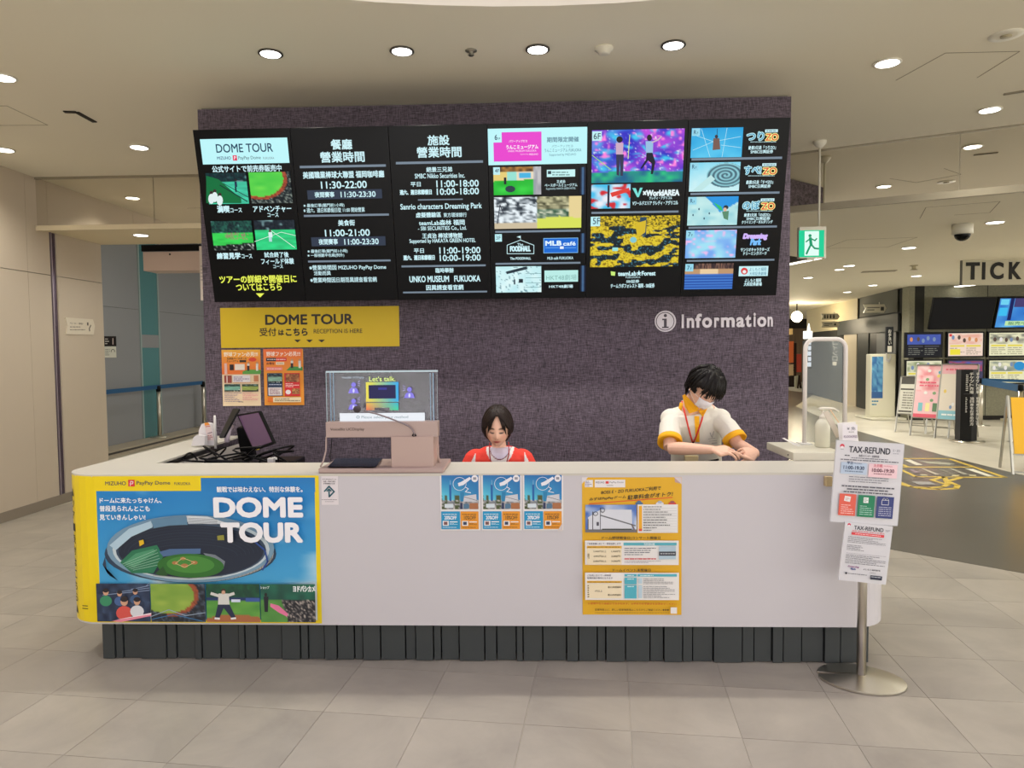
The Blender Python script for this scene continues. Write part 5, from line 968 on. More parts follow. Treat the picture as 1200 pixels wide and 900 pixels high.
p.to3 = lambda u, v, h: V((u, 3.874-h, v)); p.rect(985, 497, 1002, 517, (236, 232, 236)); p.text('¥ 免', 990, 499.5, 1000, 503.5, (120, 120, 130), .01); p.rows(992, 504.5, 998, 506.5, 1, (150, 150, 150), 4); p.text('KLOOK対応', 986.5, 509, 1002, 512.5, (140, 120, 150), .01)
t = empty('pen', PZ(947, 540, sz), 'black pen lying askew on the white device', 'pen')
MB().tube([PY(940.3, 529.8, 4.02), PY(945.5, 537, 4.0), PY(953.5, 544.6, 3.98)], [.006, .006, .0025], 8).build('barrel', BLACK, t)
MB().tube([PY(942.5, 533.2, 4.009), PY(944, 535, 4.004)], .0066, 8).build('band', M('pen_band', (170, 110, 80), .4), t)
# brass-like clip on the counter front
a, b_ = PY(965, 557.5, CY), PY(973, 569, CY); box(a.x, b_.x, CY-.03, CY, b_.z, a.z).build('wall_clip', M('beige_clip', (196, 174, 130), .4, .2), label='small beige plastic clip on the counter front beside the TAX-REFUND board', cat='clip', bevel=.004)
# ================================================================== TAX-REFUND STAND
c0 = PZ(1009, 797, 0); YS = c0.y
t = empty('sign_stand', (c0.x, YS, 0), 'steel floor stand with slotted oval base in front of the right counter end', 'stand')
q = MB(); n = 48; rot = radians(-20)
def ovp(a, r=1.): x, y = .195*r*cos(a), .155*r*sin(a); return V((c0.x+x*cos(rot)-y*sin(rot)+.0, YS+x*sin(rot)+y*cos(rot), 0))
ringp = []
for i in range(n):
    a = 2*pi*i/n; ringp.append(a)
# slot: notch cut into the left rear of the oval
slot_a = radians(180+5)
out = [ovp(a) for a in ringp]
def base_pts(z):
    P = []
    for i, a in enumerate(ringp):
        if abs(((a-slot_a+pi) % (2*pi))-pi) < .11:
            d = (ovp(slot_a)-c0); d.z = 0; s_ = V((-d.y, d.x, 0)).normalized()*.012
            inn_ = V((c0.x, YS, 0))+d*.22
            P += [ovp(slot_a)-s_*-1 if 0 else ovp(slot_a-.10), inn_+s_*-.6, inn_+s_*.6, ovp(slot_a+.10)] if i and not any(abs(x_-slot_a) < .11 for x_ in ringp[:i]) else []
        else: P.append(ovp(a))
    return [V((p_.x, p_.y, z)) for p_ in P]
bp_ = base_pts(.002); MB().prism(bp_, (0, 0, .009)).build('oval_base', STEEL, t, bevel=.001)
cen = V((c0.x, YS, .034)); q = MB(); bb = base_pts(.0112); m = len(bb); q.add(bb+[cen], [(i, (i+1) % m, m) for i in range(m)]); q.build('domed_cover', STEEL, t)
zt = PY(1009, 560, YS).z
MB().lathe([(.021, 0), (.021, zt-.02)], (c0.x, YS, .02), 28).build('pole', STEEL, t)
# boards
def board(name, TL, TR, BR, BL, Y, dw, dh, base, label, parent=None):
    P = [PY(*q_, Y) for q_ in (TL, TR, BR, BL)]; ux = (P[1]-P[0]).normalized(); w_ = ((P[1]-P[0]).length+(P[2]-P[3]).length)/2; h_ = ((P[0]-P[3]).length+(P[1]-P[2]).length)/2
    n = V((0, -1, 0)); uy = n.cross(ux); P0 = P[3]
    t = empty(name, ((P[0]+P[1])/2).to_tuple()[:2]+(P0.z,), label, 'sign', 'TAX-REFUND boards')
    MB().obox(P0+ux*w_/2+uy*h_/2+V((0, .004, 0)), ux, n, uy, w_/2, .004, h_/2).build('board', M('board_'+name, base, .4), t)
    d2 = lambda x, y: (x/dw*w_, h_-y/dh*h_)
    return t, Print('print', plane_map(P0, ux, uy)[0], t, 'ink', d2)
YB = YS-.035
t, p = board('tax_refund_board', (973.3, 516.8), (1053.2, 521.6), (1051.4, 619.3), (972.7, 611.5), YB, 300, 355, (214, 214, 218), 'larger upper TAX-REFUND board with red, green and blue boxes')
p.frame(0, 0, 300, 355, 2, (196, 198, 202)); NB = (44, 46, 60)
p.ell(27, 24, 10, 9, (214, 60, 80), 18); p.ell(27, 29, 7, 5, (240, 232, 234), 12); p.line([(20, 38), (34, 38)], 2, (150, 150, 160))
p.text('TAX-REFUND', 57, 22, 240, 50, NB, .02); p.text('E・ZO', 252, 26, 282, 36, (140, 140, 150), .01); p.rows(252, 40, 280, 47, 1, (170, 170, 180), 4)
p.rows(40, 58, 62, 68, 1, (70, 70, 80), 3); p.text('免税カウンター 営業時間', 102, 56, 192, 66, (80, 80, 90), .01); p.rows(70, 68, 232, 76, 1, (120, 120, 130), 4); p.rows(24, 76, 278, 86, 1, (110, 110, 120), 8)
p.rect(27, 92, 142, 142, (186, 204, 224)); p.rect(150, 92, 276, 150, (240, 206, 212)); p.text('平日', 52, 88, 78, 101, (50, 66, 110), .02); p.text('Weekdays', 82, 91, 118, 99, (90, 100, 130), .0); p.text('土日祝', 170, 92, 210, 106, (214, 90, 110), .02); p.text('Holidays', 216, 96, 252, 104, (214, 130, 140), .0)
p.text('11:00-19:30', 38, 106, 130, 122, (60, 76, 110), .02); p.text('10:00-19:30', 164, 111, 262, 127, (120, 76, 90), .02); p.rows(45, 126, 125, 134, 1, (90, 110, 140), 4); p.rows(172, 130, 252, 138, 1, (150, 100, 110), 4)
p.rows(65, 148, 240, 178, 3, (120, 120, 130), 5, thick=.3); p.rows(36, 188, 272, 200, 1, (80, 80, 90), 4, thick=.45); p.rows(60, 201, 244, 212, 1, (80, 80, 90), 6, thick=.45); p.rows(46, 213, 262, 224, 1, (80, 80, 90), 7, thick=.45)
for k, c_ in enumerate(((226, 96, 78), (18, 128, 88), (50, 62, 124))):
    x0 = 30+k*83; p.rect(x0, 228+k, x0+74, 322+k, c_); p.rows(x0+10, 272, x0+66, 316, 5, mix(c_, (255, 255, 255), .65), k+3, thick=.35)
p.poly([(53, 236), (80, 239), (77, 262), (50, 258)], (236, 232, 230)); p.rows(56, 242, 74, 256, 3, (200, 150, 140), 3); p.rect(136, 238, 158, 262, (236, 238, 236)); p.rows(139, 242, 155, 258, 3, (120, 160, 140), 3); p.frame(216, 244, 248, 266, 2, (230, 232, 240)); p.ring(226, 244, 6, 7, 2, (230, 232, 240), 10, pi, 2*pi); p.ring(239, 244, 6, 7, 2, (230, 232, 240), 10, pi, 2*pi)
t, p = board('tax_refund_board', (985, 611.5), (1040, 617), (1038.6, 686), (982.6, 679.6), YB-.006, 560, 740, (222, 222, 226), 'smaller lower TAX-REFUND board with a red line under the heading')
p.ell(48, 30, 20, 18, (214, 60, 90), 16); p.ell(48, 42, 13, 10, (240, 232, 234), 12); p.text('TAX-REFUND', 108, 34, 455, 84, NB, .02); p.text('SP', 478, 50, 530, 76, (150, 150, 160), .0)
p.text('免税 受付 時間 お知らせ 案内', 90, 92, 470, 110, (226, 110, 120), .01); p.rect(86, 118, 470, 152, (222, 66, 74)); p.rows(130, 126, 430, 144, 1, (245, 215, 215), 3)
p.rows(50, 168, 500, 255, 5, (110, 110, 120), 8, .9, .3); p.rows(50, 275, 300, 352, 4, (110, 110, 120), 9, .9, .3); p.rows(50, 380, 520, 392, 1, (150, 150, 160), 5, thick=.3); p.rows(50, 398, 520, 520, 6, (100, 100, 110), 14, .95, .3)
p.text('Dreaming', 86, 540, 220, 566, (150, 90, 140), .04, shear=.2); p.text('Park', 122, 566, 184, 592, (70, 90, 160), .04, shear=.2); p.text('よしもと福岡劇場', 268, 560, 470, 580, (60, 60, 70), .01); p.rows(350, 600, 420, 612, 1, (110, 110, 120), 3); p.ell(74, 640, 14, 14, (60, 60, 70), 12); p.rows(96, 630, 320, 650, 1, (130, 130, 140), 4); p.rect(362, 636, 500, 688, (40, 46, 66)); p.rows(370, 645, 490, 662, 1, (200, 205, 215), 5)
# ================================================================== TICKET HALL THINGS
# TICKET sign
TKY = 11.0; a, b_ = PY(1127, 304.5, TKY), PY(1236, 333, TKY)
t = empty('ticket_sign', ((a.x+b_.x)/2, TKY, b_.z), 'hanging pale sign plate reading TICKET in dark letters', 'sign')
box(a.x, b_.x, TKY, TKY+.02, b_.z, a.z).build('plate', M('sign_plate', (186, 180, 156), .4), t)
for xx in (a.x+.02, b_.x-.02): MB().tube([(xx, TKY+.01, a.z), (xx, TKY+.01, LOWC)], .008, 8).build('hanger', STEEL, t)
box(a.x-.01, a.x+.012, TKY-.004, TKY+.024, b_.z, a.z).build('edge_strip', M('edge_dark', (70, 66, 56), .5), t)
DG = M('letter_dark', (44, 44, 42), .5)
for ch, x0, x1, dy in (('T', 1131.5, 1148, 0), ('I', 1150.5, 1154.6, -.1), ('C', 1160, 1176, -.3), ('K', 1182, 1197, -.4), ('E', 1202, 1213, -.6), ('T', 1216, 1232, -.7)):
    letters('letter', ch, x0, 307.3+dy, x1, 327.8+dy, TKY, .01, DG, t, .035)
# wall screens
WYT = TY-.10
def wscreen(x0, y0, x1, y1, label, tilt=0., grp='small framed displays on the ticket wall', Y=WYT, bez=.03):
    a, b_ = PY(x0, y0, Y), PY(x1, y1, Y)
    t = empty('wall_screen', ((a.x+b_.x)/2, Y, b_.z), label, 'screen', grp)
    uy = V((0, -tilt, 1)).normalized(); ux = V((1, 0, 0)); n = ux.cross(uy); P0 = V((a.x, Y, b_.z)); w_ = b_.x-a.x; h_ = a.z-b_.z
    MB().obox(P0+ux*w_/2+uy*h_/2-n*.03, ux, uy, n, w_/2, h_/2, .03).build('housing', BEZ, t)
    MB().obox(P0+ux*w_/2+uy*h_/2-n*.045+V((0, .03+tilt*.25, 0)), ux, V((0, 1, 0)), V((0, 0, 1)), .08, .04+tilt*.2, .06).build('bracket', BLACK, t)
    return t, Print('screen_image', plane_map(P0+n*.0, ux, uy)[0], t, 'glow', lambda x, y: ((x*(w_-2*bez))+bez, h_-bez-y*(h_-2*bez)))
t, p = wscreen(1089, 348.5, 1161, 385.5, 'large switched-off black monitor on the ticket wall', .28, 'large monitors on the ticket wall', TY-.30); p.rect(-.01, -.02, 1.01, 1.02, (14, 14, 15))
t, p = wscreen(1164.5, 347.5, 1240, 384.5, 'large lit blue monitor at the right picture edge', .28, 'large monitors on the ticket wall', TY-.30)
p.pic(0, 0, 1, 1, lambda x, y: mix((40, 110, 200), (110, 190, 235), ns(x*5, y*4, 2)), 20, 12); p.rect(.02, .03, .15, .22, (110, 210, 240)); p.rect(.24, 0, .6, .3, (70, 60, 110)); p.rect(.02, .32, .15, .6, (60, 190, 240)); p.rect(.17, .0, .23, .75, (20, 30, 90)); p.ell(.47, .5, .05, .12, (30, 40, 90), 12); p.rect(.15, .78, .9, .94, (190, 230, 170)); p.text('販売中', .2, .8, .5, .92, (60, 120, 90), .01)
def menu(p, base, bar, seed, dark=False):
    rnd = random.Random(seed); p.rect(0, 0, 1, 1, base)
    p.pic(.02, .04, .98, .48, lambda x, y: mix(bar, base if not dark else (70, 90, 170), ns(x*7, y*5, seed)*1.5-.2), 18, 8)
    for k in range(5): p.ell(.15+.16*k+rnd.uniform(-.03, .03), .25+rnd.uniform(-.08, .08), .045, .1, rnd.choice([(90, 70, 60), (230, 225, 220), (210, 140, 90), (120, 140, 170)]), 10)
    tc_ = (90, 84, 60) if not dark else (190, 190, 170)
    for x in (.05, .52): p.rect(x, .52, x+.42, .60, mix(base, (226, 206, 60), .8) if not dark else (60, 60, 70)); p.rows(x, .62, x+.42, .96, 4, mix(base, tc_, .6), seed+int(x*10), thick=.35)
ws = [((1061, 389.5, 1104.5, 419), (14, 16, 24), (60, 80, 160), 3, True, 'dark blue framed display, upper left of the six small ones'), ((1110, 389, 1153, 418.5), (238, 214, 196), (230, 170, 150), 4, False, 'pink and cream framed display, upper row, second from left'), ((1158, 388.5, 1202, 418), (232, 228, 190), (110, 110, 100), 5, False, 'framed display with yellow band, upper row, third from left'),
      ((1061, 421.5, 1104.5, 451), (226, 222, 190), (140, 150, 110), 6, False, 'cream framed display, lower row, behind the leftmost easel'), ((1110, 421, 1153, 450.5), (60, 60, 90), (190, 60, 60), 7, True, 'red and blue framed display, lower row, behind the right easel'), ((1158, 421, 1202, 450), (230, 226, 186), (120, 130, 120), 8, False, 'cream framed display with blue corner, lower row, right')]
for r_, base, bar, sd_, dk_, lb in ws:
    t, p = wscreen(*r_, lb); menu(p, base, bar, sd_, dk_)
    if sd_ == 4: p.rect(.02, .03, .1, .14, (220, 60, 60)); p.rect(.05, .7, .35, .95, (236, 220, 60))
    if sd_ == 8: p.ell(.85, .25, .16, .2, (40, 140, 200), 14)
# easels with slanted poster boards
def easel(BL, BR, base_y, top_dx, hgt, wid, yawd, label, fn, feet, lean=.30):
    Yb = PZ(base_y[0], base_y[1]).y; P0 = PZ(*base_y); ux = V((cos(yawd), -sin(yawd), 0)); back = V((sin(yawd), cos(yawd), 0))
    z0 = BL; P0 = V((P0.x, P0.y, z0)); uy = (V((0, 0, 1))+back*lean*1.0).normalized(); n = ux.cross(uy)
    t = empty('poster_easel', (P0.x, P0.y, 0), label, 'easel', 'slanted poster easels before the ticket wall')
    MB().obox(P0+ux*wid/2+uy*hgt/2-n*.012, ux, uy, n, wid/2, hgt/2, .01).build('board', M('easel_board', (208, 204, 196), .4), t)
    AL = M('aluminium', (176, 174, 166), .35, .8)
    for k in (0, 1):
        e = P0+ux*wid*k; MB().bar(e-uy*z0*1.02-n*.01, e+uy*hgt-n*.01, .022, .022).build('side_rail', AL, t)
        f = P0+ux*(wid*(.1+.8*k)); MB().bar(f+uy*hgt*.75-n*.03, V((f.x, f.y, 0))+back*.62, .018, .018).build('rear_leg', AL, t)
    MB().bar(P0-n*-.01, P0+ux*wid-n*-.01, .02, .02).build('lower_rail', AL, t); MB().bar(P0+uy*hgt, P0+ux*wid+uy*hgt, .02, .02).build('upper_rail', AL, t)
    MB().bar(V((P0.x, P0.y, .18)), V((P0.x, P0.y, .18))+ux*wid, .016, .016).build('cross_bar', AL, t)
    p = Print('poster', plane_map(P0, ux, uy)[0], t, 'ink', lambda x, y: (.015+x*(wid-.03), hgt*(1-y)*.98+.01)); fn(p)
def pink1(p):
    p.rect(0, 0, 1, 1, (236, 190, 196)); p.pic(0, .0, 1, .5, lambda x, y: mix((240, 204, 206), (226, 130, 140), (ns(x*8, y*9, 1)-.4)*2), 14, 14); rnd = random.Random(3)
    for k in range(10): p.ell(rnd.uniform(.1, .9), rnd.uniform(.08, .9), .05, .03, rnd.choice([(90, 170, 190), (240, 220, 120), (230, 230, 226), (120, 160, 110)]), 10)
    for k in range(4): p.rect(.12+.2*k, .72, .24+.2*k, .88, [(120, 190, 200), (236, 226, 160), (90, 130, 90), (226, 220, 220)][k])
    p.rect(0, .93, 1, 1, (222, 90, 110)); p.rows(.1, .3, .9, .42, 2, (226, 80, 110), 4)
def pink2(p):
    p.rect(0, 0, 1, 1, (232, 222, 206)); p.rect(0, 0, 1, .17, (238, 180, 190)); p.rect(0, .84, 1, 1, (140, 196, 210)); rnd = random.Random(5); p.rows(.1, .05, .9, .13, 1, (230, 110, 130), 3)
    for k in range(12): p.ell(rnd.uniform(.12, .88), rnd.uniform(.22, .8), .04, .035, rnd.choice([(210, 90, 80), (230, 200, 90), (130, 160, 110), (240, 240, 236), (120, 150, 190)]), 10)
    p.rows(.1, .88, .9, .95, 1, (240, 246, 246), 6)
def grey3(p):
    p.rect(0, 0, 1, 1, (206, 204, 190)); p.rect(0, 0, 1, .2, (60, 56, 50)); p.rect(0, .32, 1, .36, (50, 48, 44)); p.rows(.1, .4, .9, .88, 7, (110, 106, 96), 4); p.rect(0, .92, 1, .96, (60, 56, 50))
easel(.34, 0, (1051, 506), 0, .72, .5, .75, 'slanted board with dark header, leftmost and partly hidden easel', grey3, 0)
easel(.32, 0, (1068, 510), 0, .98, .60, .75, 'slanted board with all-pink poster, middle easel', pink1, 0)
easel(.32, 0, (1097, 513), 0, 1.0, .55, .75, 'slanted board with pink header and blue foot, right easel', pink2, 0)
# kiosk
def base_at(px, py): return PZ(px, py)
c_ = PZ(1034, 491); k = c_.y/832
t = empty('floor_kiosk', c_, 'tall white floor kiosk with a blue picture on its left half', 'kiosk')
w2 = 14.5*k; hk = 75*k
box(c_.x-w2, c_.x+w2, c_.y, c_.y+.22, .04, hk).build('body', M('kiosk_white', (218, 214, 190), .4), t, bevel=.02)
box(c_.x-w2*1.35, c_.x+w2*1.35, c_.y-.3, c_.y+.5, 0, .045).build('foot_plate', M('kiosk_foot', (206, 202, 182), .4), t, bevel=.01)
p = Print('blue_picture', plane_map((c_.x-w2, c_.y, 0), (1, 0, 0), (0, 0, 1))[0], t, 'ink', lambda x, y: (x*2*w2, hk*(1-y)))
p.pic(.06, .04, .5, .68, lambda x, y: mix((30, 90, 160), (120, 190, 220), ns(x*6, y*14, 3)), 8, 20); p.rect(.06, .58, .5, .68, (40, 90, 150)); p.rows(.08, .7, .42, .8, 2, (40, 130, 170), 3); p.line([(.62, .0), (.62, .09), (.74, .11), (.78, .03)], .05, (236, 234, 228))
# black upright sign column
c_ = PZ(1136, 518); k = c_.y/832
t = empty('sign_column', c_, 'black upright sign column with vertical white lettering', 'sign')
hh = 82*k; w2 = 9.6*k
q = MB(); q.prism([V((c_.x-w2, c_.y+.03, .02)), V((c_.x+w2*.1, c_.y-.03, .02)), V((c_.x+w2, c_.y+.03, .02)), V((c_.x+w2*.9, c_.y+.2, .02)), V((c_.x-w2*.9, c_.y+.2, .02))], (0, 0, hh)); q.build('column', M('column_black', (20, 20, 20), .3), t)
MB().lathe([(.26, 0), (.26, .012), (.1, .02)], (c_.x, c_.y+.08, 0), 28).build('base', STEEL, t)
p = Print('lettering', plane_map((c_.x-w2, c_.y-.034, 0), (1, 0, 0), (0, 0, 1))[0], t, 'ink', lambda x, y: (x*2*w2, .02+hh*(1-y)))
LW = (224, 222, 214)
for k_, ch in enumerate('チケット売場'): p.text(ch, .36, .04+k_*.05, .60, .085+k_*.05, LW, .01); p.text(ch, .74, .04+k_*.05, .92, .085+k_*.05, LW, .01)
for k_ in range(9): p.text('当日券をお求めの方'[k_], .40, .38+k_*.045, .62, .42+k_*.045, LW, .01); p.text('前売券の引換はこち'[k_], .76, .38+k_*.045, .94, .42+k_*.045, LW, .01)
p.rows(.12, .06, .26, .3, 9, LW, 2); p.rows(.12, .38, .22, .6, 9, LW, 3); p.rect(.0, .335, 1, .34, (60, 60, 60))
# belt barriers
def post(c, h, label, belt=None, name='belt_post', cat='barrier', grp=None, r=.035):
    t = empty(name, c, label, cat, grp)
    z = c.z
    MB().lathe([(.16, 0), (.16, .012), (.05, .03), (r, .04)], c, 28).build('base', STEEL, t)
    MB().lathe([(r, .03), (r, h-.08)], c, 20).build('pole', STEEL, t)
    MB().lathe([(r+.006, h-.1), (r+.006, h-.02), (r-.005, h)], c, 20).build('belt_head', BLACK, t)
    if belt is not None:
        d = belt-c; d.z = 0; MB().bar(c+V((0, 0, h-.055)), V((belt.x, belt.y, z+h-.055)), .006, .05 if name == 'belt_post' else .05, (0, 0, 1)).build('belt', M('blue_belt', (28, 84, 130), .6), t)
    return t
def belt_bar(a, b_, z, t, w=.055):
    d = (b_-a).normalized(); s_ = V((-d.y, d.x, 0)); m = (a+b_)/2; MB().obox(V((m.x, m.y, z)), d, s_, (0, 0, 1), (b_-a).length/2, .003, w/2).build('belt', M('blue_belt', (28, 84, 130), .6), t)
c1, c2 = PZ(1149, 499), PZ(1194.5, 518); c3 = V((c2.x+2.2, c2.y+.6, 0))
t = post(c1, .95, 'steel belt barrier post behind the black sign column'); belt_bar(c1, c2, .885, t, .12)
t = post(c2, .95, 'steel belt barrier post at the right picture edge'); belt_bar(c2, c3, .9, t)
t = post(c3, .95, 'steel belt barrier post beyond the right picture edge'); belt_bar(V((c1.x+.1, c1.y+.9, 0)), c3, .9, t)
lp1 = PX(187.5, 516, -6.76); l1 = V((-6.76, lp1.y, .1)); l2 = V((-6.76, PX(239.5, 505, -6.76).y, .1)); l0 = V((-6.76, 10.0, .1))
t = post(l1, .92, 'steel belt barrier post before the teal glass strip in the left passage'); belt_bar(l1, l2, 1.0, t, .07)
t = post(l2, .92, 'steel belt barrier post at the left edge of the fabric wall')
t = post(l0, .92, 'steel belt barrier post hidden by the beige wall in the left passage'); belt_bar(l0, l1, 1.0, t, .07)
# yellow A-board at the right edge
c_ = PZ(1187, 556); t = empty('folding_board', c_, 'yellow folding floor board cut off by the right picture edge', 'board')
ux = V((.9, -.3, 0)).normalized(); bk = V((.3, .9, 0)).normalized(); uy = (V((0, 0, 1))+bk*.3).normalized(); n = ux.cross(uy)
MB().obox(c_+uy*.62+ux*.3, ux, uy, n, .27, .36, .008).build('panel', M('yellow_board', (232, 178, 40), .4), t)
AL = MATS['aluminium']
for k in (0, .6): MB().bar(c_+ux*k, c_+ux*k+uy*1.0, .025, .025).build('leg', AL, t); MB().bar(c_+ux*k+bk*.55, c_+ux*k+uy*1.0, .025, .025).build('rear_leg', AL, t)
MB().bar(c_+uy*.25, c_+ux*.6+uy*.25, .02, .02).build('cross_bar', AL, t); MB().bar(c_+uy*.03, c_+ux*.6+uy*.03, .02, .02).build('cross_bar', AL, t)
# arrow signs sticking out of the side wall
def arrow(x0, x1, y0, y1, Y, label, seed, right=True):
    a, b_ = PY(x0, y0, Y), PY(x1, y1, Y); h_ = a.z-b_.z; m = h_/2
    t = empty('arrow_sign', ((a.x+b_.x)/2, Y, b_.z), label, 'sign')
    P = [V((a.x, Y, a.z)), V((b_.x-m*.6, Y, a.z)), V((b_.x, Y, a.z-m)), V((b_.x-m*.6, Y, b_.z)), V((a.x, Y, b_.z)), V((a.x+m*.5, Y, a.z-m))]
    MB().prism(P, (0, .03, 0)).build('plate', M('arrow_plate', (204, 198, 176), .5), t)
    MB().tube([((a.x+b_.x)/2+.1, Y+.015, a.z), ((a.x+b_.x)/2+.1, Y+.015, a.z+.05)], .01, 6).build('hanger', STEEL, t)
    p = Print('print', plane_map((a.x, Y-.0, b_.z), (1, 0, 0), (0, 0, 1))[0], t, 'ink', lambda x, y: (x*(b_.x-a.x), h_*(1-y)))
    return p
p = arrow(962.5, 984, 367.5, 374.5, 19.5, 'upper white arrow-shaped toilet sign left of the dark header', 1)
for k, g in enumerate((.2, .34, .5, .68)): p.ell(g, .25, .035, .1, (50, 48, 44), 8); p.rect(g-.04, .35, g+.04, .8, (50, 48, 44))
p = arrow(962.5, 984, 377, 383.5, 19.4, 'lower white arrow-shaped sign left of the dark header', 2); p.rows(.15, .25, .6, .8, 2, (80, 76, 66), 2); p.ell(.75, .5, .06, .2, (50, 48, 44), 10)
p = arrow(1012, 1039, 356.8, 366.3, 16.6, 'white arrow-shaped sign high on the olive wall above the kiosk', 3); p.rows(.16, .25, .7, .8, 2, (100, 96, 84), 2); p.rect(.74, .3, .88, .75, (60, 56, 50))
# vertical blade signs
t = empty('blade_sign', PY(1042, 425, 15.9), 'narrow dark sign with vertical white characters and white square', 'sign')
a, b_ = PY(1038.5, 383, 15.75), PY(1046.5, 413, 15.75); box(a.x, b_.x, 15.75, 15.8, b_.z, a.z).build('plate', M('blade_black', (30, 32, 34), .4), t)
p = Print('lettering', *[plane_map((0, 15.75, 0), (1, 0, 0), (0, 0, 1))[0]], parent=t, mat='ink', d2uv=plane_map((0, 15.75, 0), (1, 0, 0), (0, 0, 1))[1])
for k, ch in enumerate('お手洗い'): p.text(ch, 1041, 386+k*4.6, 1044.6, 390+k*4.6, (214, 212, 200), .01)
p.rect(1040, 405.5, 1045, 412.5, (216, 212, 196))
# white lettering on the blue grey wall, far lit sign, far easel
p = Print('wall_lettering', lambda u, v, h: SP0+SD*u-SN*(.045+h)+V((0, 0, v)), bpn, 'ink', lambda x, y: ((PP(x, y, SP0, SN)-SP0).dot(SD), PP(x, y, SP0, SN).z))
for k, ch in enumerate('コインロ'): p.text(ch, 983.5, 399+k*6.2, 977.5, 404+k*6.2, (176, 180, 182), .01)
p.rect(982.5, 424, 977.5, 428, (190, 190, 186))
c_ = PY(948.5, 400, 22.5); t = empty('lit_sign', (c_.x, 22.5, PY(948, 430, 22.5).z), 'bright white vertical shop sign beyond the acrylic panel', 'sign')
a, b_ = PY(944, 388, 22.5), PY(952, 397, 22.5); box(a.x, b_.x, 22.5, 22.7, b_.z, a.z).build('lit_box', M('lit_white', (236, 238, 240), .5, emit=1.0), t)
MB().prism([PY(947, 388, 22.5), PY(950, 388, 22.5), PY(948.5, 379, 22.5)], (0, .1, 0)).build('pointed_top', MATS['lit_white'], t)
a, b_ = PY(945, 397, 22.55), PY(951.5, 432, 22.55); box(a.x, b_.x, 22.6, 22.7, b_.z, a.z).build('back_plate', M('sign_back', (60, 64, 68), .5), t)
p = Print('glowing_letters', plane_map((0, 22.598, 0), (1, 0, 0), (0, 0, 1))[0], t, 'glow', plane_map((0, 22.598, 0), (1, 0, 0), (0, 0, 1))[1])
for k, ch in enumerate('SHOPS'): p.text(ch, 945.8, 399+k*6.4, 950.8, 404.2+k*6.4, (232, 234, 238), .04) if 0 else p.rect(945.8+(k % 2), 399+k*6.4, 950.5, 404+k*6.4, (220, 224, 230))
fy = 28.0; t = empty('far_easel', PY(937, 463, fy), 'small dark wooden easel before the far shop', 'easel'); q0 = PY(936.5, 440, fy)
for a_ in ((934, 462), (940, 463), (938, 460)): MB().bar(q0, PY(*a_, fy+(.4 if a_[0] == 938 else 0)), .05, .05).build('leg', M('easel_wood', (50, 36, 26), .6), t)
t = card('standing_board', [(931.5, 458), (931.5, 441), (935.5, 440), (936, 458)], fy+.1, .05, M('far_white', (190, 186, 160), .5), 'small white standing board before the far shop', 'board')
t = empty('shop_display', PY(929, 455, 29), 'warm brown shop display with orange goods at the far end', 'display')
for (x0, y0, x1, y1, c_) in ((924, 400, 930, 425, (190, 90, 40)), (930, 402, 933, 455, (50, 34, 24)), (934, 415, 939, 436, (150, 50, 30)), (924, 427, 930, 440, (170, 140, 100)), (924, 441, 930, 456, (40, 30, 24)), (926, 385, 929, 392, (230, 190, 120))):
    a, b_ = PY(x0, y0, 29), PY(x1, y1, 29); box(a.x, b_.x, 29, 29.3, b_.z, a.z).build('display_piece', M('shop_%d%d' % (x0, y0), c_, .6, emit=.25 if c_[0] > 140 else 0), t)  # brighter pieces glow faintly, shop light put into their material
a, b_ = PY(1176, 486.5, 15.2), PY(1200, 489.5, 15.2); box(a.x, b_.x+.3, 15.0, 15.3, 0.0, .06).build('floor_box', M('floor_box_pale', (206, 200, 176), .5), label='flat pale box on the floor at the foot of the ticket wall', cat='box')
# floor graphic on the dark walkway
p = Print('floor_graphic', lambda u, v, h: V((u, v, .0016+h)), flo, 'ink', lambda x, y: tuple(PZ(x, y))[:2])
X = lambda v: 1040+v/8; Y_ = lambda v: 530+v/8; YG = (196, 168, 60)
LN = lambda pts, w_: p.line([d for d in pts], w_, YG)
def fl(pts, w_=.05, c=YG):
    # width in metres, so draw in floor space
    sv = p.d2uv; P = [sv(X(a_), Y_(b__)) for a_, b__ in pts]; p.d2uv = lambda x, y: (x, y); p.line(P, w_, c); p.d2uv = sv
fl([(-140, 60), (575, 60), (1100, 236), (700, 236), (560, 272), (660, 312), (640, 340), (480, 350), (300, 340), (100, 300), (-60, 240)], .06)
fl([(100, 140), (800, 140)], .06); fl([(100, 152), (265, 230), (690, 234)], .05); fl([(415, 262), (530, 232), (570, 300), (520, 325), (390, 335), (220, 325), (100, 275)], .06); fl([(415, 262), (540, 300)], .05); fl([(100, 100), (190, 138)], .05)
for pts, c in (([(160, 75), (210, 70), (330, 120), (270, 122)], (196, 192, 176)), ([(300, 84), (480, 90), (640, 112), (560, 120), (390, 108)], (150, 150, 132)), ([(720, 155), (800, 158), (1000, 228), (940, 230)], (206, 204, 186)), ([(310, 152), (340, 154), (490, 212), (450, 214)], (170, 162, 146)), ([(570, 152), (600, 154), (760, 210), (720, 212)], (160, 158, 142)), ([(190, 160), (230, 160), (310, 196), (260, 196)], (130, 112, 120)), ([(610, 216), (680, 216), (660, 226), (600, 228)], (200, 190, 150)), ([(220, 275), (400, 280), (450, 306), (290, 306)], (150, 148, 146)), ([(300, 210), (370, 212), (380, 222), (320, 224)], (170, 166, 140)), ([(760, 214), (830, 216), (830, 228), (770, 226)], (180, 172, 140)), ([(470, 160), (500, 162), (640, 214), (610, 214)], (130, 126, 112))):
    p.poly([(X(a_), Y_(b__)) for a_, b__ in pts], c)
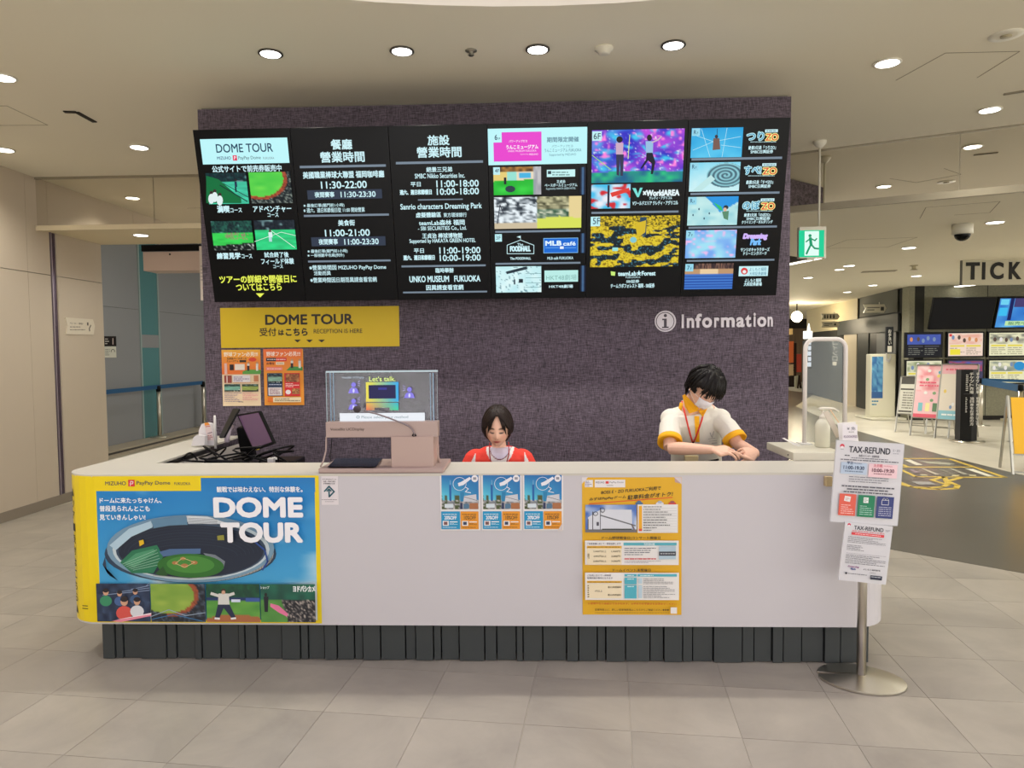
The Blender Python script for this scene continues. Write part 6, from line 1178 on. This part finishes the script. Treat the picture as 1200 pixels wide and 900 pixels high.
# ================================================================== LEFT SIDE THINGS
def xpanel(name, pts, X0, th, mat, label, cat):
    P = [PX(x, y, X0) for x, y in pts]; return tag(MB().prism(P, (-th, 0, 0)).build(name, mat), label, cat)
sg = empty('arrow_sign', PX(94, 392, -5.1), 'white arrow-shaped guidance plate on the beige left wall', 'sign')
P = [PX(x, y, -5.088) for x, y in ((77, 372), (109, 374.2), (111.3, 382), (109.8, 392.2), (78.3, 391.6), (79.5, 382))]
par(MB().prism(P, (-.012, 0, 0)).build('plate', M('plate_cream', (228, 218, 198), .5)), sg)
p = Print('lettering', lambda u, v, h: V((-5.087+h, u, v)), sg, 'ink', lambda x, y: (PX(x, y, -5.087).y, PX(x, y, -5.087).z))
p.text('ベビーカー・車椅子', 81.5, 377.5, 97.5, 380.6, (80, 70, 60), .01); p.rows(82, 382, 94, 384.2, 1, (120, 110, 100), 3); p.rows(82, 385.4, 99.5, 387.6, 1, (110, 100, 90), 4); p.rect(101.8, 377.8, 103.6, 381.5, (90, 84, 76)); p.line([(106, 382), (104.5, 385), (105, 388)], .9, (60, 56, 50)); p.ell(106.3, 381.2, .5, .6, (60, 56, 50), 8)
sg = empty('wall_sign', PX(129, 419, -6.94), 'small black-over-white pictogram sign on the grey wall beside the beige wall end', 'sign')
for nm, y0, y1, c_ in (('black_half', 394, 405.8, (30, 24, 24)), ('white_half', 406, 419, (212, 212, 200))):
    P = [PX(x, y, -6.938) for x, y in ((118, y0), (136, y0), (136.5, y1), (118, y1))]; par(MB().prism(P, (-.012, 0, 0)).build(nm, M('sg_'+nm, c_, .5)), sg)
p = Print('pictograms', lambda u, v, h: V((-6.937+h, u, v)), sg, 'ink', lambda x, y: (PX(x, y, -6.937).y, PX(x, y, -6.937).z))
p.line([(132.3, 396.5), (132.3, 403.5)], .9, (220, 200, 196)); p.rows(123, 396, 128, 404, 3, (190, 186, 180), 3); p.ring(132.3, 412, 2.0, 2.6, .7, (60, 60, 56), 10, pi*.95, 2.05*pi); p.rows(123, 408.5, 129, 417, 4, (150, 148, 140), 5)
HY = 8.32
t = empty('hanging_cabinet', (-4.3, HY, 2.55), 'pinkish box with black top hanging at the passage ceiling edge', 'box')
a, b_ = PY(167.5, 295.5, HY), PY(234, 316.5, HY); box(a.x, b_.x+.05, HY, HY+.3, b_.z, a.z).build('front_panel', M('pinkish_panel', (206, 184, 172), .5), t)
a2 = PY(166.3, 284.5, HY); b2 = PY(236, 294, HY); box(a2.x, b2.x, HY-.02, HY+.32, b2.z, min(a2.z, LOWC)).build('black_top', M('top_black', (16, 15, 18), .3), t)
box(a.x, b_.x+.05, HY-.005, HY+.3, a.z, b2.z).build('grey_rail', M('rail_grey', (150, 146, 146), .4), t)
for xx in (a.x+.1, b_.x-.1): MB().tube([(xx, HY+.2, b2.z), (xx, HY+.2, 4.1)], .01, 8).build('hanging_rod', STEEL, t)
if 1:  MB().ell(PY(199, 298, HY-.002), .012, .006, .012, 10).build('knob', BLACK, t)
YBn = 8.0; a, b_ = PY(233.3, 288.5, YBn), PY(247, 352, YBn)
t = empty('hanging_banner', ((a.x+b_.x)/2, YBn, b_.z), 'narrow white banner hanging beside the upper left of the fabric wall', 'banner')
box(a.x, b_.x, YBn, YBn+.01, b_.z, a.z).build('cloth', M('banner_white', (222, 212, 204), .6), t)
MB().tube([((a.x+b_.x)/2, YBn+.005, a.z), ((a.x+b_.x)/2, YBn+.005, LOWC)], .006, 6).build('hanging_cord', STEEL, t)
p = Print('marks', plane_map((0, YBn, 0), (1, 0, 0), (0, 0, 1))[0], t, 'ink', plane_map((0, YBn, 0), (1, 0, 0), (0, 0, 1))[1]); p.rect(237.5, 336, 240, 339, (214, 150, 140)); p.ell(239, 346.8, 1.2, 1.4, (30, 26, 26), 10); p.rows(235, 310, 239.5, 330, 5, (190, 184, 180), 3)
# ================================================================== PEOPLE
from mathutils.bvhtree import BVHTree
def fuse(name, q, vox, smooth, paint, mat, parent, label=None):
    """union of closed tubes -> one continuous skin, vertices coloured by paint(point, normal)"""
    o = q.build(name, mat); r = o.modifiers.new('r', 'REMESH'); r.mode = 'VOXEL'; r.voxel_size = vox
    sm = o.modifiers.new('s', 'SMOOTH'); sm.iterations = smooth; sm.factor = .5
    bpy.context.view_layer.update(); dg = bpy.context.evaluated_depsgraph_get(); me = bpy.data.meshes.new_from_object(o.evaluated_get(dg))
    o.modifiers.clear(); old = o.data; o.data = me; bpy.data.meshes.remove(old); me.name = name
    me.materials.clear(); me.materials.append(mat); loc = V(o.location)
    ca = me.color_attributes.new('Col', 'FLOAT_COLOR', 'POINT'); n = len(me.vertices); arr = np.ones((n, 4), 'f')
    for i, v in enumerate(me.vertices): arr[i, :3] = lin(paint(v.co+loc))
    ca.data.foreach_set('color', arr.ravel()); me.polygons.foreach_set('use_smooth', [True]*len(me.polygons)); me.update()
    if parent: par(o, parent)
    if label: o['label'] = label
    return o
def bvh(objs):
    vs = []; fs = []
    for o in objs:
        k = len(vs); w_ = world(o); vs += [w_ @ v.co for v in o.data.vertices]; fs += [tuple(i+k for i in p_.vertices) for p_ in o.data.polygons]
    return BVHTree.FromPolygons(vs, fs)
def onto(bv, px, py, lift=.003, Y=4.2):
    d = ray(px, py).normalized(); h_ = bv.ray_cast(CC, d)
    return h_[0]-d*lift if h_[0] is not None and h_[0].y > 3.8 else PY(px, py, Y)
HS = (.0735, .094, .113)
def head_pt(d, grow=0., nose=1.):
    x, y, z = d; fr = max(0., -y)
    rx, ry, rz = HS; px_, py_, pz_ = x*rx, y*ry, z*rz
    if z < 0:
        px_ *= 1-.30*(-z)**1.6
        if y > 0: py_ *= 1-.35*(-z)
        else: py_ *= 1-.10*(-z)**2
    else: px_ *= 1+.03*z
    g = lambda cx_, cz_, sx, sz_: exp(-((x-cx_)/sx)**2-((z-cz_)/sz_)**2)
    f2 = fr**1.5
    py_ += -f2*(.017*nose*g(0, -.27, .13, .10)+.013*nose*g(0, -.12, .10, .17)+.004*g(0, .24, .5, .12))
    py_ += f2*(.009*(g(.36, .03, .17, .10)+g(-.36, .03, .17, .10)))
    py_ += -f2*(.005*(g(.36, .02, .11, .06)+g(-.36, .02, .11, .06)))
    py_ += -f2*(.0065*g(0, -.50, .20, .035)+.0065*g(0, -.585, .17, .04)+.008*g(0, -.84, .24, .12)-.004*g(0, -.71, .3, .05))
    py_ += -f2*.004*(g(.5, -.25, .2, .2)+g(-.5, -.25, .2, .2))
    v = V((px_, py_, pz_)); return v+v.normalized()*grow
def add_head(q, Mx, seg=56, n=44):
    vs = []
    for i in range(1, n):
        t = pi*i/n
        for k in range(seg): vs.append(Mx @ head_pt((sin(t)*cos(2*pi*k/seg), sin(t)*sin(2*pi*k/seg), cos(t))))
    vs += [Mx @ head_pt((0, 0, 1)), Mx @ head_pt((0, 0, -1))]; m = (n-1)*seg
    fs = [(i*seg+k, (i+1)*seg+k, (i+1)*seg+(k+1) % seg, i*seg+(k+1) % seg) for i in range(n-2) for k in range(seg)]
    fs += [(m, k, (k+1) % seg) for k in range(seg)]+[(m+1, (n-2)*seg+(k+1) % seg, (n-2)*seg+k) for k in range(seg)]
    q.add(vs, fs, True)
    R3 = Mx.to_3x3()
    for s_ in (-1, 1):   # ears
        q.ell(Mx @ V((s_*.0755, .006, -.006)), .010, .019, .030, 14, R3 @ Matrix.Rotation(s_*.25, 3, 'Z'))
        q.ell(Mx @ V((s_*.077, .002, -.026)), .007, .010, .012, 10, R3)
SKIN = (232, 186, 160)
def face_paint(Mi, base=SKIN, lip=(186, 84, 80), brow=(70, 48, 40), cheeks=(232, 160, 140)):
    def f(p):
        l = Mi @ p
        if abs(l.x) > .09 or abs(l.z) > .125 or l.y > -.02: return base
        x, z = l.x/HS[0], l.z/HS[2]
        g = lambda cx_, cz_, sx, sz_: exp(-((x-cx_)/sx)**2-((z-cz_)/sz_)**2)
        c = base
        if l.y < -.05:
            c = mix(c, cheeks, .5*(g(.5, -.25, .2, .16)+g(-.5, -.25, .2, .16))+.25*g(0, -.3, .12, .1))
            c = mix(c, lip, 1.8*g(0, -.54, .21, .06)); c = mix(c, (120, 50, 50), .9*g(0, -.54, .17, .016))
            for s_ in (-1, 1):
                c = mix(c, brow, 1.2*exp(-((x-s_*.37)/.19)**4-((z-.20+.10*abs(abs(x)-.33))/.038)**2))
                c = mix(c, (40, 26, 26), 1.6*exp(-((x-s_*.36)/.155)**4-((z+.035-.10*(abs(x)-.36)**2*6)/.030)**2))
                c = mix(c, (206, 150, 128), .5*exp(-((x-s_*.36)/.16)**4-((z-.06)/.03)**2))
                c = mix(c, (120, 66, 56), .8*g(s_*.085, -.365, .035, .025))
        return c
    return f
def hand(q, W, d, n, side, curl=(.5, .7, .5), spread=.02, thumb=None, sc=1., prox=0.2):
    """W wrist, d direction of the palm, n back-of-hand normal, side +1/-1 where the thumb leaves"""
    d = V(d).normalized(); n = V(n); n = (n-d*n.dot(d)).normalized(); s_ = d.cross(n).normalized()*side
    offs = (.034, .0115, -.0115, -.033); L = (.95, 1.05, 1., .8)
    q.tube([W-d*.015, W+d*.02, W+d*.055, W+d*.078], [.024*sc, .030*sc, .036*sc, .034*sc], 14, flat=(n, [.8, .55, .42, .36]))
    for o_, l_ in zip(offs, L):
        K = W+d*(.075+.004*(l_-1)*20)*sc+s_*o_*sc; dd = (d+s_*o_*1.6).normalized(); pts = [W+d*.03+s_*o_*.8*sc, K]; a = prox
        for seg_, c_ in zip((.036, .026, .022), curl):
            a += c_; v = dd*cos(a)-n*sin(a); pts.append(pts[-1]+v*seg_*l_*sc)
        q.tube(pts, [.0095*sc, .0086*sc, .0078*sc, .0070*sc, .0056*sc], 10)
    tb = [W+d*.012+s_*.02*sc, W+d*.038*sc+s_*.042*sc-n*.008]
    if thumb is None: tv = (d*.8+s_*.45-n*.45).normalized(); tb += [tb[-1]+tv*.032*sc, tb[-1]+tv*.032*sc+(d*.95-n*.3).normalized()*.026*sc]
    else: tb += [tb[-1].lerp(V(thumb), .55)+s_*.006, V(thumb)]
    q.tube(tb, [.014*sc, .0125*sc, .0100*sc, .0075*sc], 10)
FACEOPEN = lambda x, y, z, zt_, xt: (y < 0 and z < zt_-.35*abs(x)**2 and abs(x) < xt)
# ---------------- seated woman
HX, HY_ = PY(583, 501, 4.10), 4.10
MW = Matrix.Translation(HX) @ Matrix.Rotation(radians(13), 4, 'X') @ Matrix.Rotation(radians(1), 4, 'Y'); MWi = MW.inverted()
wx = HX.x; wy = 4.19
wo = empty('person', (wx, wy, 0), 'seated dark-haired woman in a red and white jersey looking down behind the counter', 'person')
q = MB(); add_head(q, MW)
q.tube([V((wx, wy+.03, .93)), V((wx, wy+.035, 1.0)), V((wx, wy+.03, 1.06)), V((wx, wy+.005, 1.12))], [.075, .048, .040, .044], 18)
q.tube([V((wx, wy+.03, z)) for z in (.44, .55, .68, .82, .92, .98, 1.015)], [.165, .165, .135, .155, .165, .14, .08], 22, flat=((0, 1, 0), [.7, .7, .7, .62, .55, .55, .6]))
for s_ in (-1, 1):
    sh = V((wx+s_*.155, wy+.02, .965)); el = V((wx+s_*.215, wy-.02, .76)); wr = V((wx+s_*.10, wy-.23, .755))
    q.tube([sh, sh.lerp(el, .5), el], [.040, .039, .034], 14); q.tube([el, el.lerp(wr, .35), wr], [.035, .035, .023], 14)
    hand(q, wr, (-s_*.35, -1, -.05), (0, .05, 1), s_*-1, curl=(.3, .45, .4))
    hip = V((wx+s_*.085, wy+.02, .50)); kn = V((wx+s_*.10, wy-.36, .50)); an = V((wx+s_*.10, wy-.32, .08))
    q.tube([hip, hip.lerp(kn, .5), kn], [.085, .075, .056], 14); q.tube([kn, kn.lerp(an, .35), an], [.056, .052, .034], 14); q.tube([an+V((0, .03, -.02)), an+V((0, -.13, -.045))], [.036, .03], 12)
wbody = fuse('body', q, .0042, 3, face_paint(MWi), MATS['skin'], wo)
# jersey
q = MB()
q.tube([V((wx, wy+.03, z)) for z in (.50, .62, .78, .90, .955, .995, 1.022)], [.19, .175, .178, .192, .182, .142, .088], 26, flat=((0, 1, 0), [.72, .72, .68, .62, .62, .66, .74]))
for s_ in (-1, 1):
    sh = V((wx+s_*.145, wy+.02, .962)); el = V((wx+s_*.222, wy-.02, .77)); q.tube([sh, sh.lerp(el, .45), el], [.056, .063, .066], 18); q.ell(sh+V((-s_*.012, 0, -.012)), .072, .062, .062, 18); q.ell(sh+V((-s_*.07, 0, .0)), .08, .06, .046, 18)
ncx = PY(585, 520, 4.08).x
def jersey_paint(p):
    dx = p.x-ncx
    if p.y < wy+.03:
        r = sqrt((dx/.066)**2+((p.z-1.062)/.098)**2)
        if r < 1: return (224, 216, 234)
        if r < 1.06: return (120, 50, 60)
        if r < 1.34: return (238, 232, 228)
        if abs(dx) < .004 or (abs(abs(dx)-.012) < .0016 and 0): return (205, 60, 52)
        xx = abs(dx)-(.155+.25*(max(0, .975-p.z))*.2)
        if p.z < 1.0 and abs(xx+.012*max(0, p.z-.95)/.05) < .011*min(1, (1.0-p.z)/.055): return (238, 232, 228)
        if dx < -.19 and .90 < p.z < .935: return (80, 150, 110) if dx < -.2 else (236, 232, 228)
    if p.z < .80 and abs(p.x-wx) > .17: return (238, 232, 228)
    return (236, 66, 52)
jo = fuse('jersey', q, .0048, 3, jersey_paint, MATS['cloth'], wo, 'red jersey with white neck band and shoulder stripes')
q = MB()
for s_ in (-1, 1):
    hip = V((wx+s_*.085, wy+.02, .51)); kn = V((wx+s_*.10, wy-.37, .505)); an = V((wx+s_*.10, wy-.32, .10)); q.tube([hip, hip.lerp(kn, .5), kn, kn.lerp(an, .5), an], [.105, .09, .07, .062, .055], 14)
q.tube([V((wx, wy+.03, .42)), V((wx, wy+.03, .56))], [.19, .18], 18, flat=((0, 1, 0), .75))
fuse('trousers', q, .008, 3, lambda p: (44, 46, 60), MATS['cloth'], wo)
bv = bvh([jo, wbody]); RD = M('lanyard_red', (176, 40, 44), .6)
for pts in (((573.6, 519), (573.4, 526), (573.8, 533), (575, 541), (578, 548)), ((596, 518), (596.4, 526), (596.3, 533), (594, 541), (590, 548))):
    MB().tube([onto(bv, *a_, .004) for a_ in pts], .0032, 6).build('lanyard', RD, wo)
for x_ in (585.5, 597.5): MB().ell(onto(bv, x_, 543.5, .002), .006, .004, .008, 10).build('jersey_mark', M('mark_white', (236, 232, 228), .5), wo)
def hair_shell(name, Mx, keep, grow, mat, parent, wave=.0, seg=72, n=54):
    q = MB(); vs = []; ok = []
    for i in range(0, n+1):
        t = pi*i/n
        for k in range(seg):
            a = 2*pi*k/seg; d = (sin(t)*cos(a), sin(t)*sin(a), cos(t)); ok.append(keep(*d))
            g = grow(*d)+wave*sin(a*23+d[2]*3)*sin(t); vs.append(Mx @ head_pt(d, g, 0.))
    fs = []
    for i in range(n):
        for k in range(seg):
            c = (i*seg+k, (i+1)*seg+k, (i+1)*seg+(k+1) % seg, i*seg+(k+1) % seg)
            if all(ok[j] for j in c): fs.append(c)
    q.add(vs, fs, True); o = q.build(name, mat, parent, fix=False)
    bm = bmesh.new(); bm.from_mesh(o.data); bmesh.ops.delete(bm, geom=[v for v in bm.verts if not v.link_faces], context='VERTS'); bm.to_mesh(o.data); bm.free()
    sd_ = o.modifiers.new('thickness', 'SOLIDIFY'); sd_.thickness = .008; sd_.offset = -1; return o
HAIR = M('dark_brown_hair', (34, 22, 17), .5, noise=.6, nscale=90, stretch=(1, 1, .12), bump=.5); HAIR.node_tree.nodes['Principled BSDF'].inputs['Specular IOR Level'].default_value = .25
def keepw(x, y, z): return not (y < .12 and z < .72-.95*abs(x)**1.5 and abs(x) < .80 and y < -.1) and not (z < -.25 and y < .25) and not z < -.72
growf = lambda x, y, z: .014+.006*max(0, z)+(.006 if y > 0 else 0)-.003*exp(-(x/.05)**2)*(1 if z > .4 else 0)
hw = hair_shell('hair', MW, keepw, growf, HAIR, wo, .0008)
q = MB(); rnd = random.Random(11)
def lock(q, Mx, pts, r, grow=.016):
    P = [Mx @ head_pt(V(a_).normalized(), grow, 0.) for a_ in pts]; n = len(P)
    q.tube(P, [r*(1-.85*(i/(n-1))**2.2) for i in range(n)], 6, flat=((0, 1, 0), .6))
for s_ in (-1, 1):
    for k in range(9):   # parted fringe swept to each side
        u = k/8; x0 = s_*(.03+.03*u); xe = s_*(.40+.40*u); ze = .22-.36*u-rnd.uniform(0, .08)
        lock(q, MW, [(x0, -.50, .88), (x0+(xe-x0)*.30, -.72, .72), (x0+(xe-x0)*.75, -.86, .48), (xe, -.9, ze)], .0044+.001*rnd.random(), .013)
    for k in range(6):
        lock(q, MW, [(s_*.55, -.4, .72), (s_*(.78+.02*k), -.52+.05*k, .4), (s_*.93, -.38+.07*k, .05), (s_*.95, -.28+.09*k, -.35), (s_*.86, -.1+.1*k, -.55)], .0075, .010)
q.build('fringe', HAIR, wo, kind=None)
q = MB(); q.ell(MW @ V((0, .125, -.05)), .035, .04, .05, 16); q.build('hair_bun', HAIR, wo)
# ---------------- standing man
MH = PY(824.5, 455.5, 4.18)
MM = Matrix.Translation(MH) @ Matrix.Rotation(radians(10), 4, 'Y') @ Matrix.Rotation(radians(24), 4, 'Z') @ Matrix.Rotation(radians(33), 4, 'X'); MMi = MM.inverted()
mo = empty('person', (PY(815, 500, 4.36).x, 4.36, 0), 'standing man in white polo with yellow collar and cuffs, wearing a white face mask', 'person')
P_ = lambda x, y, Y: PY(x, y, Y)
q = MB(); add_head(q, MM)
nb = P_(808.5, 479, 4.29)
q.tube([nb+V((.0, .03, -.07)), nb, nb.lerp(MH, .45)+V((-.004, .02, 0)), MH+V((-.004, .03, -.03))], [.078, .060, .052, .05], 18)
pel = V((P_(817, 540, 4.45).x, 4.47, .86)); che = V((P_(814, 515, 4.36).x, 4.36, 1.10)); shm = V((nb.x+.008, 4.31, 1.205))
q.tube([pel+V((0, 0, -.06)), pel, pel.lerp(che, .5), che, shm, nb+V((0, .02, -.02))], [.15, .15, .135, .155, .15, .07], 22, flat=((0, 1, 0), [.68, .66, .64, .62, .55, .7]))
rs, re, rw = P_(785, 489, 4.31), P_(785, 525, 4.14), P_(836, 527, 3.985)
ls, le, lw_ = P_(845, 489, 4.29), P_(864, 520, 4.17), P_(885, 530.5, 4.03)
q.tube([rs, rs.lerp(re, .5), re], [.042, .042, .037], 14); q.tube([re, re.lerp(rw, .3), re.lerp(rw, .75), rw], [.037, .038, .029, .024], 14)
q.tube([ls, ls.lerp(le, .5), le], [.042, .042, .036], 14); q.tube([le, le.lerp(lw_, .4), lw_], [.034, .032, .024], 14)
pinch = P_(858.5, 532, 3.955)
hand(q, rw, V((.085, -.02, .004)), V((.15, -.45, .9)), 1, curl=(.3, .5, .35), thumb=pinch+V((-.008, 0, .012)), prox=.15)
hand(q, lw_, V((-.9, -.42, .0)), V((.25, -.75, .6)), -1, curl=(.5, .85, .6), thumb=pinch+V((.008, -.002, .014)), prox=.2)
for s_ in (-1, 1):
    hp = V((pel.x+s_*.085, pel.y, .84)); kn = V((pel.x+s_*.095, pel.y-.03, .45)); an = V((pel.x+s_*.10, pel.y+.01, .09))
    q.tube([hp, hp.lerp(kn, .5), kn], [.088, .075, .055], 14); q.tube([kn, kn.lerp(an, .35), an], [.054, .054, .034], 14); q.tube([an+V((0, .04, -.03)), an+V((0, -.15, -.05))], [.038, .033], 12)
mbody = fuse('body', q, .0034, 1, face_paint(MMi, lip=(200, 140, 120), brow=(40, 30, 26)), MATS['skin'], mo)
q = MB()
q.tube([pel+V((0, .0, .0)), pel.lerp(che, .35), pel.lerp(che, .7), che, shm+V((0, 0, -.02)), shm+V((0, 0, .022)), nb+V((.004, .01, -.012))], [.160, .155, .160, .170, .176, .156, .092], 28, flat=((0, 1, 0), [.68, .68, .68, .64, .60, .62, .8]))
sE, lE = rs.lerp(re, .76), ls.lerp(le, .80)
q.tube([rs+V((.03, 0, .0)), rs.lerp(re, .3), sE], [.056, .062, .068], 20); q.tube([ls+V((-.03, 0, 0)), ls.lerp(le, .4), lE], [.056, .060, .066], 20)
for c_, sg in ((rs, 1), (ls, -1)): q.ell(c_+V((sg*.01, 0, -.006)), .068, .064, .060, 20); q.ell(c_+V((sg*.07, 0, .012)), .08, .062, .046, 20)
shirt = fuse('polo_shirt', q, .005, 3, lambda p: (230, 226, 214), MATS['cloth'], mo, 'white short-sleeved polo shirt')
YC = M('yellow_trim', (244, 178, 18), .8)
for s_, e_, r_ in ((rs, re, .074), (ls, le, .072)):
    d_ = (e_-s_).normalized(); c_ = sE if s_ is rs else lE
    q = MB(); prof = [(r_-.012, .018), (r_-.004, .018), (r_-.001, -.016), (r_-.008, -.018), (r_-.014, -.004)]
    q.lathe([(a_, h_) for a_, h_ in prof], c_+d_*.004, 28, axis=-d_); q.build('sleeve_cuff', YC, mo)
# trousers, shoes
q = MB()
for s_ in (-1, 1):
    hp = V((pel.x+s_*.085, pel.y, .84)); kn = V((pel.x+s_*.095, pel.y-.03, .45)); an = V((pel.x+s_*.10, pel.y+.01, .08)); q.tube([hp, hp.lerp(kn, .5), kn, kn.lerp(an, .5), an], [.105, .09, .072, .064, .058], 14)
q.tube([V((pel.x, pel.y, .78)), V((pel.x, pel.y, .92))], [.165, .158], 20, flat=((0, 1, 0), .7)); fuse('trousers', q, .008, 3, lambda p: (40, 40, 44), MATS['cloth'], mo)
for s_ in (-1, 1): MB().tube([V((pel.x+s_*.10, pel.y+.07, .042)), V((pel.x+s_*.10, pel.y-.02, .045)), V((pel.x+s_*.105, pel.y-.16, .034))], [.040, .044, .036], 14).build('shoe', BLACK, mo)
for s_ in (-1, 1): MB().tube([V((wx+s_*.10, wy-.26, .040)), V((wx+s_*.10, wy-.34, .043)), V((wx+s_*.10, wy-.47, .034))], [.036, .040, .034], 14).build('shoe', BLACK, wo)
# collar: folded ring plus two lapels, placket, buttons
bv = bvh([shirt, mbody]); bvs = bvh([shirt])
q = MB(); n = 28; top = []; bot = []
ax_ = (MH-nb).normalized()
for i in range(n+1):
    a = radians(-62+ (360-56)*i/n)+pi/2*0; u = V((cos(a+radians(-30)), sin(a+radians(-30)), 0))
    top.append(nb+V((0, .012, .028))+V((u.x*.062, u.y*.060, 0))+ax_*.012); bot.append(nb+V((.004, .012, -.012))+V((u.x*.072, u.y*.070, 0)))
m_ = n+1; q.add(top+bot, [(i, i+1, m_+i+1, m_+i) for i in range(n)], True)
cl = q.build('collar', YC, mo, solid=.004)
def patch(name, pts, mat, parent, th=.003, lift=.004, bvv=None):
    P = [onto(bvv or bvs, x, y, lift) for x, y in pts]; c = sum(P, V())/len(P); d = (CC-c).normalized()*th
    return MB().prism(P, d).build(name, mat, parent, bevel=.0)
patch('lapel', [(799.5, 463.5), (802.5, 461.8), (812, 472), (819, 478.5), (816.5, 482), (808, 484.5), (803, 477)], YC, mo, .004, .012, bv)
patch('lapel', [(818.5, 480.5), (825, 480.5), (829, 478.5), (826, 484.5), (823.5, 488.5), (820, 484.5)], YC, mo, .004, .010, bv)
for a_, b_ in zip(range(482, 520, 6), range(488, 526, 6)):
    u0, u1 = (a_-482)/38, (min(b_, 520)-482)/38
    patch('placket', [(813.4+2*u0, a_), (819.4+.4*u0, a_), (819.4+.4*u1, min(b_, 520)), (813.4+2*u1, min(b_, 520))], YC, mo, .003, .003) if a_ < 518 else None
LR = M('lanyard_scarlet', (224, 62, 46), .6)
for pts in (((799.3, 470), (801.5, 480), (804.5, 492), (807.5, 504), (810, 513), (811.8, 519)), ((824.5, 484), (822.5, 492), (819.5, 501), (816, 511), (812.8, 518.5))):
    P = [onto(bv, *a_, .009) for a_ in pts]; MB().tube(P, .0055, 6, flat=((0, 1, 0), .35)).build('lanyard', LR, mo)
MB().bar(onto(bvs, 812.2, 517.5, .010), onto(bvs, 812, 521, .010), .010, .006).build('lanyard_clip', M('clip_black', (40, 36, 36), .4), mo)
p = Print('chest_lettering', lambda u, v, h: onto(bvs, u, v, .003+h), mo, 'ink', lambda x, y: (x, y))
GR_ = (150, 148, 144); p.line([(832, 507), (834, 512)], .6, GR_); p.line([(836.5, 505.5), (834.5, 513)], .6, GR_); p.line([(830, 514.5), (838, 513.5)], .5, GR_); p.line([(831, 517), (840, 516.3)], .4, GR_); p.line([(834, 519.5), (840, 519)], .6, (120, 116, 130))
# face mask with ear loops
q = MB(); vs = []; nn = 14
for j in range(nn+1):
    for i in range(nn+1):
        u = -1+2*i/nn; v = j/nn; zz = -.13-.80*v; xx = u*(.80-.16*v-.05*(1-v))
        yy = -sqrt(max(.05, 1-min(.95, xx*xx*.9+zz*zz*.45))); d = V((xx, yy, zz)).normalized()
        vs.append(MM @ (head_pt(d, .007+.010*(1-u*u)*(1-(2*v-1)**2)+.0012*sin(v*28), .55)+V((0, -.004*(1-u*u), 0))))
q.add(vs, [(j*(nn+1)+i, (j+1)*(nn+1)+i, (j+1)*(nn+1)+i+1, j*(nn+1)+i+1) for j in range(nn) for i in range(nn)], True)
q.build('face_mask', M('mask_white', (236, 234, 240), .8), mo, solid=.0025)
for s_ in (-1, 1):
    for z0 in (-.16, -.80):
        MB().tube([MM @ head_pt(V((s_*.72, -.6, z0)).normalized(), .007), MM @ head_pt(V((s_*.95, -.25, z0*.5-.05)).normalized(), .006), MM @ V((s_*.083, .012, -.002 if z0 > -.5 else -.028))], .0012, 5).build('ear_loop', MATS['mask_white'], mo)
# hair of the man: cap and many tousled locks
HB = M('black_hair', (16, 12, 10), .45, noise=.6, nscale=80, stretch=(1, 1, .2), bump=.5); HB.node_tree.nodes['Principled BSDF'].inputs['Specular IOR Level'].default_value = .22
keepm = lambda x, y, z: not (y < -.15 and z < .42-.25*abs(x)**2 and abs(x) < .9) and not (z < -.08 and y < .25) and not z < -.55
growm = lambda x, y, z: .020+.012*max(0, z)+.004*sin(x*9+y*7)+(.004 if y > 0 else 0)
hair_shell('hair', MM, keepm, growm, HB, mo, .001)
q = MB(); rnd = random.Random(21)
for k in range(46):   # fringe
    x = -.82+1.64*k/45+rnd.uniform(-.03, .03); l = rnd.uniform(-.06, .16)+.10*abs(x)
    sw_ = rnd.uniform(-.12, .12); lock(q, MM, [(x*.55, -.35, .9), (x*.85, -.72, .66), (x+sw_*.4, -.86, .40), (x+sw_, -.88+.3*abs(x), l)], rnd.uniform(.006, .0095), rnd.uniform(.020, .032))
for k in range(60):   # crown and sides
    a = rnd.uniform(0, 2*pi); 
    if sin(a) < -.75: continue
    x, y = cos(a), sin(a); zE = -.05 if y < .3 else -.42
    lock(q, MM, [(x*.35, y*.35, .95), (x*.72, y*.72, .68), (x*.97, y*.97, .28), (x*1., y*1., zE+rnd.uniform(-.1, .1))], rnd.uniform(.007, .012), rnd.uniform(.026, .038))
q.build('hair_locks', HB, mo, kind='stuff')
# things at his waist and in his hands
st = MB().tube([PY(817, 544.5, 4.05), PY(828, 541.5, 4.06), PY(842, 538.5, 4.08)], [.008, .008, .006], 8).build('cross_strap', BLACK, mo)
pb = box(PY(802, 540, 4.12).x, PY(817.5, 540, 4.12).x, 4.10, 4.13, .93, PY(810, 534.5, 4.1).z).build('waist_card', M('card_cream', (224, 208, 160), .5), mo)
MB().bar(pinch+V((-.018, .004, .004)), pinch+V((.02, .0, -.002)), .010, .012).build('small_black_item', M('item_black', (34, 28, 30), .3), label='small dark item pinched between the standing man\'s hands', cat='item')
# stool for the woman
t = empty('stool', (wx, wy+.05, 0), 'round grey stool under the seated woman behind the counter', 'stool')
MB().lathe([(.17, .36), (.18, .37), (.18, .40), (.16, .415)], (wx, wy+.06, 0), 28).build('seat', M('stool_grey', (90, 90, 94), .7), t)
MB().lathe([(.02, .02), (.02, .36)], (wx, wy+.06, 0), 14).build('column', STEEL, t)
MB().lathe([(.2, 0), (.2, .012), (.03, .03)], (wx, wy+.06, 0), 28).build('foot', STEEL, t)
flush_prints()
